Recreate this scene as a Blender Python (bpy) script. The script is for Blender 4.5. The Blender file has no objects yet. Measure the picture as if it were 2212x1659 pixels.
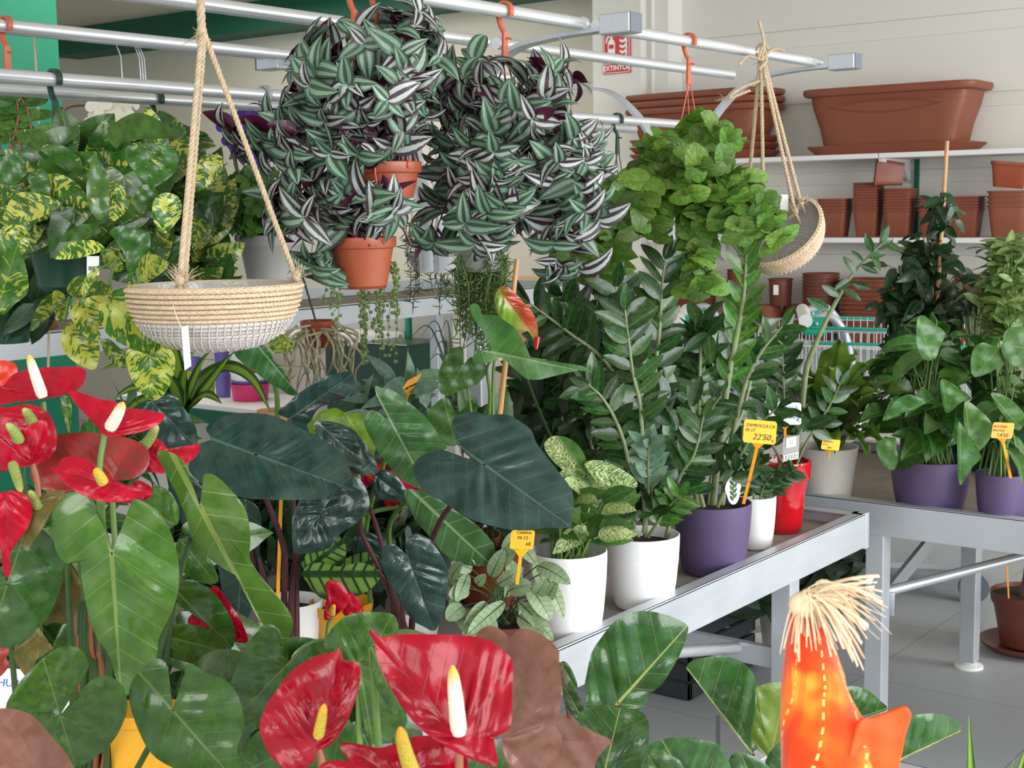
import bpy, bmesh, math, random
import numpy as np

# ---------------------------------------------------------------- camera, world, light, exposure
SC = bpy.context.scene
COL = SC.collection
IW, IH = 2212.0, 1659.0
CX, CY = 1106.0, 829.5
_VR, _VL = (3450.0, 410.0), (-2900.0, 513.0)      # vanishing points of the bench direction and of the shelf wall
FPX = math.sqrt(-((_VR[0]-CX)*(_VL[0]-CX)+(_VR[1]-CY)*(_VL[1]-CY)))
def unit(v):
    v = np.array(v, float); return v/np.linalg.norm(v)
_x = unit((_VR[0]-CX, -(_VR[1]-CY), -FPX)); _y = unit((_VL[0]-CX, -(_VL[1]-CY), -FPX))
_y = unit(_y-_x*np.dot(_x, _y)); _z = np.cross(_x, _y)
RW = np.array([_x, _y, _z])                        # world = RW @ camera
EYE = np.array([0.0, 0.0, 1.48])

cam = bpy.data.cameras.new('camera'); camo = bpy.data.objects.new('camera', cam); COL.objects.link(camo)
cam.sensor_width = 36.0; cam.lens = 36.0*FPX/IW; cam.clip_start = 0.05; cam.clip_end = 100
from mathutils import Matrix, Vector
_m = Matrix.Identity(4)
for i in range(3):
    for j in range(3): _m[i][j] = RW[i, j]
    _m[i][3] = EYE[i]
camo.matrix_world = _m
SC.camera = camo
cam.dof.use_dof = True; cam.dof.focus_distance = 1.9; cam.dof.aperture_fstop = 26.0

SC.view_settings.view_transform = 'Standard'; SC.view_settings.look = 'None'
SC.view_settings.gamma = 1; SC.view_settings.use_curve_mapping = False
SC.view_settings.exposure = 0.27
wd = bpy.data.worlds.new('daylight'); SC.world = wd; wd.use_nodes = True
wd.node_tree.nodes['Background'].inputs[0].default_value = (0.93, 0.97, 1.0, 1)
wd.node_tree.nodes['Background'].inputs[1].default_value = 0.85
def area(name, loc, look, sx, sy, power, col):
    l = bpy.data.lights.new(name, 'AREA'); l.shape = 'RECTANGLE'; l.size = sx; l.size_y = sy; l.energy = power; l.color = col
    o = bpy.data.objects.new(name, l); COL.objects.link(o); o.location = loc
    o.rotation_euler = (Vector(look)-Vector(loc)).to_track_quat('-Z', 'Y').to_euler()
    return o
area('window_daylight', (2.4, -3.4, 1.9), (2.6, 3.0, 1.0), 6.0, 2.6, 300, (0.97, 0.99, 1.0))
area('shopfront_daylight', (-3.6, -0.6, 2.2), (3.0, 2.0, 1.1), 4.0, 2.4, 135, (1.0, 0.985, 0.96))

area('back_fill_light', (4.6, 5.6, 2.66), (4.6, 5.6, 0), 2.0, 2.0, 42, (1.0, 0.95, 0.88))  # unseen fill light, added to brighten the back of the shop
area('right_fill_light', (5.4, -2.3, 1.7), (5.4, 1.0, 0.6), 2.0, 2.0, 45, (0.95, 0.98, 1.0))  # unseen fill light, added to lift the right-hand aisle and floor

# ---------------------------------------------------------------- placing helpers
def ray(px, py): return RW @ np.array([(px-CX)/FPX, -(py-CY)/FPX, -1.0])
def P(px, py, d): return EYE + d*ray(px, py)        # a point of the place, at its measured distance
def PL(px, py, ax, val):                            # where a sight line meets a wall, a floor or a bench top
    r = ray(px, py); return EYE + r*((val-EYE[ax])/r[ax])
def ND(r, u, b): return unit(RW @ np.array([r, u, b], float))
RIGHT, UPC, BACK = RW @ np.array([1., 0, 0]), RW @ np.array([0, 1., 0]), RW @ np.array([0, 0, 1.])
UP = np.array([0, 0, 1.0])
LIGHTDIR = unit((-0.66, -0.70, 0.50))

# ---------------------------------------------------------------- mesh collecting
class MB:
    def __init__(s): s.V = []; s.L = []; s.N = []; s.U = []; s.X = []; s.R = []; s.MI = []; s.n = 0
    def add(s, V, F, uv=None, xy=None, rnd=(0.5, 0.5), mi=0):
        V = np.asarray(V, float); k = len(V)
        if isinstance(F, np.ndarray):
            s.L.append((F+s.n).ravel()); s.N.append(np.full(len(F), F.shape[1]))
            nf = len(F)
        else:
            s.L.append(np.array([i+s.n for f in F for i in f])); s.N.append(np.array([len(f) for f in F])); nf = len(F)
        s.V.append(V); s.U.append(np.zeros((k, 2)) if uv is None else uv); s.X.append(np.zeros((k, 2)) if xy is None else xy)
        s.R.append(np.tile(np.array(rnd, float), (k, 1))); s.MI.append(np.full(nf, mi)); s.n += k
    def build(s, name, mats, parent=None, smooth=True, origin=None):
        me = bpy.data.meshes.new(name)
        if not isinstance(mats, (list, tuple)): mats = [mats]
        for m in mats: me.materials.append(m)
        V = np.concatenate(s.V); L = np.concatenate(s.L).astype(np.int32); N = np.concatenate(s.N).astype(np.int32)
        off = WO.get(parent.name, np.zeros(3)) if parent is not None else (np.zeros(3) if origin is None else np.array(origin, float))
        V = V-off
        me.vertices.add(len(V)); me.vertices.foreach_set('co', V.astype(np.float32).ravel())
        me.loops.add(len(L)); me.loops.foreach_set('vertex_index', L)
        me.polygons.add(len(N)); me.polygons.foreach_set('loop_start', np.concatenate([[0], np.cumsum(N)[:-1]]).astype(np.int32))
        me.polygons.foreach_set('loop_total', N)
        me.polygons.foreach_set('material_index', np.concatenate(s.MI).astype(np.int32))
        me.polygons.foreach_set('use_smooth', np.full(len(N), bool(smooth)))
        for nm, A in (('UVMap', s.U), ('XY', s.X), ('RND', s.R)):
            l = me.uv_layers.new(name=nm); l.data.foreach_set('uv', np.concatenate(A)[L].astype(np.float32).ravel())
        me.update(calc_edges=True); me.validate()
        o = bpy.data.objects.new(name, me); COL.objects.link(o)
        if parent is not None: o.parent = parent
        else: o.location = off
        WO[o.name] = off
        if smooth == 'auto': me.set_sharp_from_angle(angle=math.radians(35))
        return o
WO = {}
def thing(name, label, cat, loc=(0, 0, 0), group=None):
    o = bpy.data.objects.new(name, None); COL.objects.link(o); o.location = tuple(loc); o.empty_display_size = .05
    WO[o.name] = np.array(loc, float); return tag(o, label, cat, group)
def tag(o, label, cat, group=None, kind=None):
    o['label'] = label; o['category'] = cat
    if group: o['group'] = group
    if kind: o['kind'] = kind
    return o
def struct(o): o['kind'] = 'structure'; return o
def dup(root, loc, label=None, group=None, rotz=None):
    r = root.copy(); COL.objects.link(r); r.location = tuple(loc)
    if rotz is not None: r.rotation_euler = (0, 0, rotz)
    if label: r['label'] = label
    if group: r['group'] = group
    for ch in list(root.children):
        c = ch.copy(); COL.objects.link(c); c.parent = r
        for g in list(ch.children):
            e = g.copy(); COL.objects.link(e); e.parent = c
    return r

# ---------------------------------------------------------------- solid shapes
def smooth_path(pts, n=6, closed=False):
    p = np.array(pts, float)
    if len(p) < 3 or n <= 1: return p
    if closed: q = np.vstack([p[-1], p, p[0], p[1]])
    else: q = np.vstack([2*p[0]-p[1], p, 2*p[-1]-p[-2]])
    out = []
    t = np.linspace(0, 1, n, endpoint=False)[:, None]
    for i in range(1, len(q)-2):
        a, b, c, d = q[i-1], q[i], q[i+1], q[i+2]
        out.append(.5*((2*b)+(-a+c)*t+(2*a-5*b+4*c-d)*t**2+(-a+3*b-3*c+d)*t**3))
    out = np.vstack(out)
    return out if closed else np.vstack([out, p[-1]])
def frames(p):
    T = np.gradient(p, axis=0); T /= np.linalg.norm(T, axis=1)[:, None]+1e-12
    a = np.array([0, 0, 1.]) if abs(T[0, 2]) < .9 else np.array([1., 0, 0])
    n = unit(np.cross(T[0], a)); Ns = [n]
    for i in range(1, len(p)):
        n = n-T[i]*np.dot(n, T[i]); n = n/(np.linalg.norm(n)+1e-12); Ns.append(n)
    Ns = np.array(Ns); return T, Ns, np.cross(T, Ns)
def tube(mb, pts, r, n=8, sm=1, mi=0, rnd=(.5, .5), cap=True):
    p = smooth_path(pts, sm) if sm > 1 else np.array(pts, float)
    T, A, B = frames(p); k = len(p)
    r = np.interp(np.linspace(0, 1, k), np.linspace(0, 1, len(r)), r) if np.ndim(r) else np.full(k, r)
    th = np.linspace(0, 2*np.pi, n, endpoint=False)
    ring = np.cos(th)[None, :, None]*A[:, None, :]+np.sin(th)[None, :, None]*B[:, None, :]
    V = (p[:, None, :]+ring*r[:, None, None]).reshape(-1, 3)
    i = np.arange(k-1)[:, None]*n; j = np.arange(n)[None, :]; j2 = (j+1) % n
    F = np.stack([i+j, i+j2, i+n+j2, i+n+j], -1).reshape(-1, 4)
    s = np.concatenate([[0], np.cumsum(np.linalg.norm(np.diff(p, axis=0), axis=1))])
    uv = np.stack([np.tile(np.linspace(0, 1, n), k), np.repeat(s, n)], -1)
    mb.add(V, F, uv, uv, rnd, mi)
    if cap:
        mb.add(V[:n], [tuple(range(n-1, -1, -1))], mi=mi); mb.add(V[-n:], [tuple(range(n))], mi=mi)
def bar(mb, a, b, w, h, up=UP, mi=0):               # rectangular bar from a to b; w across, h along up
    a = np.array(a, float); b = np.array(b, float); t = unit(b-a); s = unit(np.cross(t, up)); u = np.cross(s, t)
    V = [q+s*x*w/2+u*y*h/2 for q in (a, b) for x, y in ((-1, -1), (1, -1), (1, 1), (-1, 1))]
    mb.add(V, [(3, 2, 1, 0), (4, 5, 6, 7), (0, 1, 5, 4), (1, 2, 6, 5), (2, 3, 7, 6), (3, 0, 4, 7)], mi=mi)
def ribbon(mb, pts, w, t, side, sm=8, mi=0):        # flat curved bar: w wide along side, t thick
    p = smooth_path(pts, sm); T = np.gradient(p, axis=0); T /= np.linalg.norm(T, axis=1)[:, None]
    side = np.array(side, float); Nn = np.cross(T, side); Nn /= np.linalg.norm(Nn, axis=1)[:, None]
    V = np.stack([p+side*x*w/2+Nn*y*t/2 for x, y in ((-1, -1), (1, -1), (1, 1), (-1, 1))], 1).reshape(-1, 3)
    k = len(p); F = [(i*4+j, i*4+(j+1) % 4, i*4+4+(j+1) % 4, i*4+4+j) for i in range(k-1) for j in range(4)]
    F += [(3, 2, 1, 0), tuple(4*(k-1)+j for j in range(4))]
    mb.add(V, F, mi=mi)
def box(mb, lo, hi, bev=0.0, mi=0, M=None, seg=2):
    lo = np.array(lo, float); hi = np.array(hi, float)
    bm = bmesh.new(); bmesh.ops.create_cube(bm, size=1)
    for v in bm.verts: v.co = [(lo[k]+hi[k])/2+v.co[k]*(hi[k]-lo[k]) for k in range(3)]
    if bev: bmesh.ops.bevel(bm, geom=bm.edges[:], offset=bev, segments=seg, affect='EDGES', profile=.5)
    V = np.array([v.co[:] for v in bm.verts]); F = [tuple(v.index for v in f.verts) for f in bm.faces]; bm.free()
    if M is not None: V = V @ np.array(M[0]).T+np.array(M[1])
    mb.add(V, F, mi=mi)
def lathe(mb, prof, c=(0, 0, 0), n=48, mi=0, axis=None, sq=None, rot=0):  # prof [(r, z)]; sq: superellipse exponent for square pots, (ax, ay)
    prof = np.array(prof, float); th = np.linspace(0, 2*np.pi, n, endpoint=False)+rot
    cx, sy = np.cos(th), np.sin(th)
    if sq:
        e, ax, ay = sq; q = (np.abs(np.cos(th))**e+np.abs(np.sin(th))**e)**(-1/e); cx, sy = cx*q*ax, sy*q*ay
    V = np.stack([prof[:, 0][:, None]*cx, prof[:, 0][:, None]*sy, np.repeat(prof[:, 1][:, None], n, 1)], -1).reshape(-1, 3)
    k = len(prof); i = np.arange(k-1)[:, None]*n; j = np.arange(n)[None, :]; j2 = (j+1) % n
    F = np.stack([i+j, i+j2, i+n+j2, i+n+j], -1).reshape(-1, 4)
    uv = np.stack([np.tile(np.linspace(0, 1, n), k), np.repeat(np.linspace(0, 1, k), n)], -1)
    if axis is not None:
        z = unit(axis); a = unit(np.cross(z, (0, 1, 0.01))); b = np.cross(z, a); V = V @ np.array([a, b, z])
    mb.add(V+np.array(c), F, uv, uv, mi=mi)
def blob(mb, c, r, n=6, mi=0, rnd=(.5, .5)):
    th = np.linspace(0, np.pi, n//2+2); ph = np.linspace(0, 2*np.pi, n, endpoint=False)
    V = np.array([[math.sin(t)*math.cos(p), math.sin(t)*math.sin(p), math.cos(t)] for t in th for p in ph])*np.array(r)+np.array(c)
    k = len(th); F = np.array([(i*n+j, i*n+n+j, i*n+n+(j+1) % n, i*n+(j+1) % n) for i in range(k-1) for j in range(n)])
    mb.add(V, F, rnd=rnd, mi=mi)
def poly(mb, pts, th, nrm, mi=0):                    # thick flat polygon
    p = np.array(pts, float); n = unit(nrm)*th; k = len(p)
    mb.add(np.vstack([p, p+n]), [tuple(range(k-1, -1, -1)), tuple(range(k, 2*k))]+[(i, (i+1) % k, (i+1) % k+k, i+k) for i in range(k)], mi=mi)
def rope(mb, pts, r, mi=0, sm=6, pitch=None):
    p = smooth_path(pts, sm); s = np.concatenate([[0], np.cumsum(np.linalg.norm(np.diff(p, axis=0), axis=1))])
    m = max(6, int(s[-1]/(r*.9))); q = np.stack([np.interp(np.linspace(0, s[-1], m), s, p[:, k]) for k in range(3)], -1)
    T, A, B = frames(q); ph = np.linspace(0, s[-1], m)/(pitch or r*5.5)*2*np.pi
    for k in range(3):
        a = ph+k*2*np.pi/3
        tube(mb, q+(np.cos(a)[:, None]*A+np.sin(a)[:, None]*B)*r*.52, r*.6, 6, mi=mi, rnd=(.3+.2*k, .5))
def fuzz(mb, c, dirv, n, ln, r, rg, spread=.6, mi=0):  # loose fibre ends
    for _ in range(n):
        d = unit(np.array(dirv)+rg.normal(0, spread, 3)); e = unit(d+rg.normal(0, .5, 3))
        l = ln*rg.uniform(.5, 1.1)
        tube(mb, [c, c+d*l*.5, c+d*l*.6+e*l*.5], [r, r*.8, r*.4], 4, 3, mi=mi, rnd=(rg.random(), .5), cap=False)

# ---------------------------------------------------------------- leaves
def prof(a, b, p=1.0, m=0.0):
    def f(v):
        v = np.clip(v, 0, 1); w = v**a*(1-v)**b; vm = a/(a+b); w = w/(vm**a*(1-vm)**b)
        return np.maximum(w**p, m*(1-v)**.2)
    return f
PR = dict(lance=prof(.55, 1.1), ovate=prof(.45, .85), ell=prof(.6, .65), obov=prof(.9, .45), zz=prof(.6, .8), strap=prof(.25, .9, 1, .2), fid=prof(.8, .38), round=prof(.5, .45), trad=prof(.42, .95))
def strip_leaf(L, W, pf='ovate', droop=.6, fold=.12, wave=0., wk=3, twist=0., nu=4, nv=8, p=1.0, ph=0., side=1):
    v = np.linspace(0, 1, nv+1); v = v if nv < 7 else np.sort(np.concatenate([v, [.04, .96]]))
    k = len(v); u = np.linspace(-1, 1, nu+1); w = PR[pf](v)*W/2; w[0] = max(w[0], W*.02); w[-1] = W*.004
    a = droop*v**p; dv = np.diff(v, prepend=0)*L
    am = np.concatenate([[0], (a[1:]+a[:-1])/2]); cy = np.cumsum(np.cos(am)*dv); cz = -np.cumsum(np.sin(am)*dv)
    X = u[None, :]*w[:, None]; Z = fold*np.abs(X)
    if wave: Z = Z+wave*W*(np.abs(u)**2)[None, :]*np.sin(v[:, None]*wk*2*np.pi+ph+(u > 0)[None, :]*1.3)*np.minimum(1, w/(W*.2))[:, None]
    if twist:
        c, s = np.cos(twist*v)[:, None], np.sin(twist*v)[:, None]; X, Z = X*c-Z*s, X*s+Z*c
    V = np.stack([X, cy[:, None]+Z*np.sin(a)[:, None], cz[:, None]+Z*np.cos(a)[:, None]], -1).reshape(-1, 3)
    n = nu+1; i = np.arange(k-1)[:, None]*n; j = np.arange(nu)[None, :]
    F = np.stack([i+j, i+j+1, i+n+j+1, i+n+j], -1).reshape(-1, 4)
    uv = np.stack([np.tile((u+1)/2, k), np.repeat(v, n)], -1)
    xy = np.stack([(u[None, :]*w[:, None]/L).ravel(), np.repeat(v, n)], -1)
    return V, F, uv, xy, np.array([0, cy[-1], cz[-1]])
# half outlines of heart shaped leaves: from the sinus round the lobe to the tip, unit length from attachment to tip
OUT = dict(
    heart=[(.0, -.01), (.07, -.16), (.20, -.26), (.36, -.22), (.47, -.05), (.50, .16), (.43, .42), (.27, .68), (.10, .88), (0, 1.0)],
    pothos=[(.0, -.01), (.06, -.10), (.17, -.15), (.31, -.10), (.40, .05), (.41, .25), (.35, .48), (.22, .72), (.08, .90), (0, 1.0)],
    arrow=[(.0, -.01), (.07, -.20), (.18, -.36), (.30, -.36), (.38, -.18), (.37, .08), (.32, .35), (.20, .66), (.08, .86), (0, 1.0)],
    aloc=[(.0, -.01), (.08, -.22), (.22, -.40), (.38, -.36), (.50, -.12), (.52, .15), (.45, .42), (.30, .68), (.12, .88), (0, 1.0)],
    plec=[(.0, -.01), (.12, -.09), (.30, -.10), (.45, .06), (.50, .28), (.44, .55), (.30, .78), (.14, .93), (0, 1.0)])
RIN = np.array([.015, .14, .28, .42, .56, .70, .84, .94, 1.0])
def _rings(out, rings):
    k = len(out); V = (rings[:, None, None]*out[None, :, :]).reshape(-1, out.shape[1])
    i = np.arange(len(rings)-1)[:, None]*k; j = np.arange(k)[None, :]; j2 = (j+1) % k
    return V, np.stack([i+j, i+k+j, i+k+j2, i+j2], -1).reshape(-1, 4)
def heart_leaf(L, W=1.0, shape='heart', droop=.6, cup=-.3, wave=.02, wk=5, quilt=0., nq=6, sl=.6, fold=.1, sm=3, rings=RIN, ph=0., crop=None):
    h = smooth_path(OUT[shape], sm); half = np.vstack([h, (h*[-1, 1])[::-1][1:-1]])
    half = half*[W, 1]; th = np.linspace(0, 2*np.pi, len(half), endpoint=False)
    V, F = _rings(half, rings); V = V[:, :2]; t = np.repeat(rings, len(half)); T = np.tile(th, len(rings))
    x, y = V[:, 0], V[:, 1]; ax = np.abs(x)
    z = fold*ax+cup*x*x+wave*t**3*np.sin(wk*T+ph)
    if quilt: z = z+quilt*np.abs(np.sin(np.pi*nq*(y-sl*ax)))*np.clip(ax*9, 0, 1)*(1-t**5)
    a = droop*y; s = np.where(np.abs(droop) < 1e-3, y, np.sin(a)/(droop if abs(droop) > 1e-3 else 1)); c = (1-np.cos(a))/(droop if abs(droop) > 1e-3 else 1)
    Y = s+z*np.sin(a); Z = -c+z*np.cos(a)
    tip = np.array([0, math.sin(droop)/droop, -(1-math.cos(droop))/droop]) if abs(droop) > 1e-3 else np.array([0, 1., 0])
    uv = np.stack([.5+x*.5, y], -1)
    return np.stack([x, Y, Z], -1)*L, F, uv, np.stack([x, y], -1), tip*L
def put(mb, leaf, base, tip=None, nrm=UP, dirv=None, rnd=None, mi=0, fit=True):
    V, F, uv, xy, lt = leaf; base = np.array(base, float)
    if tip is not None: dirv = np.array(tip)-base
    if fit or tip is not None:
        a = math.atan2(lt[2], lt[1]); c, s = math.cos(a), math.sin(a)
        V = V @ np.array([[1, 0, 0], [0, c, s], [0, -s, c]]).T
        if tip is not None: V = V*(np.linalg.norm(dirv)/np.linalg.norm(lt))
    Y = unit(dirv); n = np.array(nrm, float); n = n-Y*np.dot(n, Y)
    if np.linalg.norm(n) < 1e-4: n = np.cross(Y, [1, .3, .2])
    Z = unit(n); X = np.cross(Y, Z)
    mb.add(V @ np.array([X, Y, Z])+base, F, uv, xy, rnd if rnd is not None else (random.random(), random.random()), mi)
def traced_leaf(mb, out, att, tip, d, tilt=(0, 0), cup=.0, quilt=.0, nq=7, sl=.6, fold=0., sm=4, rnd=None, mi=0, wave=0., thick=0., droop=0., rings=None, und=.0035):
    """A large leaf with its own outline: (out) runs round the margin, (att) is where the stalk joins, (tip) its point; d metres away,
    turned by tilt (how distance changes to the right and downwards), bulged by quilt, cup and fold in metres."""
    o = smooth_path(out, sm, True); att = np.array(att, float); tip = np.array(tip, float); k = len(o)
    rings = np.array([.02, .1, .2, .3, .4, .5, .6, .7, .8, .9, .96, 1.]) if rings is None else rings
    D, F = _rings(o-att, rings); t = np.repeat(rings, k)
    ax = unit(tip-att); L = np.linalg.norm(tip-att); side = np.array([-ax[1], ax[0]])
    y = D @ ax/L; x = D @ side/L; ax_ = np.abs(x)
    s = d/FPX                                        # metres per unit of outline at that distance
    dep = d+(D[:, 0]*tilt[0]+D[:, 1]*tilt[1])*s
    th = np.tile(np.linspace(0, 2*np.pi, k, endpoint=False), len(rings))
    b = quilt*np.abs(np.sin(np.pi*nq*(y-sl*ax_)))*np.clip(ax_*8, 0, 1)*(1-t**6)+cup*(x*x)+fold*ax_+wave*t**3*np.sin(th*7)-droop*y*np.abs(y)+und*(np.sin(7*x+2.1*y*3+d*40)*np.cos(5*y+3*x+d*23)+.5*np.sin(13*y-9*x+d*31))*np.clip(L*s/.09, .3, 1.3)
    px = att[0]+D[:, 0]; py = att[1]+D[:, 1]
    R = np.stack([(px-CX)/FPX, -(py-CY)/FPX, -np.ones_like(px)], -1) @ RW.T
    V = EYE+(dep-b)[:, None]*R
    uv = np.stack([.5+x*.5, y], -1)
    # orientation: front towards the camera
    a, bb, c = V[F[k*3, 0]], V[F[k*3, 1]], V[F[k*3, 3]]
    if np.dot(np.cross(bb-a, c-a), BACK) < 0: F = F[:, ::-1]
    mb.add(V, F, uv, np.stack([x, y], -1), rnd if rnd is not None else (random.random(), random.random()), mi)

# ---------------------------------------------------------------- materials
def srgb(c):
    if isinstance(c, str): c = [int(c[i:i+2], 16)/255 for i in (0, 2, 4)]
    return tuple((x/12.92 if x <= .04045 else ((x+.055)/1.055)**2.4) for x in c)+(1,)
class NT:
    def __init__(s, name):
        s.m = bpy.data.materials.new(name); s.m.use_nodes = True; s.t = s.m.node_tree; s.t.nodes.clear()
        s.out = s.N('ShaderNodeOutputMaterial')
    def N(s, typ, **kw):
        n = s.t.nodes.new(typ)
        for k, v in kw.items(): setattr(n, k, v)
        return n
    def S(s, sock, v):
        if isinstance(v, bpy.types.NodeSocket): s.t.links.new(v, sock)
        elif v is not None: sock.default_value = v
    def m_(s, op, a, b=None, c=None):
        n = s.N('ShaderNodeMath', operation=op); s.S(n.inputs[0], a); s.S(n.inputs[1], b)
        if c is not None: s.S(n.inputs[2], c)
        return n.outputs[0]
    def sub(s, a, b): return s.m_('SUBTRACT', a, b)
    def mul(s, a, b): return s.m_('MULTIPLY', a, b)
    def addm(s, a, b): return s.m_('ADD', a, b)
    def step(s, v, lo, hi, a=0., b=1.):
        n = s.N('ShaderNodeMapRange', interpolation_type='SMOOTHSTEP'); s.S(n.inputs[0], v)
        for i, x in enumerate((lo, hi, a, b)): s.S(n.inputs[i+1], x)
        return n.outputs[0]
    def mix(s, f, a, b, bt='MIX'):
        n = s.N('ShaderNodeMix', data_type='RGBA', blend_type=bt); s.S(n.inputs[0], f); s.S(n.inputs[6], a); s.S(n.inputs[7], b); return n.outputs[2]
    def noise(s, vec=None, scale=5., det=3., dist=0.):
        n = s.N('ShaderNodeTexNoise'); n.inputs['Scale'].default_value = scale; n.inputs['Detail'].default_value = det; n.inputs['Distortion'].default_value = dist
        if vec is not None: s.S(n.inputs['Vector'], vec)
        return n.outputs[0]
    def uv(s, name): return s.N('ShaderNodeUVMap', uv_map=name).outputs[0]
    def xyz(s, v):
        n = s.N('ShaderNodeSeparateXYZ'); s.S(n.inputs[0], v); return n.outputs
    def vec(s, x, y, z=0.):
        n = s.N('ShaderNodeCombineXYZ'); s.S(n.inputs[0], x); s.S(n.inputs[1], y); s.S(n.inputs[2], z); return n.outputs[0]
    def obj(s): return s.N('ShaderNodeTexCoord').outputs['Object']
    def bump(s, h, st=.3, dist=.002):
        n = s.N('ShaderNodeBump'); n.inputs['Strength'].default_value = st; n.inputs['Distance'].default_value = dist; s.S(n.inputs['Height'], h); return n.outputs[0]
    def pr(s, col, rough=.5, metal=0., spec=.5, normal=None, coat=0., **kw):
        n = s.N('ShaderNodeBsdfPrincipled'); s.S(n.inputs['Base Color'], col); s.S(n.inputs['Roughness'], rough); s.S(n.inputs['Metallic'], metal)
        n.inputs['Specular IOR Level'].default_value = spec; n.inputs['Coat Weight'].default_value = coat; n.inputs['Coat Roughness'].default_value = .12
        if normal is not None: s.S(n.inputs['Normal'], normal)
        for k, v in kw.items(): s.S(n.inputs[k], v)
        return n.outputs[0]
    def done(s, sh): s.t.links.new(sh, s.out.inputs[0]); return s.m
def plain(name, col, rough=.5, metal=0., spec=.5, var=.06, vs=12., bmp=0., bs=80., coat=0.):
    t = NT(name); c = srgb(col) if not isinstance(col, tuple) else col
    n = t.noise(t.obj(), vs, 4); dk = tuple(x*(1-var*2) for x in c[:3])+(1,); lt = tuple(min(1, x*(1+var)) for x in c[:3])+(1,)
    nm = t.bump(t.noise(t.obj(), bs, 4), bmp, .004) if bmp else None
    return t.done(t.pr(t.mix(n, dk, lt), t.step(n, .2, .8, rough*.85, min(1, rough*1.15)), metal, spec, nm, coat))
def leafmat(name, c1, c2, vein=None, n=7, sl=.6, vw=.05, mid=.012, rough=.35, kind=None, c3=None, back=None, trans=.22, bmp=.25, var=.25, curve=.0, vamt=.6, coat=.0, spec=.5, ns=6., edge=None):
    t = NT(name); c1, c2 = srgb(c1), srgb(c2); vc = srgb(vein) if vein else c2
    X = t.xyz(t.uv('XY')); U = t.xyz(t.uv('UVMap')); Rn = t.xyz(t.uv('RND'))
    ax = t.m_('ABSOLUTE', X[0]); y = X[1]
    s = t.sub(y, t.mul(ax, sl))
    if curve: s = t.sub(s, t.mul(t.mul(ax, ax), curve))
    fr = t.m_('FRACT', t.addm(t.mul(s, float(n)), Rn[0])); dv = t.m_('ABSOLUTE', t.sub(fr, .5))     # 0 on a side vein
    veins = t.mul(t.step(dv, vw, 0.), t.step(ax, .5, .0, .25, 1.))
    midm = t.step(t.sub(ax, t.mul(t.step(y, 0, 1, 1, .2), mid)), mid*.4, 0.)
    seed = t.vec(t.mul(Rn[0], 37.), t.mul(Rn[1], 17.))
    pos = t.N('ShaderNodeVectorMath', operation='ADD'); t.S(pos.inputs[0], t.uv('XY')); t.S(pos.inputs[1], seed); pv = pos.outputs[0]
    base = t.mix(t.step(t.noise(pv, ns, 3), .3, .7), c1, c2)
    if kind == 'pothos' or kind == 'marble':        # streaks and splashes of yellow along the side veins
        st = t.vec(t.addm(t.mul(X[0], 3.4), t.mul(Rn[0], 31.)), t.mul(s, 7.), t.mul(Rn[1], 9.))
        k = t.noise(st, 2.0, 5, .6); k2 = t.noise(pv, 2.2, 2)
        amt = t.addm(t.mul(k, .75), t.mul(k2, .35)); th = t.step(Rn[1], 0, 1, .72, .56) if kind == 'pothos' else t.step(Rn[1], 0, 1, .63, .52)
        f = t.step(t.sub(amt, th), -.012, .02)
        base = t.mix(f, base, t.mix(t.noise(pv, 14., 2), srgb(c3[0]), srgb(c3[1])))
    elif kind == 'trad':                             # two silver bands either side of a dark middle, dark rim
        u = t.m_('ABSOLUTE', t.sub(t.mul(U[0], 2.), 1.))
        w = t.addm(u, t.mul(t.sub(t.noise(pv, 9., 2), .5), .10))
        band = t.mul(t.step(w, .20, .27), t.step(w, .74, .64))
        grn = t.step(Rn[0], .3, .75)
        sil = t.mix(grn, srgb(c3[0]), srgb(c3[1])); dark = t.mix(grn, c1, c2)
        line = t.step(t.m_('ABSOLUTE', t.sub(t.m_('FRACT', t.mul(U[0], 14.)), .5)), .1, .5, .82, 1.)
        base = t.mix(band, dark, t.mix(1., sil, t.vec(line, line, line), 'MULTIPLY'))
    elif kind == 'dief':
        st = t.vec(t.mul(X[0], 16.), t.mul(s, 42.), t.mul(Rn[0], 9.)); k = t.noise(st, 1.2, 3, .8)
        cen = t.step(ax, .30, .12, 0., 1.)
        f = t.mul(t.step(k, .55, .46), cen); base = t.mix(f, base, t.mix(t.noise(pv, 6.), srgb(c3[0]), srgb(c3[1])))
    elif kind == 'bands':
        f = t.mul(t.step(t.m_('ABSOLUTE', t.sub(t.m_('FRACT', t.mul(s, float(n))), .5)), .10, .17), t.mul(t.step(ax, .03, .06), t.step(ax, .28, .2)))
        base = t.mix(f, base, srgb(c3[0])); veins = 0.
    elif kind == 'edge':                             # paler band down the middle, dark rim
        u = t.m_('ABSOLUTE', t.sub(t.mul(U[0], 2.), 1.)); base = t.mix(t.step(u, .35, .6), srgb(c3[0]), base)
    elif kind == 'two':                              # one half another colour
        base = t.mix(t.step(t.addm(X[0], t.mul(t.sub(t.noise(pv, 4.), .5), .3)), -.12, .12), base, srgb(c3[0]))
    if vein: base = t.mix(t.mul(t.m_('MAXIMUM', veins, midm), vamt), base, vc)
    if edge:
        u = t.m_('ABSOLUTE', t.sub(t.mul(U[0], 2.), 1.)); base = t.mix(t.step(u, .93, .98), base, srgb(edge))
    hsv = t.N('ShaderNodeHueSaturation'); t.S(hsv.inputs['Color'], base)
    gr = c1[1] > c1[0] and c1[1] > c1[2]*1.25; g0, g1 = (.878, -.016) if gr else (1., 0.); hsv.inputs['Saturation'].default_value = .97 if gr else 1.
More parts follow.
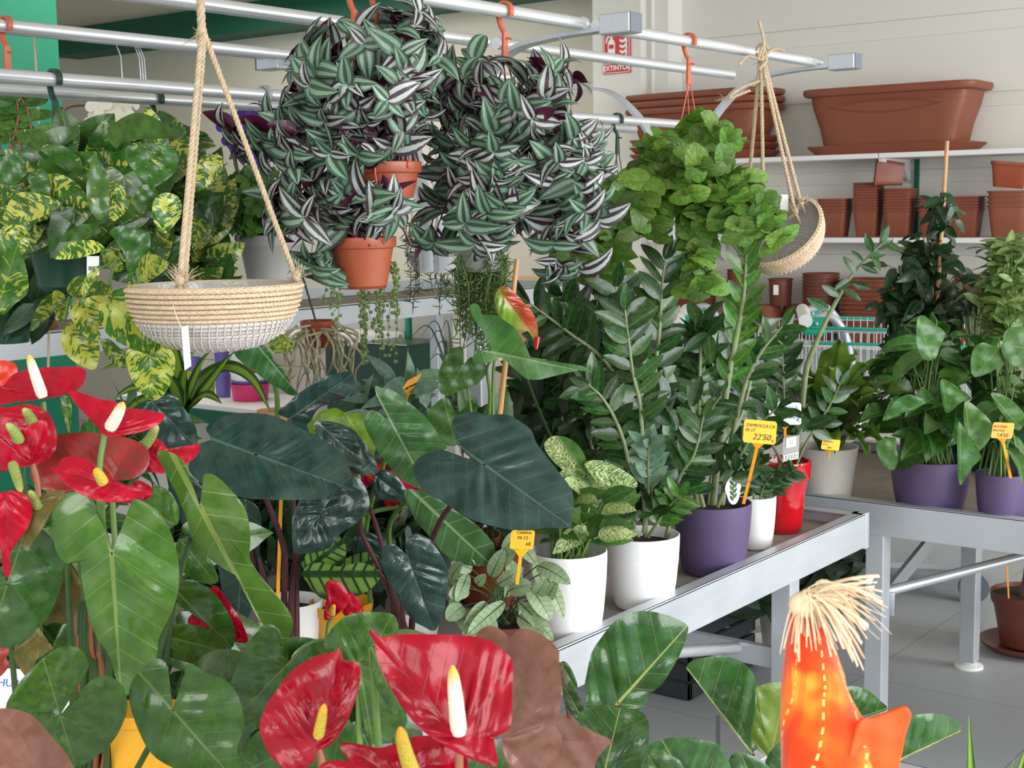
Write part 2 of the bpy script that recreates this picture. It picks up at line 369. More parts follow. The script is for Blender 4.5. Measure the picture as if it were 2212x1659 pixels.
    t.S(hsv.inputs['Value'], t.step(Rn[1], 0, 1, g0*(1-var), g0*(1+var))); t.S(hsv.inputs['Hue'], t.step(Rn[0], 0, 1, .5-.012+g1, .5+.012+g1)); base = hsv.outputs[0]
    if back:
        g = t.N('ShaderNodeNewGeometry'); base = t.mix(g.outputs['Backfacing'], base, srgb(back))
    h = t.addm(t.mul(veins, -1.) if veins != 0. else 0., t.mul(t.noise(pv, 30., 2), .35))
    nm = t.bump(t.addm(h, t.mul(midm, -1.)), bmp, .0015)
    sh = t.pr(base, t.step(t.noise(pv, 8., 2), .3, .7, rough*.8, rough*1.25), 0., spec, nm, coat)
    if trans:
        tr = t.N('ShaderNodeBsdfTranslucent'); t.S(tr.inputs[0], t.mix(1., base, (1.0, 1.0, .55, 1), 'MULTIPLY'))
        mx = t.N('ShaderNodeMixShader'); mx.inputs[0].default_value = trans; t.t.links.new(sh, mx.inputs[1]); t.t.links.new(tr.outputs[0], mx.inputs[2]); sh = mx.outputs[0]
    return t.done(sh)
MT = {}
MT['galv'] = plain('galvanised_steel', 'C9D0D8', .34, .75, .5, .05, 7.)
def _brushed(name, col, rough, metal):
    t = NT(name); v = t.N('ShaderNodeMapping'); t.S(v.inputs[0], t.obj()); v.inputs['Scale'].default_value = (2, 30, 30)
    n = t.noise(v.outputs[0], 4., 4); n2 = t.noise(t.obj(), 3.5, 3); c = srgb(col)
    b = t.mix(t.addm(t.mul(n, .4), t.mul(n2, .6)), tuple(x*.8 for x in c[:3])+(1,), tuple(min(1, x*1.12) for x in c[:3])+(1,))
    return t.done(t.pr(b, t.step(n2, .3, .7, rough*.8, rough*1.3), metal))
MT['alu'] = _brushed('mill_aluminium', 'C6CBD1', .38, .45)
MT['tube'] = _brushed('zinc_tube', 'E2E5E9', .25, .6)
MT['cap'] = plain('grey_end_cap', '5F686F', .5)
MT['wall'] = plain('painted_wall', 'DEDBD3', .75, var=.025, vs=.8)
MT['pil'] = plain('painted_pilaster', 'E3E1DA', .7, var=.03, vs=1.)
MT['dim'] = plain('beige_wall', 'CFC9BB', .8, var=.03, vs=.7)
MT['ceil'] = plain('ceiling_panel', 'CFC7B8', .8, var=.03, vs=1.)
MT['green'] = plain('green_paint', '067A5C', .6, var=.06, vs=2.)
MT['dgreen'] = plain('dark_green_paint', '0B5A44', .6, var=.05, vs=2.)
MT['teal'] = plain('teal_plastic', '0FA184', .4)
MT['shelf'] = plain('white_shelf', 'E4E4E2', .4, var=.02)
MT['dark'] = plain('dark_gap', '4A4E50', .8)
MT['black'] = plain('black_paint', '2B3136', .6, var=.2)
MT['terra'] = plain('terracotta_plastic', '824630', .5, var=.07, vs=9.)
MT['terra2'] = plain('terracotta_orange_plastic', '94482C', .38, var=.08, vs=9.)
MT['terrd'] = plain('brown_plastic', '713C2E', .45, var=.07, vs=9.)
MT['white'] = plain('white_glazed_plastic', 'F4F5F6', .3, var=.01)
MT['purple'] = plain('matt_purple_plastic', '57486C', .45, var=.04)
MT['red'] = plain('red_glaze', 'BE1420', .12, var=.08, vs=5., coat=.6)
MT['beige'] = plain('beige_plastic', 'CFC9C0', .4, var=.02)
MT['grey'] = plain('grey_plastic', 'A8A6A3', .45, var=.03)
MT['dkpot'] = plain('dark_green_plastic', '12402F', .3, var=.1)
MT['yellow'] = plain('yellow_plastic', 'E0A316', .4, var=.05)
MT['tagy'] = plain('yellow_label_plastic', 'FBBE22', .4, var=.03)
MT['tago'] = plain('orange_label_plastic', 'F2A11C', .4, var=.03)
MT['paper'] = plain('white_card', 'F3F3F0', .5, var=.01)
MT['soil'] = plain('potting_soil', '3A2A20', .95, var=.5, vs=90., bmp=.8, bs=160.)
MT['mat'] = plain('felt_tray_liner', 'A79E98', .95, var=.16, vs=26., bmp=.5, bs=260.)
MT['matd'] = plain('damp_tray_liner', '7C6E60', .95, var=.22, vs=18., bmp=.6, bs=200.)
MT['ink'] = plain('black_ink', '33302A', .6)
MT['blueink'] = plain('blue_ink', '2B76B8', .6)
MT['cane'] = plain('bamboo_cane', 'C79A6B', .5, var=.15, vs=14.)
MT['hook_o'] = plain('terracotta_hook', 'B65A3C', .4)
MT['hook_g'] = plain('green_hook', '17382C', .4)
MT['hook_w'] = plain('grey_hook', '9A9CA0', .4)
MT['signred'] = plain('sign_red', 'C9242B', .35, var=.02)
MT['pink'] = plain('pink_pot', 'D62F6E', .4); MT['lilac'] = plain('lilac_pot', '6E62B4', .4); MT['lime'] = plain('lime_pot', 'A3B52A', .4)
MT['wood'] = plain('pale_wood', 'CDA578', .6, var=.12, vs=20.)
MT['bark'] = plain('grey_bark', '7A6455', .9, var=.3, vs=30., bmp=.6, bs=90.)
MT['bronze'] = plain('bronze_bell', '8A6238', .4, .6, var=.15)
def _floor():
    t = NT('grey_floor_tile'); p = t.xyz(t.obj())
    ln = lambda c, sz, off: t.step(t.m_('ABSOLUTE', t.sub(t.m_('FRACT', t.addm(t.mul(c, 1/sz), off)), .5)), .4965, .499)
    g = t.m_('MAXIMUM', ln(p[0], .6, .25), ln(p[1], .6, .1)); n = t.noise(t.obj(), 1.6, 4); n2 = t.noise(t.obj(), 60., 3)
    b = t.mix(t.addm(t.mul(n, .7), t.mul(n2, .3)), srgb('A0A4A7'), srgb('B6BABC'))
    return t.done(t.pr(t.mix(g, b, srgb('75787A')), t.step(n, .3, .7, .38, .5), 0, .45, t.bump(t.mul(g, -1.), .3, .002)))
MT['floor'] = _floor()
def _fibre(name, ca, cb, rough=.85):
    t = NT(name); R = t.xyz(t.uv('RND')); n = t.noise(t.obj(), 160., 3)
    b = t.mix(t.addm(t.mul(n, .6), t.mul(R[0], .4)), srgb(ca), srgb(cb)); return t.done(t.pr(b, rough, 0, .3, t.bump(t.noise(t.obj(), 700., 2), .4, .001)))
MT['jute'] = _fibre('jute_rope', '9C866A', 'D2BFA2'); MT['grass_n'] = _fibre('natural_seagrass', 'B49A7A', 'E0CCB0'); MT['grass_w'] = _fibre('whitewashed_seagrass', 'A9A09A', 'D8D2CC')
MT['raffia'] = _fibre('raffia', 'D9B78C', 'F8E8CC')
MT['film'] = plain('clear_liner', 'B9B6B0', .15, var=.15, vs=30., bmp=.5, bs=60.)
# leaves
MT['anth'] = leafmat('anthurium_leaf', '29561D', '376A22', '7C9A50', 6, .7, .035, .012, .24, coat=.28, var=.22, vamt=.45, trans=.15)
MT['anth_b'] = leafmat('bright_anthurium_leaf', '386A22', '4B7E2E', '98B060', 6, .7, .035, .014, .22, coat=.4, var=.10, vamt=.5, trans=.15)
MT['anth_o'] = leafmat('ageing_anthurium_leaf', '4E5A18', '7A6A24', 'A08A40', 6, .7, .03, .01, .4, var=.2, vamt=.4)
MT['spathe'] = leafmat('red_spathe', '9C0420', 'AE0828', '84041A', 7, .8, .05, .01, .26, coat=.1, spec=.3, var=.10, vamt=.4, trans=.08, back='A83028', bmp=.2)
MT['spathe_b'] = leafmat('faded_red_spathe', '86382C', '9A2C26', '6A4030', 7, .8, .04, .01, .35, var=.08, vamt=.5, trans=.15)
MT['spathe2'] = leafmat('crimson_spathe', '860018', '96021E', '6E041A', 7, .8, .05, .008, .22, coat=.1, spec=.28, var=.06, vamt=.45, trans=.06, back='8F1A22', bmp=.2)
MT['spathe_g'] = leafmat('green_and_red_spathe', 'A83C20', 'B8482A', 'D08060', 7, .8, .05, .01, .2, kind='two', c3=('7FA43A',), coat=.4, var=.05, vamt=.5)
def _spadix(name, a, b, c):
    t = NT(name); v = t.xyz(t.uv('UVMap'))[1]; R = t.xyz(t.uv('RND'))
    vo = t.N('ShaderNodeTexVoronoi'); vo.inputs['Scale'].default_value = 420.; t.S(vo.inputs['Vector'], t.obj())
    return t.done(t.pr(t.mix(t.step(R[0], 0, 1), srgb(a), srgb(b)), .45, 0, .4, t.bump(vo.outputs[0], .6, .002), **{'Subsurface Weight': .1}))
MT['spx_c'] = _spadix('cream_spadix', 'F4E4CC', 'F0A828', 1); MT['spx_y'] = _spadix('yellow_spadix', 'C8B03C', 'E0A828', 1); MT['spx_g'] = _spadix('green_spadix', '8C9A4C', 'B8B868', 1)
MT['brownleaf'] = leafmat('bronze_young_leaf', '70493A', '7E5646', '8A3C3C', 4, .5, .02, .008, .34, var=.06, vamt=.9, trans=.12, coat=.25, bmp=.3)
MT['aloc'] = leafmat('dark_elephant_ear_leaf', '1F3832', '2C4841', '557265', 6, .75, .03, .010, .25, coat=.35, var=.16, vamt=.6, trans=.05, back='3A2430')
MT['gage'] = leafmat('bright_elephant_ear_leaf', '2E6230', '417642', '96B488', 6, .55, .035, .012, .32, coat=.15, var=.10, vamt=.75, trans=.25)
MT['limeleaf'] = leafmat('lime_green_leaf', '5F9020', '79A62E', 'B8CC70', 6, .6, .04, .012, .35, var=.12, vamt=.5, trans=.3)
MT['philo'] = leafmat('mid_green_leaf', '2A5A22', '38702C', '86A868', 7, .6, .03, .01, .35, var=.2, vamt=.45, trans=.2)
MT['pothos'] = leafmat('pothos_leaf', '28581C', '387426', None, 7, .6, .03, .010, .25, 'pothos', ('9FAE3E', 'C2C65C'), coat=.25, var=.2, trans=.22)
MT['marble'] = leafmat('marbled_pothos_leaf', '2A601C', '467C28', 'A0AC4A', 7, .75, .03, .012, .3, 'marble', ('93A82E', 'BCC450'), coat=.2, var=.15, trans=.3, vamt=.4)
MT['trad'] = leafmat('striped_inch_plant_leaf', '33192A', '35503A', None, 9, .6, .03, .006, .38, 'trad', ('A3B0A8', '76967C'), back='4A1430', var=.26, trans=.10)
MT['zz'] = leafmat('glossy_dark_leaflet', '1A421A', '285A22', '6A9A5A', 7, .6, .02, .014, .27, coat=.15, var=.32, vamt=.35, trans=.12)
MT['zzl'] = leafmat('glossy_fresh_leaflet', '2E6C1E', '43852A', '9ABF6A', 7, .6, .02, .016, .25, coat=.3, var=.22, vamt=.4, trans=.25)
MT['dk'] = leafmat('dark_foliage_leaf', '143017', '1E4420', '4A7040', 7, .6, .02, .01, .35, var=.35, vamt=.3, trans=.12)  # very dark green leaf colour
MT['plec'] = leafmat('fresh_scalloped_leaf', '457A22', '619434', '8AAE58', 5, .6, .04, .012, .42, var=.3, vamt=.35, trans=.3, bmp=.4)
MT['fic'] = leafmat('small_dark_leaf', '17361D', '224A26', '4A7048', 7, .6, .02, .012, .3, var=.3, vamt=.3, trans=.15)
MT['lyr'] = leafmat('fiddle_leaf', '1D4F1C', '2B6426', 'A0B460', 5, .75, .024, .013, .26, coat=.3, var=.14, vamt=.9, trans=.16, bmp=.6, edge='5E8038')
MT['lyry'] = leafmat('young_fiddle_leaf', '5E7E20', '6E8E2A', 'A0A04A', 5, .75, .03, .012, .32, coat=.15, var=.10, vamt=.7, trans=.3, bmp=.5)
MT['dief'] = leafmat('speckled_leaf', '2C6428', '3E7A30', None, 9, .8, .03, .01, .35, 'dief', ('D8E4B0', 'BCD080'), var=.12, trans=.25)
MT['cten'] = leafmat('pale_veined_leaf', 'A4BE96', '8FAE84', '2A452C', 8, .55, .07, .014, .5, var=.10, vamt=.85, trans=.2)
MT['bands'] = leafmat('banded_leaf', '1B3F1A', '22501E', None, 7, .5, .03, .01, .35, 'bands', ('6E9A44',), var=.1, trans=.15)
MT['spath'] = leafmat('lance_leaf', '285A22', '3A782C', '6E9A54', 11, .5, .03, .014, .33, coat=.1, var=.28, vamt=.4, trans=.22)
MT['aspl'] = leafmat('fern_strap_leaf', '538428', '6A9A3A', '24401A', 10, .2, .02, .03, .38, var=.2, vamt=.5, trans=.3)
MT['drac'] = leafmat('strap_leaf_pale_centre', '1E5020', '2C6826', None, 7, .1, .02, .01, .33, 'edge', ('7FA83A',), var=.2, trans=.25)
MT['pale'] = leafmat('pale_variegated_leaf', '55803E', '7C9C58', 'B4C090', 6, .6, .03, .012, .42, var=.2, vamt=.5, trans=.3)
MT['succ'] = leafmat('fleshy_round_leaf', '38702A', '508A38', None, 7, .1, .02, .01, .35, var=.22, trans=.15)
MT['blue'] = leafmat('blue_green_leaf', '5A7E6C', '74967E', '94B49C', 6, .5, .03, .01, .45, var=.15, vamt=.4, trans=.2)
MT['stem'] = plain('green_stem', '5F7F3A', .5, var=.15, vs=40.); MT['stemd'] = plain('dark_green_stem', '38542A', .5, var=.2, vs=40.)
MT['stemp'] = plain('purple_stem', '4E2A30', .4, var=.2, vs=30.); MT['stemz'] = plain('speckled_stem', '7E8C62', .5, var=.18, vs=60.)
MT['stemr'] = plain('reddish_stem', '9A5A3C', .5, var=.15, vs=30.); MT['stemb'] = plain('brown_stem', '6A4A34', .7, var=.2, vs=40.)
MT['petalw'] = leafmat('white_petal', 'F6F3EA', 'FDFBF6', 'E8E0C8', 9, .3, .04, .02, rough=.5, var=.03, trans=.3, bmp=.1)
MT['petalv'] = leafmat('violet_petal', '3E2480', '54309A', '2C1668', 9, .3, .03, .01, .5, var=.12, trans=.2)
MT['petalm'] = leafmat('magenta_petal', '9A1878', 'B02890', None, rough=.5, var=.1, trans=.2)

# ---------------------------------------------------------------- the room
XW = 6.15                                           # plane of the shelf wall
def sbox(name, lo, hi, mat, bev=0.):
    m = MB(); box(m, lo, hi, bev); return struct(m.build(name, mat, None, smooth=False))
sbox('floor', (-4, -4, -.1), (9.5, 11, 0), MT['floor'])
sbox('ceiling', (-1.0, -2.6, 2.72), (9.5, 11, 2.82), MT['ceil'])
m = MB()
box(m, (XW, -2.5, 0), (XW+.2, 3.74, 2.72))
for z in (.98, 1.30, 1.62, 1.94, 2.28): box(m, (XW-.012, -2.5, z-.002), (XW+.1, 3.74, z+.26), .004)
struct(m.build('wall_right', MT['wall'], None, smooth=False))
sbox('wall_back', (XW, 3.70, 0), (XW+.2, 11, 2.72), MT['dim'])
m = MB(); box(m, (XW-.2, 3.74, 0), (XW+.05, 4.02, 2.72)); box(m, (XW-.14, 3.62, 0), (XW+.05, 3.742, 2.72)); box(m, (XW-.155, 3.70, 0), (XW-.12, 3.71, 2.72))
struct(m.build('trim_1', MT['pil'], None, smooth=False))
sbox('trim_2', (XW-.25, 4.0, 2.55), (XW+.1, 8.45, 2.719), MT['dgreen'])
sbox('wall_left', (3.55, 5.66, 0), (4.0, 7.6, 2.72), MT['green'])
sbox('wall_far', (-1, 10.8, 0), (XW+.2, 11, 2.72), MT['dim'])

# upper wall rail of the shelving: one thing per shelf
def shelf(z, y0, y1, joint, label, rail=True):
    t = thing('wall_shelf', label, 'shelf', (XW-.36, y0, z))
    m = MB(); box(m, (XW-.36, y0, z-.022), (XW-.014, joint-.002, z), .003); box(m, (XW-.36, joint+.002, z-.022), (XW-.014, y1, z), .003)
    m.build('shelf_board', MT['shelf'], t, smooth=False)
    for y in (joint-.001, joint-1.0, joint+1.0):
        if y0 < y < y1:
            b = MB(); V = [(XW-.014, y-.008, z-.022), (XW-.014, y-.008, z-.12), (XW-.05, y-.008, z-.10), (XW-.10, y-.008, z-.052), (XW-.33, y-.008, z-.036), (XW-.34, y-.008, z-.022)]
            poly(b, V, .016, (0, 1, 0)); b.build('bracket', MT['shelf'], t, smooth=False)
    return t
YJ = 2.43
shelf(1.685, -2.0, 3.6, YJ+.02, 'upper white wall shelf carrying the long terracotta troughs')
shelf(1.325, -2.0, 3.6, YJ-.05, 'middle white wall shelf with nested square pots')
shelf(.86, -2.0, 3.6, YJ-.05, 'low white wall shelf with round pots behind the trolleys')
for y, lab in ((YJ-.02, 'dark green slotted upright on the shelf wall near the square pots'),):
    m = MB(); box(m, (XW-.03, y-.009, .5), (XW-.012, y+.009, 1.98)); o = m.build('shelf_upright', MT['dgreen'], None, smooth=False); tag(o, lab, 'shelf upright')

# ---------------------------------------------------------------- benches
ZT = .665                                           # top of the tray liner
def leg_frame(t, x, y, z1, s=.05, foot=False):
    m = MB(); box(m, (x-s/2, y-s/2, .0 if not foot else .02), (x+s/2, y+s/2, z1), .003); l = m.build('leg', MT['alu'], t, smooth=False)
    if foot:
        f = MB(); lathe(f, [(0, 0), (.045, 0), (.045, .008), (.02, .016), (.012, .03), (0, .03)], (x, y, 0), 24); f.build('foot', MT['paper'], l, smooth='auto')
def bench(name, label, x0, x1, y0, y1, zt=.70, hgt=.088, liner='mat', legs=(), zleg=None, braces=True, cat='bench'):
    t = thing(name, label, cat, (x0, y0, 0))
    m = MB(); e = .034
    for a, b in (((x0, y0), (x1, y0+.006)), ((x0, y1-.006), (x1, y1)), ((x0, y0), (x0+.006, y1)), ((x1-.006, y0), (x1, y1))):
        box(m, (a[0], a[1], zt-hgt), (b[0], b[1], zt), .0015)
    for a, b in (((x0, y0), (x1, y0+e)), ((x0, y1-e), (x1, y1)), ((x0, y0), (x0+e, y1)), ((x1-e, y0), (x1, y1))):
        box(m, (a[0], a[1], zt-.006), (b[0], b[1], zt), .002)
    for x in (x0, x1):
        for y in (y0, y1): box(m, (x-.018 if x == x1 else x-.004, y-.004, zt-hgt-.004), (x+.004 if x == x1 else x+.018, y+.02, zt+.002), .003)
    m.build('tray_frame', MT['alu'], t, smooth=False)
    m = MB(); box(m, (x0+.005, y0+.005, zt-hgt+.01), (x1-.005, y1-.005, zt-.036)); m.build('tray_liner', MT[liner], t, smooth=False)
    for x, y in legs: leg_frame(t, x, y, zt-hgt+.005, .05, True)
    return t
B1 = bench('plant_bench', 'long aluminium plant bench with raised rim in the centre', .1, 3.315, 1.415, 2.36, legs=((2.97, 1.47), (2.97, 2.30), (.5, 1.47), (.5, 2.30)))
m = MB(); tube(m, [(2.2, 1.52, .60), (2.90, 1.56, .43), (2.965, 1.60, .41)], .013, 10); m.build('brace', MT['tube'], B1)
m = MB(); bar(m, (2.97, 1.49, .40), (2.97, 2.28, .40), .02, .05); m.build('cross_bar', MT['alu'], B1, smooth=False)
B2 = bench('plant_bench', 'second aluminium plant bench at the right, legs and diagonal braces showing', 3.443, 4.36, -1.4, 1.93, liner='matd', legs=((3.47, 1.45), (4.33, 1.50), (3.47, -.9), (4.33, -.9)))
m = MB(); bar(m, (3.49, 1.452, .415), (4.31, 1.50, .575), .012, .045); m.build('brace', MT['alu'], B2, smooth=False)
m = MB(); tube(m, [(3.49, 1.45, .435), (3.52, 1.43, .45), (4.15, .86, .60), (4.2, .80, .605)], .0135, 12, 4); m.build('brace', MT['tube'], B2)
m = MB()
for x, y, z in ((3.50, 1.44, .415), (4.315, 1.47, .575)):
    box(m, (x-.003, y-.025, z-.03), (x+.003, y+.02, z+.035), .001)
    for q in (-.008, .012): blob(m, (x-.008, y-.004+q*.4, z+q), (.008, .006, .006), 8)
m.build('brace_bolt', MT['galv'], B2)
# back bench with a raised tray: only its upper frame shows between the plants
B3 = thing('tall_plant_bench', 'tall aluminium bench behind the hanging baskets, pale rail showing', 'bench', (1.2, 2.8, 0))
m = MB()
box(m, (.6, 2.80, 1.157), (4.165, 2.806, 1.213), .001); box(m, (4.159, 2.80, 1.157), (4.165, 3.55, 1.213), .001); box(m, (.6, 3.544, 1.157), (4.165, 3.55, 1.213), .001)
box(m, (.6, 2.80, 1.209), (4.165, 2.83, 1.213), .001); box(m, (.61, 2.806, 1.16), (4.16, 3.545, 1.166))
m.build('tray_frame', MT['alu'], B3, smooth=False)
m = MB(); box(m, (.61, 2.807, 1.166), (4.158, 3.543, 1.175)); m.build('tray_liner', MT['matd'], B3, smooth=False)
for x in (.65, 1.66, 4.12):
    for y in (2.83, 3.52): leg_frame(B3, x, y, 1.158, .04)
# near display table that carries the anthuriums (below the picture)
B0 = bench('plant_bench', 'near bench under the foreground anthuriums and fiddle leaf figs', .35, 2.3, .05, 1.15, zt=.50, legs=((.42, .12), (2.2, .12), (.42, 1.08), (2.2, 1.08)))

# ---------------------------------------------------------------- hanging rack above the bench
HR = thing('hanging_rack', 'galvanised tube rack with curved arms above the centre bench', 'rack', (3.17, 1.88, .7))
ZO, ZI = 1.812, 1.697
def arm(x, parent, off=0.):
    m = MB(); yc = 1.885
    box(m, (x+off-.02, yc-.02, .66), (x+off+.02, yc+.02, 1.50), .003)
    if off: box(m, (x-.02, yc-.02, 1.46), (x+off, yc+.02, 1.50), .003); p = m.build('post', MT['alu'], parent, smooth=False)
    for sgn in (-1, 1):
        pts = [(x, yc+sgn*a, z) for a, z in ((.022, 1.35), (.026, 1.50), (.05, 1.60), (.11, 1.70), (.20, 1.775), (.30, 1.795), (.41, 1.80), (.455, 1.80))]
        a = MB(); ribbon(a, pts, .034, .008, (1, 0, 0), 6)
        am = a.build('curved_arm', MT['alu'], parent, smooth='auto')
        c = MB(); ye = yc+sgn*.455
        box(c, (x-.02, ye-.034, 1.789), (x+.02, ye+.034, 1.826), .003); c.build('bracket', MT['alu'], am, smooth=False)
        c = MB(); box(c, (x-.019, ye+sgn*.034-.002, 1.790), (x+.019, ye+sgn*.034+.004, 1.825), .001); c.build('end_cap', MT['cap'], am, smooth=False)
for x, off in ((3.175, 0), (2.205, .14), (.35, 0)): arm(x, HR, off)
def rail(y, z, x0, x1, r=.0115):
    m = MB(); tube(m, [(x0, y, z), (x1, y, z)], r, 20); tube(m, [(x1-.003, y, z), (x1+.004, y, z)], r*1.12, 20); tube(m, [(x1-.06, y, z), (x1-.057, y, z)], r*1.05, 20)
    m.build('rail', MT['tube'], HR, smooth='auto')
for y, z in ((1.50, ZO), (1.735, ZO-.012), (2.25, ZO), (2.36, ZO+.012)):
    rail(y, z, .3, 2.19); rail(y, z, 2.23, 3.18)
rail(1.995, ZI, .3, 2.19); rail(1.995, ZI, 2.23, 3.42); rail(2.10, ZI-.01, .3, 2.19); rail(2.10, ZI-.01, 2.23, 3.30)

# ---------------------------------------------------------------- pots on the wall shelves
def trough(name, label, y, z, L=.80, D=.30, Hh=.30, yaw=0.):
    t = thing(name, label, 'planter', (0, 0, 0))
    def ring(m, prf, mat=None): lathe(m, prf, (0, 0, 0), 96, sq=(7, D/2, L/2))
    m = MB()
    ring(m, [(.0, .03), (.80, .03), (.815, .05), (.90, Hh*.72), (.91, Hh*.74), (.94, Hh*.76), (.955, Hh*.87), (.96, Hh*.875), (1.03, Hh*.89), (1.05, Hh*.93), (1.05, Hh*.985), (1.035, Hh), (.99, Hh), (.955, Hh*.97), (.93, Hh*.7), (.8, .06), (0, .06)])
    m.build('body', MT['terra'], t, smooth='auto')
    m = MB(); ring(m, [(0, 0), (.90, 0), (.93, .012), (.99, .03), (1.0, .034), (.99, .038), (.95, .03), (.0, .028)]); m.build('saucer', MT['terra'], t, smooth='auto')
    m = MB(); x = -D/2*.93
    for sg in (-1, 1):
        pts = [(x-.004-.003*(1-abs(q)), q*L*.33, Hh*.70+sg*.026*math.cos(q*math.pi/2)) for q in np.linspace(-1, 1, 15)]
        tube(m, pts, .0016, 5)
    m.build('leaf_relief', MT['terra'], t)
    t.location = (XW-.20, y, z); t.rotation_euler = (0, 0, yaw); WO[t.name] = np.array(t.location); return t
zs = 1.686
t1 = trough('planter_trough', 'long terracotta trough with saucer and leaf-shaped relief, right on the upper shelf', PL(1934, 325, 0, XW-.2)[1], zs, .74, .30, .285, .02)
def stack(proto, n, pos, dz, label, group, yaw=0.):
    for k in range(n):
        o = proto if k == 0 and not proto.get('used') else dup(proto, pos, label, group)
        proto['used'] = 1
        o.location = (pos[0], pos[1], pos[2]+k*dz); o.rotation_euler = (0, 0, yaw+.01*math.sin(k*2.3)); o['label'] = label; o['group'] = group
# two or three nested long troughs at the left of the shelf
YT = PL(1520, 335, 0, XW-.2)[1]
p = trough('planter_trough', 'x', YT, zs, .72, .29, .25, -.03)
stack(p, 3, (XW-.2, YT, zs), .034, 'terracotta trough nested in the pile at the left of the upper shelf', 'nested troughs on the upper shelf', -.03)
def pot_proto(name, mat, r, h, sq=None, rim=.12, taper=.74, ribs=0, n=32, wall=.004):
    """an empty plastic pot of real wall thickness, radius r at the rim"""
    m = MB(); a = r*taper; hr = h*(1-rim); s = r/1.0
    P_ = [(0, 0), (a, 0), (a+.002, .003)]
    if ribs:
        for i in range(ribs): z = .01+(hr-.02)*i/ribs; q = a+(r*.93-a)*z/h; P_ += [(q, z), (q-.0015, z+.003)]
    P_ += [(a+(r*.93-a)*.98, hr), (r*.985, hr+.0015), (r, hr+.004), (r, h-.002), (r-.002, h), (r-wall, h), (r-wall-.002, h-.004), (a-wall, .006), (0, .006)]
    if sq: lathe(m, [(q[0]/r, q[1]) for q in P_], (0, 0, 0), n*2, sq=(sq, r, r))
    else: lathe(m, P_, (0, 0, 0), n)
    o = m.build(name, mat, None, smooth='auto'); tag(o, 'x', 'plant pot'); return o
def Y6(px, x=None, y=600):                           # position along the shelf under a sight line
    return PL(px, y, 0, (XW-.19) if x is None else x)[1]
sqr = MT['terra2']
zq = 1.326
def sqstack(px, n, r, h, dz, label, group, yaw=0., x=None, mat=None, sq=9):
    p = pot_proto('square_pot', mat or MT['terra'], r, h, sq, .075, .72); stack(p, n, ((XW-.2) if x is None else x, Y6(px, y=515), zq), dz, label, group, yaw); return p
g = 'nested square pots on the middle shelf'
q_ = MT['terra']
sqstack(1805, 5, .068, .118, .013, 'square terracotta pot in the short stack at the left end', 'short stack of square pots', .15)
sqstack(1877, 11, .058, .118, .012, 'square terracotta pot in the tall narrow stack second from left', 'tall stack of small square pots', .12)
ps = sqstack(1945, 8, .063, .118, .013, 'square terracotta pot in the stack under the tipped pot', 'stack of square pots under the tipped pot', .12)
sqstack(2022, 5, .066, .118, .013, 'square terracotta pot in the stack behind the dark ficus', 'stack of square pots behind the ficus', .12)
sqstack(2088, 5, .068, .118, .013, 'square terracotta pot in the stack right of the dark ficus', 'stack of square pots right of the ficus', .12)
sqstack(2178, 4, .082, .13, .020, 'larger square terracotta pot in the stack at the right edge', 'stack of larger square pots at the right edge', .25)
o = dup(ps, (XW-.21, Y6(1955, y=360), zq+.118+7*.013+.085), 'square terracotta pot tipped on its side on top of a stack'); o.rotation_euler = (math.radians(-84), 0, .45); o['group'] = ''; del o['group']
o.location.z = zq+.118+.013*7+.060
pl_ = pot_proto('square_pot', MT['terra2'], .080, .105, 9, .16, .72); pl_.location = (XW-.2, Y6(2180, y=380), zq+.13+.06+.012); pl_.rotation_euler = (.10, 0, .3); pl_['label'] = 'tilted square terracotta pot resting on the right edge stack'
# low shelf: round pots
zl = .861
def rstack(px, n, r, h, dz, label, group, mat='terrd', sq=None, name='round_pot', ribs=0, zadd=0., x=None):
    p = pot_proto(name, MT[mat], r, h, sq, .075, .8, ribs); stack(p, n, ((XW-.2) if x is None else x, Y6(px, y=650), zl+zadd), dz, label, group, .05); return p
rstack(1518, 14, .070, .13, .0145, 'round brown pot in the tall stack behind the trailing mint', 'tall stack of round pots behind the mint')
rstack(1520, 7, .088, .13, .012, 'wide round brown pot low behind the left trolley', 'wide round pots behind the left trolley', x=XW-.30)
rstack(1470, 8, .045, .14, .014, 'round brown pot in the stack at the left end of the low shelf', 'round pots at the left end of the low shelf')
rstack(1594, 13, .048, .12, .016, 'small round brown pot in the narrow tall stack', 'narrow tall stack of round pots')
rstack(1575, 5, .075, .10, .012, 'round brown pot in the low stack behind the fresh ZZ shoot', 'low stack of round pots', x=XW-.33)
p = rstack(1688, 1, .058, .125, .01, 'round brown pot standing on upturned bowls, white sticker on it', 'x', zadd=.148); del p['group']
m = MB(); q = Y6(1690); box(m, (XW-.262, q-.012, zl+.20), (XW-.258, q+.012, zl+.245)); o = m.build('price_sticker', MT['paper'], p, smooth=False); o.location = tuple(-np.array(p.location)); o.rotation_euler = (0, 0, 0)
o.parent = p
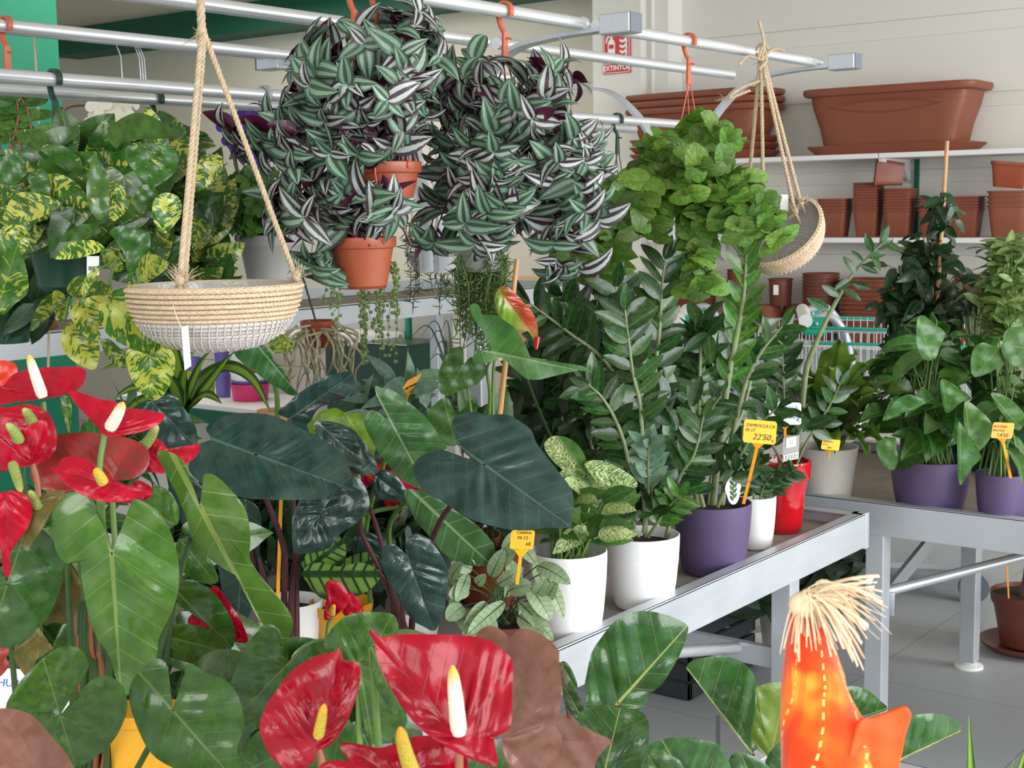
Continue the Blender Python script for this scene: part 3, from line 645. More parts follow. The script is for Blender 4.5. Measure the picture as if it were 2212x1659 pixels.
# upturned bell-shaped pots
def upturned(px, r, h, label, x=None):
    m = MB(); lathe(m, [(r, 0), (r, .012), (r*.97, .016), (r*.72, h-.006), (r*.68, h), (0, h), (0, h-.004), (r*.66, h-.006), (r*.94, .003)], (0, 0, 0), 40)
    o = m.build('upturned_pot', MT['terra'], None, smooth='auto'); o.location = ((XW-.2) if x is None else x, Y6(px, y=690), zl); tag(o, label, 'plant pot'); return o
upturned(1655, .095, .148, 'upturned terracotta pot left under the stickered brown pot')
upturned(1712, .095, .148, 'upturned terracotta pot right under the stickered brown pot', XW-.13)
rstack(1775, 12, .085, .13, .0155, 'ribbed round brown pot in the big round stack', 'big stack of round pots')
rstack(1880, 8, .106, .14, .020, 'square brown pot in the large block of nested pots', 'large square nested pots beside the ficus', 'terra', 8, 'square_pot')
rstack(1985, 8, .10, .14, .018, 'square brown pot nested behind the dark ficus', 'square nested pots behind the ficus', 'terra2', 8, 'square_pot')
rstack(2120, 10, .10, .14, .018, 'square brown pot nested behind the pale shrub', 'square nested pots behind the pale shrub', 'terra', 8, 'square_pot')

# ---------------------------------------------------------------- fire extinguisher sign
def text_mesh(mb, s, size, org, ex, ey, mi=0, shear=0., thick=.0006, align='LEFT', bold=0.):
    cu = bpy.data.curves.new('lettering', 'FONT'); cu.body = s; cu.size = size; cu.shear = shear; cu.align_x = align; cu.offset = bold; cu.resolution_u = 3; cu.extrude = thick/2
    o = bpy.data.objects.new('lettering', cu); COL.objects.link(o); dg = bpy.context.evaluated_depsgraph_get(); dg.update()
    me = bpy.data.meshes.new_from_object(o.evaluated_get(dg)); V = np.array([v.co[:] for v in me.vertices]); F = [tuple(p.vertices) for p in me.polygons]
    bpy.data.objects.remove(o); bpy.data.curves.remove(cu); bpy.data.meshes.remove(me)
    if len(V):
        ex, ey = unit(ex), unit(ey); ez = np.cross(ex, ey); mb.add(V @ np.array([ex, ey, ez])+np.array(org), F, mi=mi)
SX = XW-.206
y1, y0 = PL(1303, 110, 0, SX)[1], PL(1362, 110, 0, SX)[1]; z1, z0 = PL(1333, 68, 0, SX)[2], PL(1333, 159, 0, SX)[2]
t = thing('fire_extinguisher_sign', 'red fire extinguisher sign lettered EXTINTOR on the wall', 'sign', (SX, (y0+y1)/2, (z0+z1)/2))
m = MB(); box(m, (SX, y0, z0), (SX+.004, y1, z1)); m.build('panel', MT['signred'], t, smooth=False)
sw, sh = y1-y0, z1-z0
def sp(u, v, k=.001): return np.array([SX-k, y1-u*sw, z0+v*sh])
m = MB()
def spoly(pts): poly(m, [sp(*q) for q in pts], .0012, (-1, 0, 0))
for q in ((.03, .02, .97, .035), (.03, .965, .97, .98), (.03, .02, .05, .98), (.95, .02, .97, .98), (.03, .235, .97, .25)): spoly([(q[0], q[1]), (q[2], q[1]), (q[2], q[3]), (q[0], q[3])])
spoly([(.18, .28), (.44, .28), (.44, .72), (.40, .80), (.34, .83), (.28, .83), (.22, .80), (.18, .72)])
spoly([(.27, .83), (.35, .83), (.35, .89), (.50, .92), (.50, .95), (.24, .95), (.12, .86), (.10, .74), (.14, .74), (.17, .84), (.27, .90)])
for k in range(4):
    b = .36+.13*k; spoly([(.60, b+.02), (.70, b-.03), (.84, b), (.90, b+.12), (.88, b+.19), (.82, b+.08), (.72, b+.03), (.63, b+.07)])
m.build('pictogram', MT['paper'], t, smooth=False)
m = MB(); poly(m, [sp(u, v, .0026) for u, v in ((.22, .60), (.40, .60), (.40, .70), (.22, .70))], .0008, (-1, 0, 0)); m.build('pictogram_window', MT['signred'], t, smooth=False)
m = MB(); text_mesh(m, 'EXTINTOR', sw*.205, sp(.5, .085, .0015), (0, -1, 0), (0, 0, 1), align='CENTER', bold=.0009); m.build('lettering', MT['paper'], t, smooth=False)

# ---------------------------------------------------------------- gondola shelving at the far left middle
gx = 4.45; gy = PL(882, 700, 0, gx)[1]
t = thing('shop_gondola', 'grey shop shelving with green uprights behind the trailing plants', 'shelving', (gx, gy, 0))
m = MB(); box(m, (gx+.02, gy+.0, 0), (gx+.05, 5.5, 1.12)); box(m, (gx+.012, gy, .78), (gx+.02, 5.5, 1.10)); box(m, (gx+.012, gy, .40), (gx+.02, 5.5, .775)); m.build('back_panel', MT['beige'], t, smooth=False)
for yy in (gy, gy+.95):
    m = MB(); tube(m, [(gx, yy, .0), (gx, yy, 1.14)], .0145, 14); m.build('upright', MT['teal'], t, smooth='auto')
m = MB(); box(m, (gx-.42, gy+.1, .62), (gx+.01, 5.4, .645)); box(m, (gx-.35, gy+.03, .955), (gx+.01, gy+.55, .965)); m.build('shelf_board', MT['shelf'], t, smooth=False)
m = MB(); box(m, (gx-.43, gy+.1, .565), (gx-.42, 5.4, .625)); m.build('shelf_edge', MT['dgreen'], t, smooth=False)
m = MB(); poly(m, [(gx-.015, gy+.02, .965), (gx-.015, gy+.02, .88), (gx-.06, gy+.02, .93), (gx-.35, gy+.02, .935), (gx-.35, gy+.02, .965)], .01, (0, -1, 0)); m.build('bracket', MT['paper'], t, smooth=False)
sbox('trim_3', (gx-.02, gy-.26, 0), (gx+.06, gy-.04, 1.16), MT['beige']); sbox('wall_partition', (gx+.1, PL(975, 700, 0, gx+.1)[1], 0), (gx+.16, gy-.2, 1.25), MT['paper'])
# bright pots on it
def cyl_pot(name, mat, px, py0, py1, w, x, label, cat='plant pot'):
    """a straight pot standing on the gondola shelf"""
    b = PL(px, py0, 0, x); d = np.dot(b-EYE, -BACK); r = w*d/FPX/2; h = (py0-py1)*d/FPX
    m = MB(); lathe(m, [(0, 0), (r*.9, 0), (r*.93, .004), (r*.97, h*.9), (r, h*.91), (r, h), (r-.004, h), (r*.9, h*.9), (r*.86, .006), (0, .006)], (0, 0, 0), 32)
    o = m.build(name, MT[mat], None, smooth='auto'); o.location = (b[0], b[1], max(.646, b[2])); tag(o, label, cat); return o, h
GXp = gx-.2
def cpile(px, w, seq, py=None, first='straight_pot'):
    z = .646
    b = PL(px, 880, 0, GXp); d = np.dot(b-EYE, -BACK)
    for mat, hp, label in seq:
        h = hp*d/FPX; r = w*d/FPX/2
        m = MB(); lathe(m, [(0, 0), (r*.88, 0), (r*.9, .004), (r*.96, h*.86), (r, h*.87), (r, h), (r-.004, h), (r*.9, h*.9), (r*.84, .006), (0, .006)], (0, 0, 0), 32)
        o = m.build('stacked_pot', MT[mat], None, smooth='auto'); o.location = (b[0], b[1], z); tag(o, label, 'plant pot'); z += h+.001
cpile(424, 30, [('lilac', 10, 'lilac base pot of the leftmost pile on the shelf'), ('pink', 8, 'pink pot in the leftmost pile on the shelf'), ('lime', 32, 'lime pot in the leftmost pile on the shelf'), ('lilac', 28, 'lilac pot on top of the leftmost pile')])
cpile(453, 27, [('lime', 50, 'slim lime green pot standing on the green-edged shelf')])
cpile(484, 34, [('lilac', 56, 'tall lilac pot beside the slim lime green pot'), ('pink', 14, 'flat pink pot on the tall lilac pot'), ('lilac', 44, 'big lilac pot at the top of the bright piles')])
cpile(542, 84, [('pink', 36, 'wide pink pot at the bottom of the right pile'), ('lilac', 6, 'thin lilac pot rim in the right pile'), ('paper', 18, 'white pot in the middle of the right pile'), ('pink', 18, 'pink pot below the white top of the right pile'), ('paper', 20, 'white pot on top of the right pile')])
m = MB(); box(m, (4.15, 3.7, .60), (4.4, 4.16, .90), .01)
o = m.build('storage_crate', MT['dkpot'], None, smooth=False); o.location = (0, 0, .046); tag(o, 'dark green plastic crate behind the dangling orchid roots', 'crate')
for (px, py, r, lab) in ((592, 886, 38, 'pale wooden bowl behind the dark elephant ear'), (420, 960, 30, 'wooden bowl low on the far shelf')):
    b = P(px, py, 4.4); rr = r*4.4/FPX
    m = MB(); lathe(m, [(0, 0), (rr*.6, 0), (rr*.85, .03), (rr, .07), (rr*.95, .072), (rr*.8, .035), (0, .01)], (0, 0, 0), 32); o = m.build('wooden_bowl', MT['wood'], None, smooth='auto'); o.location = tuple(b-np.array([0, 0, .07])); tag(o, lab, 'bowl')

for i, (px, w, h, lab) in enumerate(((1130, .30, .34, 'tan cardboard box behind the red and green flower'), (1235, .30, .30, 'tan cardboard box low behind the tall bench end'))):
    b = PL(px, 700, 1, 4.1); m = MB(); box(m, (-w/2, -.15, 0), (w/2, .15, h), .004); box(m, (-w/2-.001, -.03, h-.001), (w/2+.001, .03, h+.001)); box(m, (-w/2, -.151, h*.5), (w/2, -.15, h*.5+.002))
    o = m.build('cardboard_box', MT['wood'], None, smooth=False); o.location = (b[0], b[1], .801); tag(o, lab, 'box')
m = MB(); box(m, (4.75, 3.95, .76), (6.0, 4.28, .80), .004)
for x in (4.79, 5.96): box(m, (x-.02, 4.10, 0), (x+.02, 4.14, .765))
o = m.build('side_table', MT['shelf'], None, smooth=False); tag(o, 'white side table with cardboard boxes behind the tall bench', 'table')

# ================================================================ growing things: shared builders
def bez(a, b, c, n=9):
    t = np.linspace(0, 1, n)[:, None]; return (1-t)**2*a+2*t*(1-t)*b+t*t*c
def arc_len(p): return np.concatenate([[0], np.cumsum(np.linalg.norm(np.diff(p, axis=0), axis=1))])
def at_len(p, s, q):
    x = np.array([np.interp(q, s, p[:, k]) for k in range(3)]); y = np.array([np.interp(min(q+.004, s[-1]), s, p[:, k]) for k in range(3)])-np.array([np.interp(max(q-.004, 0), s, p[:, k]) for k in range(3)])
    return x, unit(y+1e-9)
def leaf_dir(T, rg, side, out=.8, up=.25, rnd=.3):
    """a direction leaving the stem to one side, spread about by chance"""
    a = np.cross(T, LIGHTDIR); a = unit(a+1e-6)*side
    return unit(T*.55+a*out+UP*up+rg.normal(0, rnd, 3))
def bush(lm, sm, rg, root, tips, leaf, step, ln, first=.35, sr=.0016, lift=.10, nrm=None, smi=0, whorl=0, jit=.015, out=.8, up=.2, rnd=.3, pair=False, mi=0, fac=None, size_end=1.0, droop_stem=0.):
    """stems arching from root to each tip, clothed with leaves; leaf(L, rg) gives one leaf mesh"""
    for tp in tips:
        r0 = root+np.array([rg.normal(0, jit), rg.normal(0, jit), 0]); tp = np.array(tp)
        mid = (r0+tp)/2+np.array([0, 0, lift*rg.uniform(.5, 1.3)])+(tp-r0)*np.array([.15, .15, 0])
        p = bez(r0, mid, tp, 10); s = arc_len(p); tube(sm, p, [sr*1.2, sr*.7], 5, mi=smi, cap=False)
        q = s[-1]*first; k = rg.integers(0, 2)
        while q < s[-1]:
            x, T = at_len(p, s, q); f = q/s[-1]; L = ln*rg.uniform(.7, 1.15)*(1+(size_end-1)*f)
            for sd in ((1, -1) if pair else ((1, -1)[k % 2],)):
                d = leaf_dir(T, rg, sd, out, up, rnd)
                n = unit(LIGHTDIR*.7+UP*.35+rg.normal(0, .55, 3)) if nrm is None else unit(nrm+rg.normal(0, .35, 3))
                put(lm, leaf(L, rg), x, nrm=n, dirv=d, fit=False, rnd=(rg.random(), rg.random()), mi=mi)
            q += step*rg.uniform(.7, 1.3); k += 1
        x, T = p[-1], unit(p[-1]-p[-2])
        for i in range(whorl):
            a = i*2*np.pi/max(1, whorl)+rg.random(); n1 = unit(np.cross(T, LIGHTDIR+[.01, 0, 0])); n2 = np.cross(T, n1)
            put(lm, leaf(ln*rg.uniform(.7, 1.1)*size_end, rg), x, nrm=unit(T*.9+LIGHTDIR*.5), dirv=unit(T*.35+n1*math.cos(a)+n2*math.sin(a)), fit=False, rnd=(rg.random(), rg.random()), mi=mi)
def cloud(rg, px, py, d, rx, ry, rd, n, fill=1.0):
    """n points spread through an ellipsoid of the place centred where (px, py) lies d metres off"""
    out = []
    while len(out) < n:
        q = rg.uniform(-1, 1, 3)
        if (q**2).sum() > 1 or (q**2).sum() < (1-fill): continue
        out.append(P(px+q[0]*rx, py+q[1]*ry, d+q[2]*rd))
    return out
def pot_part(t, mat, c, r, h, prf='rim', soil=True, n=56, name='pot', sink=.02, wall=.0035, soilmat='soil'):
    """a pot with its base at c: real wall, soil inside"""
    m = MB()
    if prf == 'rim': P_ = [(0, 0), (.70, 0), (.715, .01), (.90, .80), (.955, .805), (.965, .82), (1, .985), (1, 1)]
    elif prf == 'cachepot': P_ = [(0, 0), (.68, 0), (.74, .015), (.80, .06), (.90, .35), (.965, .65), (.995, .88), (1, 1)]
    elif prf == 'cone': P_ = [(0, 0), (.72, 0), (.74, .012), (.99, .98), (1, 1)]
    elif prf == 'glaze': P_ = [(0, 0), (.62, 0), (.66, .03), (.80, .55), (.88, .74), (.90, .76), (.975, .765), (.99, .78), (1, .97), (.99, 1)]
    elif prf == 'hang': P_ = [(0, 0), (.60, 0), (.64, .03), (.70, .06), (.90, .78), (.93, .80), (.97, .80), (.985, .83), (1, .98), (1, 1)]
    P_ = [(a*r, z*h) for a, z in P_]+[(r-wall*.4, h+.0012), (r-wall, h), (r-wall*1.6, h*.93), (r*.70, .012), (0, .012)]
    lathe(m, P_, c, n); o = m.build(name, MT[mat] if isinstance(mat, str) else mat, t, smooth='auto')
    if soil:
        m = MB(); k = 22; rr = r*.955-wall; z = h-sink
        pr_ = [(rr*q/6, z+.003*math.sin(q*2.1)) for q in range(0, 7)]; lathe(m, pr_[::-1], c, k); m.build('soil', MT[soilmat], t)
    return o
def hanger(t, mat, top, c, r, h, n=3, hook=.028, name='hook', ph=.4, drop=.10):
    """plastic hanger: hook over the rail at top, flat stem, then n wires to the pot rim"""
    m = MB(); top = np.array(top); R_ = .0155
    pts = [top+np.array([0, R_*math.cos(a), R_*math.sin(a)]) for a in np.linspace(math.radians(215), math.radians(-35), 12)]
    pts += [top+np.array([0, R_*.5, -R_*1.6]), top+np.array([0, 0, -R_*2.4])]
    ribbon(m, pts, .009, .0045, (1, 0, 0), 3)
    j = top+np.array([0, 0, -R_*2.3-.05*(drop/.1)]); V = top+np.array([0, 0, -R_*2.2])
    poly(m, [V+np.array([-.005, -.0022, 0]), V+np.array([.005, -.0022, 0]), j+np.array([.008, -.0022, 0]), j+np.array([-.008, -.0022, 0])], .0045, (0, 1, 0))
    tube(m, [V+np.array([0, 0, -.01]), V+np.array([.006, -.010, -.012])], .002, 6)
    hk = m.build(name, MT[mat], t, smooth=False)
    for i in range(n):
        a = ph+i*2*np.pi/n; e = np.array(c)+np.array([r*math.cos(a), r*math.sin(a), h-.004])
        w = MB(); q = j+np.array([(i-(n-1)/2)*.006, 0, .002]); tube(w, [q, q*.96+e*.04+np.array([0, 0, -.0]), e], .0016, 6); blob(w, e, (.004, .004, .007), 6)
        w.build('hanger_wire', MT[mat], t)
def rail_pt(px, y, z): return PL(px, 100, 1, y)*np.array([1, 1, 0])+np.array([0, 0, z])
def L_trad(L, rg): L = L*rg.uniform(.75, 1.25); return strip_leaf(L, L*rg.uniform(.42, .56), 'trad', rg.uniform(.3, 1.5), rg.uniform(.15, .45), rg.uniform(0, .02), 2, rg.uniform(-.3, .3), 4, 7)
def L_poth(L, rg): return heart_leaf(L, rg.uniform(.85, 1.05), 'pothos', rg.uniform(.2, .9), rg.uniform(-.5, .1), .02, 5, .006, 7, .6, rg.uniform(.05, .35), 2, ph=rg.random()*6)
def L_plec(L, rg): L = L*rg.uniform(.6, 1.25); return heart_leaf(L, rg.uniform(.8, 1.0), 'plec', rg.uniform(.2, 1.1), rg.uniform(-.5, .2), .014, 16, .02, 5, .6, rg.uniform(.0, .2), 4, ph=rg.random()*6)
def L_fic(L, rg): return strip_leaf(L, L*.42, 'ovate', rg.uniform(.2, .9), .25, 0, 2, rg.uniform(-.3, .3), 2, 6)
def L_zz(L, rg): return strip_leaf(L, L*rg.uniform(.36, .44), 'zz', rg.uniform(-.1, .5), rg.uniform(.1, .3), .012, 2, rg.uniform(-.15, .15), 4, 7)
def L_round(L, rg): return strip_leaf(L, L*.62, 'round', rg.uniform(.1, .5), .15, 0, 2, 0, 4, 6)
def L_dk(L, rg): return strip_leaf(L, L*.34, 'lance', rg.uniform(.2, 1.), .2, .02, 2, rg.uniform(-.3, .3), 2, 6)
def L_pale(L, rg): return strip_leaf(L, L*.34, 'ell', rg.uniform(.3, .9), .2, .01, 2, 0, 4, 6)
RG = np.random.default_rng

# ================================================================ hanging planters
def hang_plant(name, label, cat, rail, potpx, r, h, potmat, hookmat, leafm, stemm, tips, leaf, step, ln, seed, group=None, lift=.08, nrm=None, hang=True, prf='hang', z=None, **kw):
    """rail = (px, y, z of the rail); potpx = (px, py) of the middle of the pot rim; the pot hangs under its hook"""
    rg = RG(seed)
    if rail: top = rail_pt(*rail); c = PL(potpx[0], potpx[1], 0, top[0]) if False else None
    b = PL(potpx[0], potpx[1], 1, rail[1] if rail else potpx[2]); c = b-np.array([0, 0, h])
    t = thing(name, label, cat, c, group); pot_part(t, potmat, c, r, h, prf)
    if rail and hang: hanger(t, hookmat, np.array([b[0], rail[1], rail[2]]), c, r, h)
    lm, sm = MB(), MB(); bush(lm, sm, rg, b-np.array([0, 0, .012]), tips, leaf, step, ln, lift=lift, nrm=nrm, jit=r*.4, **kw)
    return t, lm, sm, b
def close(t, lm, sm, lmat, smat, fname='foliage'):
    lm.build(fname, [MT[x] for x in (lmat if isinstance(lmat, tuple) else (lmat,))], t)
    if sm.V: sm.build('stems', MT[smat], t)

# --- three striped inch plants
rg = RG(1)
tp = cloud(rg, 790, 180, 2.14, 175, 150, .12, 52)+cloud(rg, 690, 330, 2.10, 100, 60, .07, 16)+cloud(rg, 890, 60, 2.16, 60, 70, .08, 12)+cloud(rg, 560, 290, 2.16, 75, 50, .06, 10)+cloud(rg, 690, 120, 2.16, 30, 90, .06, 8)
t, lm, sm, b = hang_plant('hanging_inch_plant', 'bushy striped purple inch plant in a terracotta pot, highest and leftmost of the three', 'hanging plant', (815, 1.50, ZO), (825, 352), .062, .078, 'terra2', 'hook_o', None, None, tp, L_trad, .030, .052, 11, 'striped inch plants on the rack', whorl=4, first=.3, lift=.09)
close(t, lm, sm, 'trad', 'stemp')
rg = RG(2)
tp = cloud(rg, 1130, 330, 2.36, 205, 175, .14, 74)+cloud(rg, 1010, 470, 2.30, 120, 80, .10, 24)+cloud(rg, 1220, 430, 2.34, 130, 120, .12, 34)+cloud(rg, 1000, 180, 2.38, 90, 60, .08, 14)+cloud(rg, 1190, 170, 2.40, 80, 40, .08, 9)+cloud(rg, 1110, 400, 2.26, 90, 60, .04, 14)+cloud(rg, 1210, 590, 2.34, 60, 20, .03, 4)
t, lm, sm, b = hang_plant('hanging_inch_plant', 'largest striped purple inch plant, trailing thickly from the orange hook', 'hanging plant', (1104, 1.50, ZO), (1095, 372), .075, .09, 'terra2', 'hook_o', None, None, tp, L_trad, .030, .056, 12, 'striped inch plants on the rack', whorl=4, first=.3, lift=.10)
close(t, lm, sm, 'trad', 'stemp')
rg = RG(3)
tp = cloud(rg, 780, 450, 2.10, 90, 30, .05, 10)+cloud(rg, 650, 430, 2.12, 80, 90, .08, 14)+cloud(rg, 675, 585, 2.12, 30, 30, .03, 3)
t, lm, sm, b = hang_plant('hanging_inch_plant', 'striped purple inch plant lowest on the rack in a wide terracotta pot', 'hanging plant', (775, 1.50, ZO), (780, 513), .054, .078, 'terra2', 'hook_o', None, None, tp, L_trad, .030, .058, 13, 'striped inch plants on the rack', whorl=5, first=.35, lift=.05)
close(t, lm, sm, 'trad', 'stemp')

# --- trailing mint leaved plant
rg = RG(4)
tp = cloud(rg, 1500, 330, 2.82, 110, 75, .14, 22)+cloud(rg, 1560, 450, 2.78, 110, 70, .12, 15)+cloud(rg, 1410, 430, 2.8, 70, 90, .12, 12)+cloud(rg, 1520, 590, 2.78, 40, 50, .04, 5)+cloud(rg, 1640, 490, 2.78, 55, 45, .05, 6)
t, lm, sm, b = hang_plant('hanging_swedish_ivy', 'fresh green trailing plant with scalloped leaves hanging from a terracotta hook', 'hanging plant', (1487, 1.50, ZO), (1488, 388), .045, .062, 'terra2', 'hook_o', None, None, tp, L_plec, .034, .046, 14, None, whorl=4, first=.3, lift=.09, pair=True)
close(t, lm, sm, 'plec', 'stem')

# --- golden pothos baskets, left
rg = RG(5)
tp = cloud(rg, 120, 395, 2.10, 150, 75, .10, 24)+cloud(rg, 300, 380, 2.12, 90, 80, .08, 12)+cloud(rg, 30, 460, 2.1, 60, 80, .08, 8)
t, lm, sm, b = hang_plant('hanging_pothos', 'golden pothos in a dark green pot at the left, hung by a green hook', 'hanging plant', (118, 1.995, ZI), (135, 500), .062, .095, 'dkpot', 'hook_g', None, None, tp, L_poth, .055, .078, 15, 'golden pothos baskets', first=.4, lift=.08, whorl=2, sr=.0022)
def TL(out, att, tip, d, rnd=None, **kw): traced_leaf(lm, out, att, tip, d, rnd=rnd, **kw)
def z1(l): return [(x*.3376, y*.3376) for x, y in l]                 # read off an enlargement of the top left corner
def one(out, att, tip, d, tilt=(0, .3), **kw): traced_leaf(lm, z1(out), z1([att])[0], z1([tip])[0], d, tilt, **kw)
one([(680, 870), (730, 790), (850, 725), (960, 740), (1100, 820), (1140, 860), (1080, 885), (900, 870), (800, 890), (750, 950), (720, 930)], (760, 900), (1138, 862), 1.98, (.3, -.6), droop=.01)
one([(800, 955), (850, 925), (935, 945), (1050, 915), (1140, 1000), (1110, 1110), (1020, 1180), (940, 1210), (880, 1130), (820, 1040)], (936, 955), (940, 1208), 1.96, (.1, .35), quilt=.001, nq=9)
one([(600, 990), (655, 1060), (700, 1160), (690, 1330), (640, 1412), (570, 1330), (552, 1200), (575, 1080)], (645, 1400), (602, 995), 1.95, (.5, -.1), fold=.02)
one([(300, 1115), (400, 1118), (520, 1200), (568, 1320), (440, 1320), (340, 1240), (305, 1170)], (305, 1120), (565, 1318), 1.97, (.2, .4))
one([(250, 945), (330, 922), (440, 950), (520, 1040), (525, 1112), (420, 1090), (320, 1010)], (255, 945), (524, 1108), 1.97, (.2, .4))
one([(22, 1428), (80, 1260), (200, 1230), (400, 1295), (330, 1355), (200, 1412)], (398, 1296), (25, 1426), 1.95, (-.3, .4))
one([(22, 1480), (100, 1430), (180, 1462), (187, 1560), (110, 1656), (45, 1570)], (100, 1440), (110, 1652), 1.94, (.1, .3))
one([(980, 1290), (1060, 1232), (1150, 1272), (1156, 1380), (1085, 1470), (1040, 1490), (985, 1420)], (1040, 1488), (1066, 1234), 1.97, (.3, .2), rnd=(.9, .98))
one([(1236, 1215), (1238, 1100), (1290, 1010), (1350, 985), (1430, 1015), (1400, 1130), (1290, 1215)], (1430, 1015), (1237, 1212), 2.1, (.2, .2), rnd=(.3, .95))
one([(340, 1650), (460, 1552), (600, 1538), (672, 1590), (640, 1612), (480, 1655)], (672, 1592), (340, 1648), 1.95, (.2, -.4), rnd=(.6, .9))
one([(700, 1480), (800, 1440), (870, 1520), (950, 1480), (960, 1590), (900, 1659), (830, 1800), (800, 1640), (740, 1540)], (800, 1450), (890, 1760), 1.98, (.4, .2))
one([(380, 1545), (500, 1442), (620, 1440), (640, 1490), (500, 1532)], (630, 1460), (382, 1544), 1.95, (.2, .5))
one([(180, 1140), (230, 1085), (300, 1100), (320, 1230), (205, 1300), (200, 1210)], (290, 1100), (207, 1300), 1.96, (-.2, .3))
one([(95, 850), (200, 822), (292, 850), (290, 930), (250, 960), (150, 920)], (250, 950), (100, 850), 2.0, (.2, -.3), rnd=(.2, .2))
one([(0, 1010), (90, 990), (160, 1060), (165, 1120), (60, 1190), (-60, 1130)], (165, 1110), (-55, 1120), 1.97, (.2, .3))
one([(705, 1410), (715, 1200), (770, 1180), (830, 1290), (790, 1370)], (770, 1185), (708, 1408), 1.97, (.2, .3), rnd=(.4, .9))
one([(860, 1340), (880, 1210), (960, 1180), (1050, 1290), (990, 1345)], (880, 1200), (860, 1345), 1.96, (.4, .3), rnd=(.4, .1))
close(t, lm, sm, 'pothos', 'stem')
m = MB(); q = P(201, 574, 2.06); poly(m, [q+RIGHT*x*.009+UPC*y*.014 for x, y in ((-1, -1), (1, -1), (1, 1), (-1, 1))], .0006, BACK)
lb = m.build('price_sticker', MT['paper'], t, smooth=False)
m = MB()
for k in range(7): poly(m, [q+BACK*.0009+RIGHT*(-.006+k*.0018)+UPC*y+RIGHT*x for x, y in ((0, -.007), (.0009, -.007), (.0009, -.001), (0, -.001))], .0003, BACK)
m.build('barcode', MT['ink'], lb, smooth=False)
rg = RG(6)
tp = cloud(rg, 340, 300, 2.5, 70, 40, .1, 8)+cloud(rg, 420, 420, 2.45, 70, 90, .12, 14)+cloud(rg, 300, 560, 2.3, 60, 50, .08, 12)+cloud(rg, 440, 590, 2.5, 40, 50, .08, 8)
t, lm, sm, b = hang_plant('hanging_pothos', 'pothos in the smaller dark green pot behind the rope of the basket', 'hanging plant', (343, 2.10, ZI-.01), (352, 508), .05, .09, 'dkpot', 'hook_g', None, None, tp, L_poth, .05, .065, 16, 'golden pothos baskets', first=.35, lift=.05, whorl=2, sr=.002)
close(t, lm, sm, 'pothos', 'stem')
# --- the big marbled trailing leaves under the left pot
t = thing('hanging_pothos', 'marbled yellow-green pothos trailing large leaves beside the seagrass basket', 'hanging plant', P(250, 560, 2.2), 'golden pothos baskets')
lm, sm = MB(), MB()
def z4(l): return [(x*.3376, 500+y*.3376) for x, y in l]
def four(out, att, tip, d, tilt=(0, .3), **kw): traced_leaf(lm, z4(out), z4([att])[0], z4([tip])[0], d, tilt, **kw)
four([(535, 432), (440, 400), (432, 350), (470, 300), (540, 280), (640, 310), (735, 375), (800, 410), (700, 425)], (536, 425), (790, 405), 2.02, (.3, -.6), rnd=(.2, .5))
four([(536, 436), (610, 410), (800, 420), (760, 500), (640, 560), (640, 690), (560, 680), (480, 600), (446, 520), (470, 450)], (536, 440), (620, 690), 2.0, (.1, .35), rnd=(.3, .8))
four([(715, 462), (722, 380), (790, 355), (900, 362), (1010, 470), (1060, 600), (1112, 760), (960, 784), (800, 730), (690, 660), (632, 540), (650, 470)], (718, 465), (1092, 778), 1.97, (.2, .35), rnd=(.7, .75), quilt=.0015)
four([(420, 600), (470, 590), (560, 670), (630, 690), (635, 800), (602, 884), (500, 850), (420, 780), (388, 690)], (424, 610), (604, 880), 2.04, (.1, .3), rnd=(.1, .85))
four([(818, 755), (900, 770), (958, 790), (1060, 740), (1118, 800), (1110, 920), (1060, 1030), (985, 1082), (900, 1030), (840, 940), (806, 830)], (958, 792), (982, 1078), 1.96, (.1, .3), rnd=(.5, .8), quilt=.0015)
four([(192, 640), (230, 500), (320, 400), (400, 440), (300, 560)], (395, 430), (193, 635), 2.1, (.3, .3), rnd=(.4, .2))
four([(334, 395), (380, 380), (420, 420), (440, 520), (400, 585), (350, 520)], (345, 395), (410, 580), 2.06, (.4, .3), rnd=(.4, .95))
four([(640, 700), (700, 690), (760, 740), (830, 800), (800, 875), (700, 820)], (650, 700), (803, 872), 2.2, (.2, .4), rnd=(.5, .4))
four([(880, 345), (900, 165), (1000, 150), (1080, 210), (1000, 290)], (880, 330), (1075, 215), 2.1, (.2, -.3), rnd=(.5, .99))
four([(640, 140), (700, 120), (790, 210), (770, 260), (690, 230)], (650, 140), (775, 255), 2.08, (.2, .3), rnd=(.9, .95))
four([(1725, 690), (1790, 655), (1850, 680), (1875, 730), (1830, 770), (1735, 775)], (1780, 668), (1800, 775), 2.45, (.2, .3), rnd=(.3, .6))
four([(0, 60), (80, 30), (160, 200), (180, 380), (100, 460), (0, 530), (-60, 300)], (-20, 500), (120, 60), 1.9, (.2, .4), rnd=(.8, .15))
four([(535, 430), (522, 350), (575, 260), (645, 215), (590, 330)], (530, 425), (643, 218), 2.0, (.2, .1), rnd=(.8, .9))
for pts in ([(250, 560), (238, 610), (243, 652)], [(250, 560), (190, 600), (181, 645)], [(243, 652), (300, 700), (322, 765)], [(150, 640), (140, 690)], [(280, 560), (290, 610), (320, 700), (324, 766)], [(300, 500), (292, 560), (300, 612)]):
    tube(sm, [P(x, y, 2.06) for x, y in pts], .0022, 6, 5)
close(t, lm, sm, 'marble', 'stem')
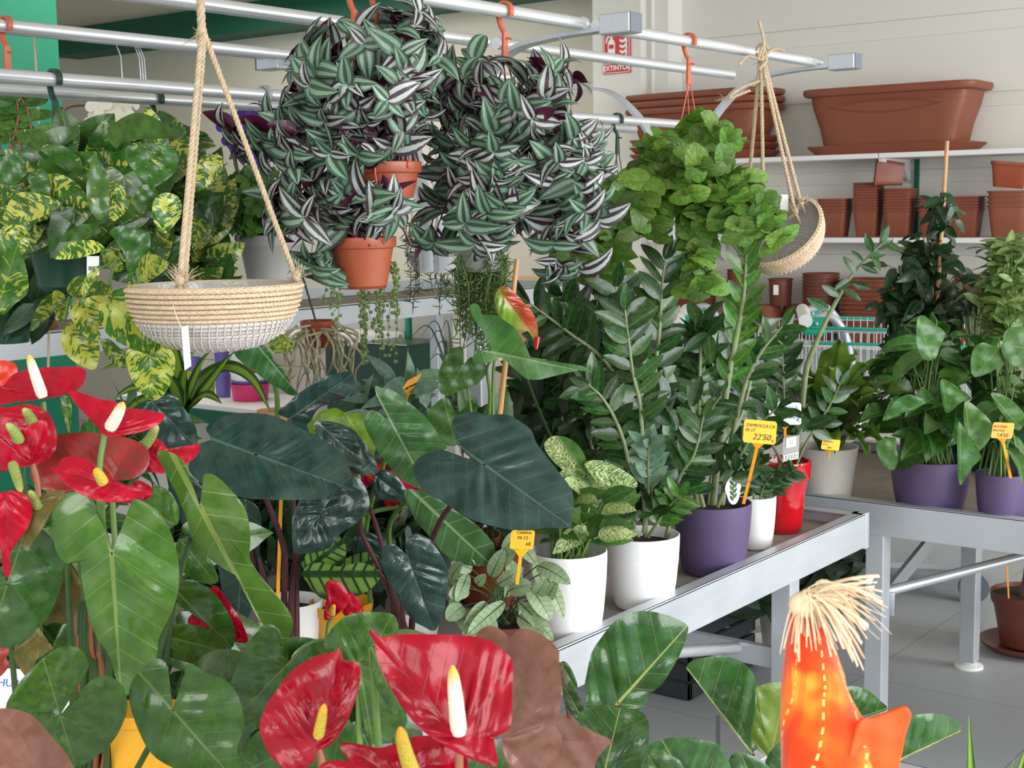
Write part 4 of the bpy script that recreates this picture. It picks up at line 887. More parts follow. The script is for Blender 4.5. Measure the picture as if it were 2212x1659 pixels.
# --- grey pot of fleshy jade like plant
rg = RG(7)
tp = cloud(rg, 520, 425, 2.58, 110, 55, .12, 34)+cloud(rg, 440, 460, 2.55, 60, 60, .1, 14)
t, lm, sm, b = hang_plant('hanging_succulent', 'fleshy green succulent in a grey plastic pot on a grey hook', 'hanging plant', (560, 1.995, ZI), (583, 508), .063, .098, 'grey', 'hook_w', None, None, tp, L_round, .018, .030, 17, None, first=.35, lift=.05, whorl=4, sr=.0022, pair=True)
close(t, lm, sm, 'succ', 'stemd')
# --- dark pots at the right of the inch plants
rg = RG(8)
tp = cloud(rg, 1330, 440, 3.5, 80, 70, .12, 16)+cloud(rg, 1270, 560, 3.45, 60, 40, .08, 10)
t, lm, sm, b = hang_plant('hanging_pothos', 'pothos in a dark green pot behind the trailing mint plant', 'hanging plant', (1309, 1.995, ZI), (1335, 490), .045, .085, 'dkpot', 'hook_g', None, None, tp, L_poth, .05, .07, 18, 'golden pothos baskets', first=.3, lift=.05, whorl=2, sr=.002)
close(t, lm, sm, 'plec', 'stem')
rg = RG(9)
tp = cloud(rg, 1450, 440, 3.75, 80, 70, .12, 14)
t, lm, sm, b = hang_plant('hanging_pothos', 'yellowish pothos in a dark green pot low behind the mint plant', 'hanging plant', (1475, 1.995, ZI), (1485, 478), .04, .08, 'dkpot', 'hook_g', None, None, tp, L_poth, .05, .06, 19, 'golden pothos baskets', first=.3, lift=.04, whorl=2, sr=.002)
close(t, lm, sm, 'pothos', 'stem')
# --- fine needle plants and pearls hanging behind the bench rail
def strands(name, label, cat, potpx, y, r, h, potmat, xs, y0, y1, kind, leafmat_, stemmat, seed, n):
    rg = RG(seed); b = PL(potpx[0], potpx[1], 1, y); c = b-np.array([0, 0, h]); t = thing(name, label, cat, c); d = np.dot(b-EYE, -BACK)
    pot_part(t, potmat, c, r, h, 'rim'); lm, sm = MB(), MB()
    hanger(t, 'hook_w', np.array([b[0], y, ZO if y > 2.2 else ZI]), c, r, h)
    for i in range(n):
        a = rg.uniform(0, 2*np.pi); px = rg.uniform(*xs); e = P(px, rg.uniform(*y1), d+rg.uniform(-.05, .05)); st = c+np.array([r*math.cos(a), r*math.sin(a), h])
        top = P(px+rg.normal(0, 5), y0+rg.uniform(-20, 20), d+rg.uniform(-.06, .06))
        p = smooth_path([st-np.array([0, 0, .005]), st+np.array([0, 0, .008]), top, (top+e)/2+rg.normal(0, .008, 3), e], 6); s = arc_len(p); tube(sm, p, .0007 if kind != 'needle' else .0010, 4, cap=False)
        q = .03
        while q < s[-1]:
            x, T = at_len(p, s, q)
            if kind == 'pearl': blob(lm, x+rg.normal(0, .003, 3), rg.uniform(.0036, .0052), 8, rnd=(rg.random(), rg.random())); q += rg.uniform(.007, .020)
            else:
                dd = unit(rg.normal(0, 1, 3)+np.array([0, 0, -.3])); L = rg.uniform(.02, .035)
                tube(lm, [x, x+dd*L*.5+UP*.002, x+dd*L+UP*.006], [.0013, .0012, .0004], 4, 2, rnd=(rg.random(), rg.random()), cap=False); q += rg.uniform(.006, .012)
    close(t, lm, sm, leafmat_, stemmat, 'pearls' if kind == 'pearl' else 'foliage')
MT['pearl'] = plain('pearl_green', '8CA860', .35, var=.15, vs=60.)
strands('string_of_pearls', 'string of pearls, beads trailing past the pale bench rail', 'hanging plant', (800, 575), 2.25, .05, .05, 'terra', (775, 860), 590, (680, 800), 'pearl', 'pearl', 'stem', 31, 15)
strands('string_of_pearls', 'thin string of pearls strands hanging left, under the lowest inch plant', 'hanging plant', (715, 560), 2.25, .045, .05, 'grey', (685, 745), 590, (650, 720), 'pearl', 'pearl', 'stem', 32, 5)
strands('hanging_needle_plant', 'wispy needle-leaved plant hanging thickly behind the bamboo cane', 'hanging plant', (1040, 520), 1.735, .055, .06, 'grey', (985, 1090), 560, (650, 790), 'needle', 'pale', 'stem', 33, 60)
strands('hanging_needle_plant', 'small grey pot of wispy plant with a white sticker, left of the cane', 'hanging plant', (932, 545), 2.25, .062, .045, 'grey', (870, 990), 500, (560, 690), 'needle', 'philo', 'stemd', 34, 18)
m = MB(); q = P(969, 568, 3.02); poly(m, [q+RIGHT*x*.012+UPC*y*.013 for x, y in ((-1, -1), (1, -1), (1, 1), (-1, 1))], .0008, BACK); o = m.build('price_sticker', MT['paper'], None, smooth=False); tag(o, 'white sticker on the small grey hanging pot', 'sticker')
# --- orchid roots dangling from a small terracotta pot, the violet and white blooms above
t = thing('hanging_orchid', 'violet orchid whose pale roots dangle from a small terracotta pot', 'orchid', P(690, 740, 3.2)); rg = RG(35)
pot_part(t, 'terra2', P(690, 750, 3.2), .042, .06, 'rim'); rt = MB()
for i in range(30):
    x = rg.uniform(625, 780); q = [P(rg.uniform(640, 740), rg.uniform(690, 712), 3.18)]; y = 700
    for k in range(5): y += rg.uniform(15, 42); x += rg.normal(0, 9); q.append(P(x, y, 3.15+rg.normal(0, .02)))
    tube(rt, q, [.0030, .0016], 6, 4, rnd=(rg.random(), .5))
rt.build('roots', plain('pale_orchid_roots', 'B0AA88', .7, var=.2, vs=40.), t)
fl = MB()
def flower5(mb, c, n, R, mi=0, k=5, wd=.85, rg=rg):
    n = unit(n); a = unit(np.cross(n, UP+[.01, 0, 0])); b_ = np.cross(n, a); o_ = rg.random()
    for i in range(k):
        th = o_+i*2*np.pi/k; put(mb, strip_leaf(R, R*wd, 'round', .3, .05, .02), c, nrm=n, dirv=a*math.cos(th)+b_*math.sin(th)+n*.15, fit=False, mi=mi)
for (x, y, R) in ((535, 255, .035), (560, 262, .04), (548, 300, .035), (575, 290, .04), (530, 320, .035), (562, 345, .03), (495, 270, .03), (498, 300, .025)): flower5(fl, P(x, y, 3.1), BACK+RIGHT*rg.normal(0, .4)+UPC*rg.normal(0, .4), R)
fl.build('flower_spike', MT['petalv'], t); sm = MB(); tube(sm, [P(690, 720, 3.2), P(640, 560, 3.15), P(570, 420, 3.12), P(540, 250, 3.12)], .0025, 6, 6); sm.build('stems', MT['stemd'], t)
t = thing('hanging_orchid', 'white orchid spray blooming above the golden pothos', 'orchid', P(260, 420, 2.9)); fl = MB(); rg = RG(36)
for (x, y, R) in ((212, 222, .036), (262, 222, .040), (236, 262, .044), (200, 258, .034), (292, 212, .032), (272, 262, .032)): flower5(fl, P(x, y, 2.8+rg.normal(0, .02)), BACK+RIGHT*rg.normal(0, .5)+UPC*rg.normal(0, .3), R*.82, wd=.72, rg=rg)
fl.build('flower_spike', MT['petalw'], t); sm = MB(); tube(sm, [P(260, 460, 2.9), P(200, 320, 2.85), P(140, 240, 2.8), P(215, 225, 2.82)], .0022, 6, 6); sm.build('stems', MT['stemb'], t)
pot_part(t, 'dkpot', P(262, 500, 2.95), .045, .07, 'rim')
fl = MB()
# --- plant at the far left edge of the rack, brown hook
rg = RG(37)
t = thing('hanging_zz_plant', 'dark oval-leaved plant in a hanging pot at the top left edge', 'hanging plant', P(20, 420, 2.6)); lm, sm = MB(), MB()
for st in ([(20, 330), (40, 250), (30, 190)], [(75, 330), (60, 240), (28, 185)], [(0, 330), (-10, 250), (-20, 200)]):
    p = smooth_path([P(x, y, 2.4) for x, y in st], 8); s = arc_len(p); tube(sm, p, [.003, .0015], 6); q = .02; k = 0
    while q < s[-1]:
        x, T = at_len(p, s, q); put(lm, L_round(.042, rg), x, nrm=BACK+UP*.5+rg.normal(0, .3, 3), dirv=T*.2+RIGHT*(1 if k % 2 else -1)+UPC*.1, fit=False, rnd=(rg.random(), rg.random())); q += .013; k += 1
close(t, lm, sm, 'succ', 'stemr'); pot_part(t, 'dkpot', P(20, 420, 2.4), .05, .07, 'rim')
hanger(t, 'hook_o', rail_pt(14, 2.25, ZO), P(20, 420, 2.4), .05, .07)
rg = RG(38)
t = thing('hanging_dark_foliage_plant', 'dark leaved plant low at the left edge behind the bell', 'hanging plant', P(40, 720, 2.6)); lm, sm = MB(), MB()
bush(lm, sm, rg, P(20, 700, 2.6), cloud(rg, 55, 640, 2.5, 75, 60, .08, 9), L_fic, .05, .09, first=.4, whorl=2); close(t, lm, sm, 'dk', 'stemd'); pot_part(t, 'dkpot', P(20, 740, 2.6), .05, .07, 'rim')
# --- bronze bells on a cord
t = thing('wind_chime', 'bronze bell hanging on a beige cord in front of the green wall', 'bell', PL(105, 640, 1, 2.36)); m = MB(); DB = float(np.dot(PL(105, 640, 1, 2.36)-EYE, -BACK)); c = P(108, 712, DB)
lathe(m, [(.0, .040), (.012, .040), (.016, .036), (.019, .0), (.020, -.002), (.018, -.002), (.015, .034), (0, .036)], c, 24, axis=UP*.9+RIGHT*-.35); m.build('bell', MT['bronze'], t, smooth='auto')
m = MB(); q = PL(106, 640, 1, 2.36); tube(m, [np.array([q[0], 2.36, ZO+.022]), q, P(103, 672, DB)], .0022, 6); tube(m, [P(106, 700, DB), P(104, 800, DB)], .0024, 6); m.build('cord', MT['jute'], t)
# --- wire hooks on the far rail
for px, dx in ((260, 0), (300, 0), (650, 0)):
    b = rail_pt(px, 2.36, ZO+.01); m = MB()
    for k in range(3 if px == 300 else 1):
        o_ = np.array([k*.006, 0, 0]); tube(m, [b+o_+np.array([0, .014*math.cos(a), .014*math.sin(a)]) for a in np.linspace(3.6, -.5, 9)]+[b+o_+np.array([0, 0, -.03]), b+o_+np.array([.002, 0, -.11])], .0013, 6)
    o = m.build('wire_hook', MT['galv'], None); tag(o, {260: 'single wire hook on the far rail', 300: 'bunch of wire hooks on the far rail near the left', 650: 'wire hook where the far rail meets the arm'}[px], 'hook')

# ================================================================ seagrass basket
def basket(name, label, c, R, H, axis, ropes, knot, rope_top, rs=.0042, split=.45, open_=.93):
    t = thing(name, label, 'hanging basket', c); axis = unit(axis)
    prf = [(R*math.sin(a)**.62, H*(1-math.cos(a))) for a in np.linspace(.02, np.pi/2, 17)]
    prf = [(R*math.sin(a)**.75, H*(1-math.cos(a)**1.0)) for a in np.linspace(.03, np.pi/2, 19)]
    a1 = unit(np.cross(axis, (0.02, 1, 0.01))); a2 = np.cross(axis, a1)
    pos = lambda r, z, th: c+axis*z+(a1*math.cos(th)+a2*math.sin(th))*r
    shell = MB(); lathe(shell, [(r*.96, z+.002) for r, z in prf[::-1]]+[(0, .004)], (0, 0, 0), 48); V = shell.V[0]; shell.V[0] = c+V[:, :1]*a1+V[:, 1:2]*a2+V[:, 2:3]*axis
    shell.build('liner', MT['film'], t)
    s = arc_len(np.array(prf)); rows = int(s[-1]/(rs*1.7)); lo, hi = MB(), MB(); rg = RG(5)
    for i in range(rows+1):
        q = s[-1]*i/rows; r = np.interp(q, s, [p[0] for p in prf]); z = np.interp(q, s, [p[1] for p in prf]); top = i == rows; nat = z > H*split
        if r < .01: continue
        th = np.linspace(0, 2*np.pi, 64, endpoint=False); pts = np.array([pos(r, z+(rs*.6 if top else 0), a) for a in th]); pts = np.vstack([pts, pts[0]])
        if nat or top:
            ln_ = 2*np.pi*r; w = rs*1.35 if top else rs
            T, A, B = frames(pts); n_ = int(ln_/(w*1.6)); 
            for k in range(n_):                          # braid: short slanting leaves of grass
                a = 2*np.pi*k/n_; e = 2*np.pi*1.9/n_
                for sg in (1, -1):
                    p0, p1, p2 = pos(r+w*.10, z-w*.62*sg, a), pos(r+w*.95, z, a+e*.5), pos(r+w*.10, z+w*.62*sg, a+e)
                    tube(hi, [p0, p1, p2], [w*.25, w*.55, w*.25], 5, rnd=(rg.random(), .5), cap=False)
        tube(hi if nat else lo, pts, rs*(.62 if nat else .92), 6, rnd=(rg.random(), .5), cap=False)
        if not nat:
            n_ = int(2*np.pi*r/(rs*2.4))
            for k in range(n_):
                a = 2*np.pi*(k+.5*(i % 2))/n_; tube(lo, [pos(r+rs*.75, z-rs*.95, a), pos(r+rs*1.25, z, a+.01), pos(r+rs*.75, z+rs*.95, a+rg.normal(0, .01))], rs*.22, 4, rnd=(.9, .5), cap=False)
    lo.build('whitewashed_base', MT['grass_w'], t); hi.build('braided_rim', MT['grass_n'], t)
    rg = RG(6); rb = MB()
    for e, k in ropes:
        rope(rb, [k, (np.array(k)*.5+np.array(e)*.5), e], .0042, sm=8); fuzz(rb, np.array(e), UP, 34, .026, .0008, rg, .8)
        blob(rb, np.array(e)+UP*.004, (.007, .007, .009), 8)
        rope(rb, [e, np.array(e)-axis*.012, np.array(e)-axis*.026+unit(c-e)*.004], .0035)
    blob(rb, np.array(knot), (.008, .008, .013), 8); fuzz(rb, np.array(knot), (0, 0, -1), 22, .03, .0008, rg, .9)
    if rope_top is not None: rope(rb, [knot, rope_top], .0062)
    rb.build('hanging_rope', MT['jute'], t)
    return t
D1 = 2.03
bc = P(467, 742, D1); kn = P(436, 70, D1)
rimc = P(467, 622, D1)
def rim(px, py, dd): return P(px, py, D1+dd)
tb = basket('seagrass_basket', 'empty seagrass hanging basket with whitewashed base in front of the pothos', P(467, 752, D1), .121, .088, UP, [(rim(388, 612, -.10), kn), (rim(396, 606, -.05)+RIGHT*.002, kn+RIGHT*.004), (rim(640, 602, .02), kn+RIGHT*.003)], kn, np.array([kn[0], kn[1], ZO+.03]), split=.52)
m = MB(); q = P(392, 708, D1-.125); e = P(399, 800, D1-.125); poly(m, [q, q+RIGHT*.009+UPC*.0035, e+RIGHT*.009+UPC*.006, e], .0006, BACK); m.build('hang_tag', MT['paper'], tb, smooth=False)
m = MB(); tube(m, [P(370, 648, D1-.123), P(384, 690, D1-.128), q], .0005, 4, 3); tube(m, [P(420, 640, D1-.12), P(414, 690, D1-.123)], .0005, 4); m.build('tag_thread', MT['paper'], tb)
# second, tilted basket
D2 = 3.12; kn2 = P(1646, 130, 3.05); ax2 = unit(UP*.62-RIGHT*.52+BACK*.55)
tb2 = basket('seagrass_basket', 'tilted seagrass hanging basket tied by rope to the near rail end', P(1712, 548, D2), .095, .075, ax2, [(P(1718, 462, D2-.07), kn2), (P(1730, 440, D2-.05), kn2+RIGHT*.004), (P(1606, 520, D2+.02), kn2-RIGHT*.004), (P(1650, 500, D2-.04), kn2-RIGHT*.002)], kn2, None, rs=.0042, split=.45)
m = MB(); rg = RG(8)
for pts in ([(1646, 130), (1650, 90), (1640, 46)], [(1646, 130), (1668, 108), (1695, 108)], [(1646, 130), (1615, 122), (1596, 140)], [(1640, 175), (1600, 190), (1575, 212), (1620, 195)], [(1638, 130), (1648, 100), (1656, 128), (1640, 150)]):
    rope(m, [P(x, y, 3.03) for x, y in pts], .0035)
tube(m, [kn2+np.array([0, .014*math.cos(a), .02+.014*math.sin(a)]) for a in np.linspace(0, 6, 14)], .0035, 6)
fuzz(m, P(1575, 212, 3.03), RIGHT*-1, 12, .03, .0007, rg); m.build('rope_bow', MT['jute'], tb2)
m = MB(); q = P(1694, 438, D2-.02); poly(m, [q+RIGHT*x*.009+UPC*y*.018 for x, y in ((-1, -1), (1, -1), (1, 1), (-1, 1))], .0006, BACK); m.build('hang_tag', MT['paper'], tb2, smooth=False)

# ================================================================ plants on the benches
def potat(t, mat, px, yb, yr, wpx, prf='cachepot', z=None, sink=.02, soil=True, name='pot', wall=.0035, taper=.72, soilmat='soil'):
    """pot whose foot meets the bench at (px, yb), its near rim at yr and wpx wide: returns centre of the base, radius, height"""
    z = ZT if z is None else z
    f = PL(px, yb, 2, z); d = np.dot(f-EYE, -BACK); h_ = unit(np.array([-BACK[0], -BACK[1], 0]))
    r = wpx*d/FPX/2; r *= (1+taper*r/d); c = f+h_*r*taper; k = PL(px, yr, 0, (c-h_*r)[0]); h = k[2]-z
    pot_part(t, mat, c, r, h, prf, soil, sink=sink, name=name, wall=wall, soilmat=soilmat); return c, r, h
def pth(pts, d): return np.array([P(x, y, dd) for (x, y), dd in zip(pts, np.linspace(d[0], d[1], len(pts)) if np.ndim(d) else [d]*len(pts))])
def zstem(lm, sm, pts, d, r0, start, step, ln, rg, flat=.8, up=.35, nhint=None, mi=0, smi=0, lf=L_zz, top=2, two=True, taper=.35, grow=None):
    p = smooth_path(pth(pts, d), 8); s = arc_len(p); tube(sm, p, [r0, r0*.8, r0*taper], 8, mi=smi, rnd=(rg.random(), .5))
    q = s[-1]*start; k = 0; F = BACK if nhint is None else nhint
    while q < s[-1]*.995:
        x, T = at_len(p, s, q); f = (q/s[-1]-start)/(1-start); L = ln*(1 if grow is None else np.interp(f, [0, .5, 1], grow))*rg.uniform(.85, 1.12)
        a = unit(np.cross(F, T)+1e-6)
        for sd in ((1, -1) if two else ((1, -1)[k % 2],)):
            b = unit(a*sd*flat+F*rg.normal(.05, .35)+1e-6)
            dv = unit(b+T*(up+.5*f)+rg.normal(0, .12, 3)); n = unit(F*.6+LIGHTDIR*.5+rg.normal(0, .3, 3))
            put(lm, lf(L, rg), x, nrm=n, dirv=dv, fit=False, rnd=(rg.random(), rg.random()), mi=mi)
        q += step*rg.uniform(.85, 1.15); k += 1
    for i in range(top):
        put(lm, lf(ln*.75, rg), p[-1], nrm=unit(F+rg.normal(0, .4, 3)), dirv=unit((p[-1]-p[-3])/.01*0+unit(p[-1]-p[-3])+rg.normal(0, .3, 3)), fit=False, rnd=(rg.random(), rg.random()), mi=mi)
def lscatter(lm, rg, px, py, d, rx, ry, rd, n, lf, ln, c0, nh=None, mi=0, out=.6):
    """loose leaves of one plant radiating from its centre c0"""
    for x in cloud(rg, px, py, d, rx, ry, rd, n):
        dv = unit(unit(x-c0)*out+UP*.2+rg.normal(0, .5, 3)); put(lm, lf(ln*rg.uniform(.7, 1.2), rg), x, nrm=unit(LIGHTDIR*.8+rg.normal(0, .5, 3)), dirv=dv, fit=False, rnd=(rg.random(), rg.random()), mi=mi)

# --- big ZZ plant in the purple pot
rg = RG(41)
t = thing('zz_plant', 'tall ZZ plant in the large matt purple pot on the centre bench', 'potted plant', PL(1548, 1250, 2, ZT))
c, r, h = potat(t, 'purple', 1548, 1250, 1102, 166); lm, sm = MB(), MB(); ct = c+np.array([0, 0, h])
B0x = (1540, 1085)
zstem(lm, sm, [(1505, 1090), (1500, 1000), (1508, 900), (1513, 770), (1512, 720)], (3.12, 3.05), .0062, .42, .030, .072, rg, two=True)
zstem(lm, sm, [(1540, 1090), (1556, 940), (1578, 790), (1598, 690), (1608, 620), (1612, 550)], (3.12, 2.98), .0085, .50, .030, .062, rg, mi=1, two=True, up=.8)
zstem(lm, sm, [(1560, 1090), (1578, 960), (1612, 825), (1645, 760), (1690, 705)], (3.14, 3.05), .0065, .45, .032, .068, rg, two=False, up=.4)
zstem(lm, sm, [(1510, 1095), (1490, 930), (1462, 820), (1420, 745), (1380, 690)], (3.15, 3.2), .0065, .45, .028, .070, rg)
zstem(lm, sm, [(1520, 1095), (1500, 1000), (1530, 900), (1560, 850)], (3.08, 3.0), .005, .3, .028, .055, rg)
zstem(lm, sm, [(1550, 1095), (1590, 1000), (1640, 920), (1680, 880)], (3.1, 3.0), .005, .3, .028, .055, rg)
zstem(lm, sm, [(1530, 1095), (1545, 1000), (1600, 900), (1625, 800), (1640, 700)], (3.2, 3.3), .006, .3, .03, .07, rg)
lscatter(lm, rg, 1540, 1010, 3.05, 90, 60, .08, 34, L_zz, .060, ct)
lscatter(lm, rg, 1545, 780, 3.1, 70, 60, .08, 24, L_zz, .07, ct)
for x, y, L in ((1515, 705, .075), (1530, 720, .07), (1500, 720, .07)):
    for k in range(4): put(lm, L_zz(L, rg), P(x, y, 3.03), nrm=BACK+UP*.5+rg.normal(0, .4, 3), dirv=rg.normal(0, .6, 3)+RIGHT*.4-UP*.1, fit=False, rnd=(rg.random(), rg.random()))
close(t, lm, sm, ('zz', 'zzl'), 'stemz')
# --- red glazed pot, one very long bare stem
rg = RG(42)
t = thing('zz_plant', 'ZZ plant with one very long bare stem in the glossy red pot', 'potted plant', PL(1700, 1155, 2, ZT))
c, r, h = potat(t, 'red', 1697, 1155, 1004, 122, 'glaze', taper=.62, wall=.006); lm, sm = MB(), MB()
p_ = smooth_path(pth([(1716, 985), (1728, 920), (1741, 804), (1763, 740), (1795, 672), (1836, 600), (1870, 560), (1912, 520)], (3.46, 3.3)), 8); s_ = arc_len(p_)
tube(sm, p_, [.0085, .0075, .006, .004, .0015], 10)
for (x, y, L, ang) in ((1838, 604, .05, -2.6), (1842, 612, .045, -.3), (1848, 590, .05, 2.2), (1860, 572, .045, -.5), (1864, 566, .04, 2.4), (1874, 555, .045, .2), (1885, 545, .05, 2.0), (1892, 538, .045, .5), (1902, 530, .05, 1.2), (1910, 524, .05, -.5), (1790, 668, .06, 2.7), (1885, 550, .045, -1.2), (1812, 640, .05, 2.6), (1822, 624, .05, -.6)):
    put(lm, L_zz(L, rg), P(x, y, 3.31), nrm=BACK+rg.normal(0, .3, 3), dirv=RIGHT*math.cos(ang)+UPC*math.sin(ang)+BACK*.2, fit=False, rnd=(rg.random(), rg.random()))
zstem(lm, sm, [(1722, 1000), (1745, 950), (1790, 880), (1815, 830)], (3.4, 3.3), .0035, .4, .03, .055, rg, lf=L_zz)
zstem(lm, sm, [(1700, 1000), (1695, 900), (1692, 820), (1690, 740)], (3.5, 3.45), .004, .25, .02, .062, rg)
zstem(lm, sm, [(1690, 1000), (1660, 940), (1650, 860)], (3.5, 3.45), .004, .3, .024, .055, rg)
for a, b in (((1700, 885), (1742, 905)), ((1655, 915), (1700, 902)), ((1660, 912), (1708, 920)), ((1740, 925), (1810, 900)), ((1745, 925), (1730, 895))): put(lm, L_zz(.07, rg), P(*a, 3.27), tip=P(*b, 3.24), nrm=UP*.7+BACK, rnd=(.4, .3))
lscatter(lm, rg, 1690, 900, 3.42, 50, 60, .06, 20, L_zz, .055, c)
close(t, lm, sm, ('zz', 'zzl'), 'stemz')
# --- small white pot between them
rg = RG(43)
t = thing('zz_plant', 'small ZZ plant in the small white pot between purple and red pots', 'potted plant', PL(1640, 1190, 2, ZT))
c, r, h = potat(t, 'white', 1638, 1190, 1080, 86); lm, sm = MB(), MB()
for pts in ([(1640, 1085), (1650, 1050), (1672, 1022)], [(1650, 1085), (1680, 1040), (1716, 1015)], [(1630, 1085), (1625, 1040), (1640, 990)]): zstem(lm, sm, pts, (3.32, 3.22), .003, .2, .016, .038, rg)
close(t, lm, sm, ('zz', 'zzl'), 'stemz')
# --- white pot, glossy ZZ with pale young rosette
rg = RG(44)
t = thing('zz_plant', 'bushy ZZ plant in the white pot left of the purple pot', 'potted plant', PL(1395, 1325, 2, ZT))
c, r, h = potat(t, 'white', 1395, 1325, 1172, 158); lm, sm = MB(), MB(); ct = c+np.array([0, 0, h])
zstem(lm, sm, [(1395, 1160), (1390, 1060), (1384, 888), (1367, 804), (1350, 669)], (2.92, 2.82), .0058, .30, .027, .074, rg, up=.25)
zstem(lm, sm, [(1420, 1160), (1415, 1000), (1411, 854), (1424, 719), (1430, 618), (1437, 560)], (2.95, 2.95), .0058, .40, .030, .074, rg, up=.6, mi=0)
zstem(lm, sm, [(1370, 1160), (1358, 1006), (1336, 922), (1302, 861), (1270, 830)], (2.9, 2.8), .005, .4, .026, .066, rg, mi=0)
zstem(lm, sm, [(1440, 1160), (1465, 1040), (1500, 980), (1520, 900)], (2.9, 2.8), .005, .35, .026, .060, rg)
zstem(lm, sm, [(1390, 1150), (1400, 1060), (1400, 1000), (1402, 960)], (2.85, 2.72), .004, .5, .020, .058, rg, mi=2, top=4, up=.8)
zstem(lm, sm, [(1400, 1160), (1440, 1100), (1470, 1070)], (2.85, 2.75), .004, .3, .022, .050, rg, mi=1)
zstem(lm, sm, [(1380, 1160), (1320, 1110), (1280, 1080)], (2.9, 2.8), .004, .4, .024, .055, rg)
lscatter(lm, rg, 1400, 1070, 2.82, 80, 60, .08, 46, L_zz, .050, ct)
lscatter(lm, rg, 1420, 900, 2.95, 110, 90, .1, 46, L_zz, .064, ct)
close(t, lm, sm, ('zz', 'zzl', 'blue'), 'stemz')
m = MB(); tube(m, [P(1462, 1100, 2.8), P(1457, 1170, 2.83)], .0008, 5); tube(m, [P(1436, 1170, 2.86), P(1440, 1120, 2.84)], .002, 6)
# --- dark ZZ mass leaning left behind
rg = RG(45)
t = thing('zz_plant', 'dense dark ZZ plant leaning left behind the white pots', 'potted plant', P(1290, 1180, 3.3)*[1, 1, 0]+np.array([0, 0, ZT]))
c = np.array([2.55, 2.02, ZT]); pot_part(t, 'dkpot', c, .09, .14, 'rim'); lm, sm = MB(), MB(); ct = c+np.array([0, 0, .14])
zstem(lm, sm, [(1420, 1100), (1370, 900), (1309, 784), (1225, 716), (1144, 655)], (3.2, 2.9), .0060, .30, .030, .090, rg, up=.15, grow=[1, .9, .7])
for pts in ([(1300, 1050), (1260, 900), (1220, 780), (1180, 700)], [(1310, 1050), (1300, 880), (1290, 760), (1290, 650)], [(1290, 1050), (1200, 940), (1160, 860), (1140, 800)], [(1320, 1050), (1330, 850), (1340, 720), (1330, 620)], [(1300, 1050), (1240, 980), (1190, 930), (1170, 900)], [(1300, 1040), (1270, 820), (1240, 690), (1210, 640)]):
    zstem(lm, sm, pts, (3.3, 3.25), .005, .25, .022, .085, rg, up=.3)
lscatter(lm, rg, 1230, 800, 3.35, 110, 150, .15, 120, L_dk, .10, ct)
lscatter(lm, rg, 1250, 930, 3.1, 80, 90, .08, 40, L_zz, .075, ct)
close(t, lm, sm, ('zz', 'zzl'), 'stemz')
# --- speckled dieffenbachia in white pot
rg = RG(46)
t = thing('dieffenbachia', 'speckled cream and green leaved plant in the leftmost white pot', 'potted plant', PL(1230, 1400, 2, ZT))
c, r, h = potat(t, 'white', 1232, 1402, 1210, 168, sink=.035); lm, sm = MB(), MB()
def tr(out, att, tip, d, tilt=(0, .3), **kw): traced_leaf(lm, out, att, tip, d, tilt, **kw)
tr([(1176, 958), (1195, 942), (1225, 945), (1252, 965), (1268, 1000), (1262, 1030), (1235, 1028), (1210, 1010), (1185, 985)], (1240, 1030), (1182, 950), 2.62, (.2, .5), rnd=(.3, .6))
tr([(1262, 1002), (1300, 995), (1345, 1015), (1376, 1040), (1368, 1058), (1330, 1062), (1290, 1040)], (1262, 1004), (1374, 1050), 2.60, (.3, .4), rnd=(.7, .7))
tr([(1208, 1022), (1240, 1012), (1270, 1035), (1280, 1065), (1262, 1082), (1225, 1062)], (1215, 1020), (1274, 1078), 2.61, (.2, .4), rnd=(.1, .2))
for i in range(46):
    a = rg.uniform(0, 2*np.pi); x = P(1232+rg.uniform(-60, 75), 1105+rg.uniform(-45, 60), 2.66+rg.normal(0, .05)); b = c+np.array([.03*math.cos(a), .03*math.sin(a), h-.03])
    tube(sm, smooth_path([b, (b+x)/2+UP*.02, x], 4), [.003, .0015], 6); dv = unit((x-b)*[1, 1, .4]+RIGHT*rg.normal(0, .08)+rg.normal(0, .03, 3)); put(lm, strip_leaf(.085*rg.uniform(.7, 1.1), .040, 'ovate', rg.uniform(.3, 1.1), .2, .03, 2), x, nrm=LIGHTDIR+UP*.4+rg.normal(0, .25, 3), dirv=dv, fit=False, rnd=(rg.random(), rg.random()), mi=1 if i % 3 else 0)
close(t, lm, sm, ('dief', 'philo'), 'stem')
# --- pale ctenanthe with dark herringbone veins
rg = RG(47)
t = thing('ctenanthe', 'pale silvery plant with dark herringbone veins in front of the white pot', 'potted plant', PL(1080, 1430, 2, ZT))
c = PL(1090, 1440, 2, ZT); c[2] = ZT; pot_part(t, 'terrd', c, .06, .085, 'rim'); lm, sm = MB(), MB()
ls = [((1075, 1262), (1130, 1225), 30), ((1160, 1222), (1232, 1262), 38), ((1175, 1235), (1218, 1335), 30), ((1140, 1262), (1190, 1340), 44), ((1100, 1275), (1150, 1262), 40), ((1090, 1300), (1010, 1370), 36), ((1050, 1300), (1000, 1375), 38), ((1020, 1230), (975, 1215), 34), ((1010, 1270), (970, 1290), 36), ((1010, 1240), (985, 1300), 30), ((1120, 1330), (1175, 1370), 42), ((1060, 1245), (1090, 1185), 34), ((1030, 1262), (1050, 1240), 24), ((1090, 1210), (1115, 1190), 40), ((1045, 1215), (1020, 1190), 34), ((1000, 1310), (965, 1340), 40), ((1060, 1330), (1045, 1390), 40), ((1155, 1290), (1180, 1250), 30), ((1180, 1300), (1205, 1250), 26), ((1120, 1300), (1195, 1385), 34), ((975, 1250), (1000, 1215), 30), ((1000, 1330), (1030, 1375), 38)]
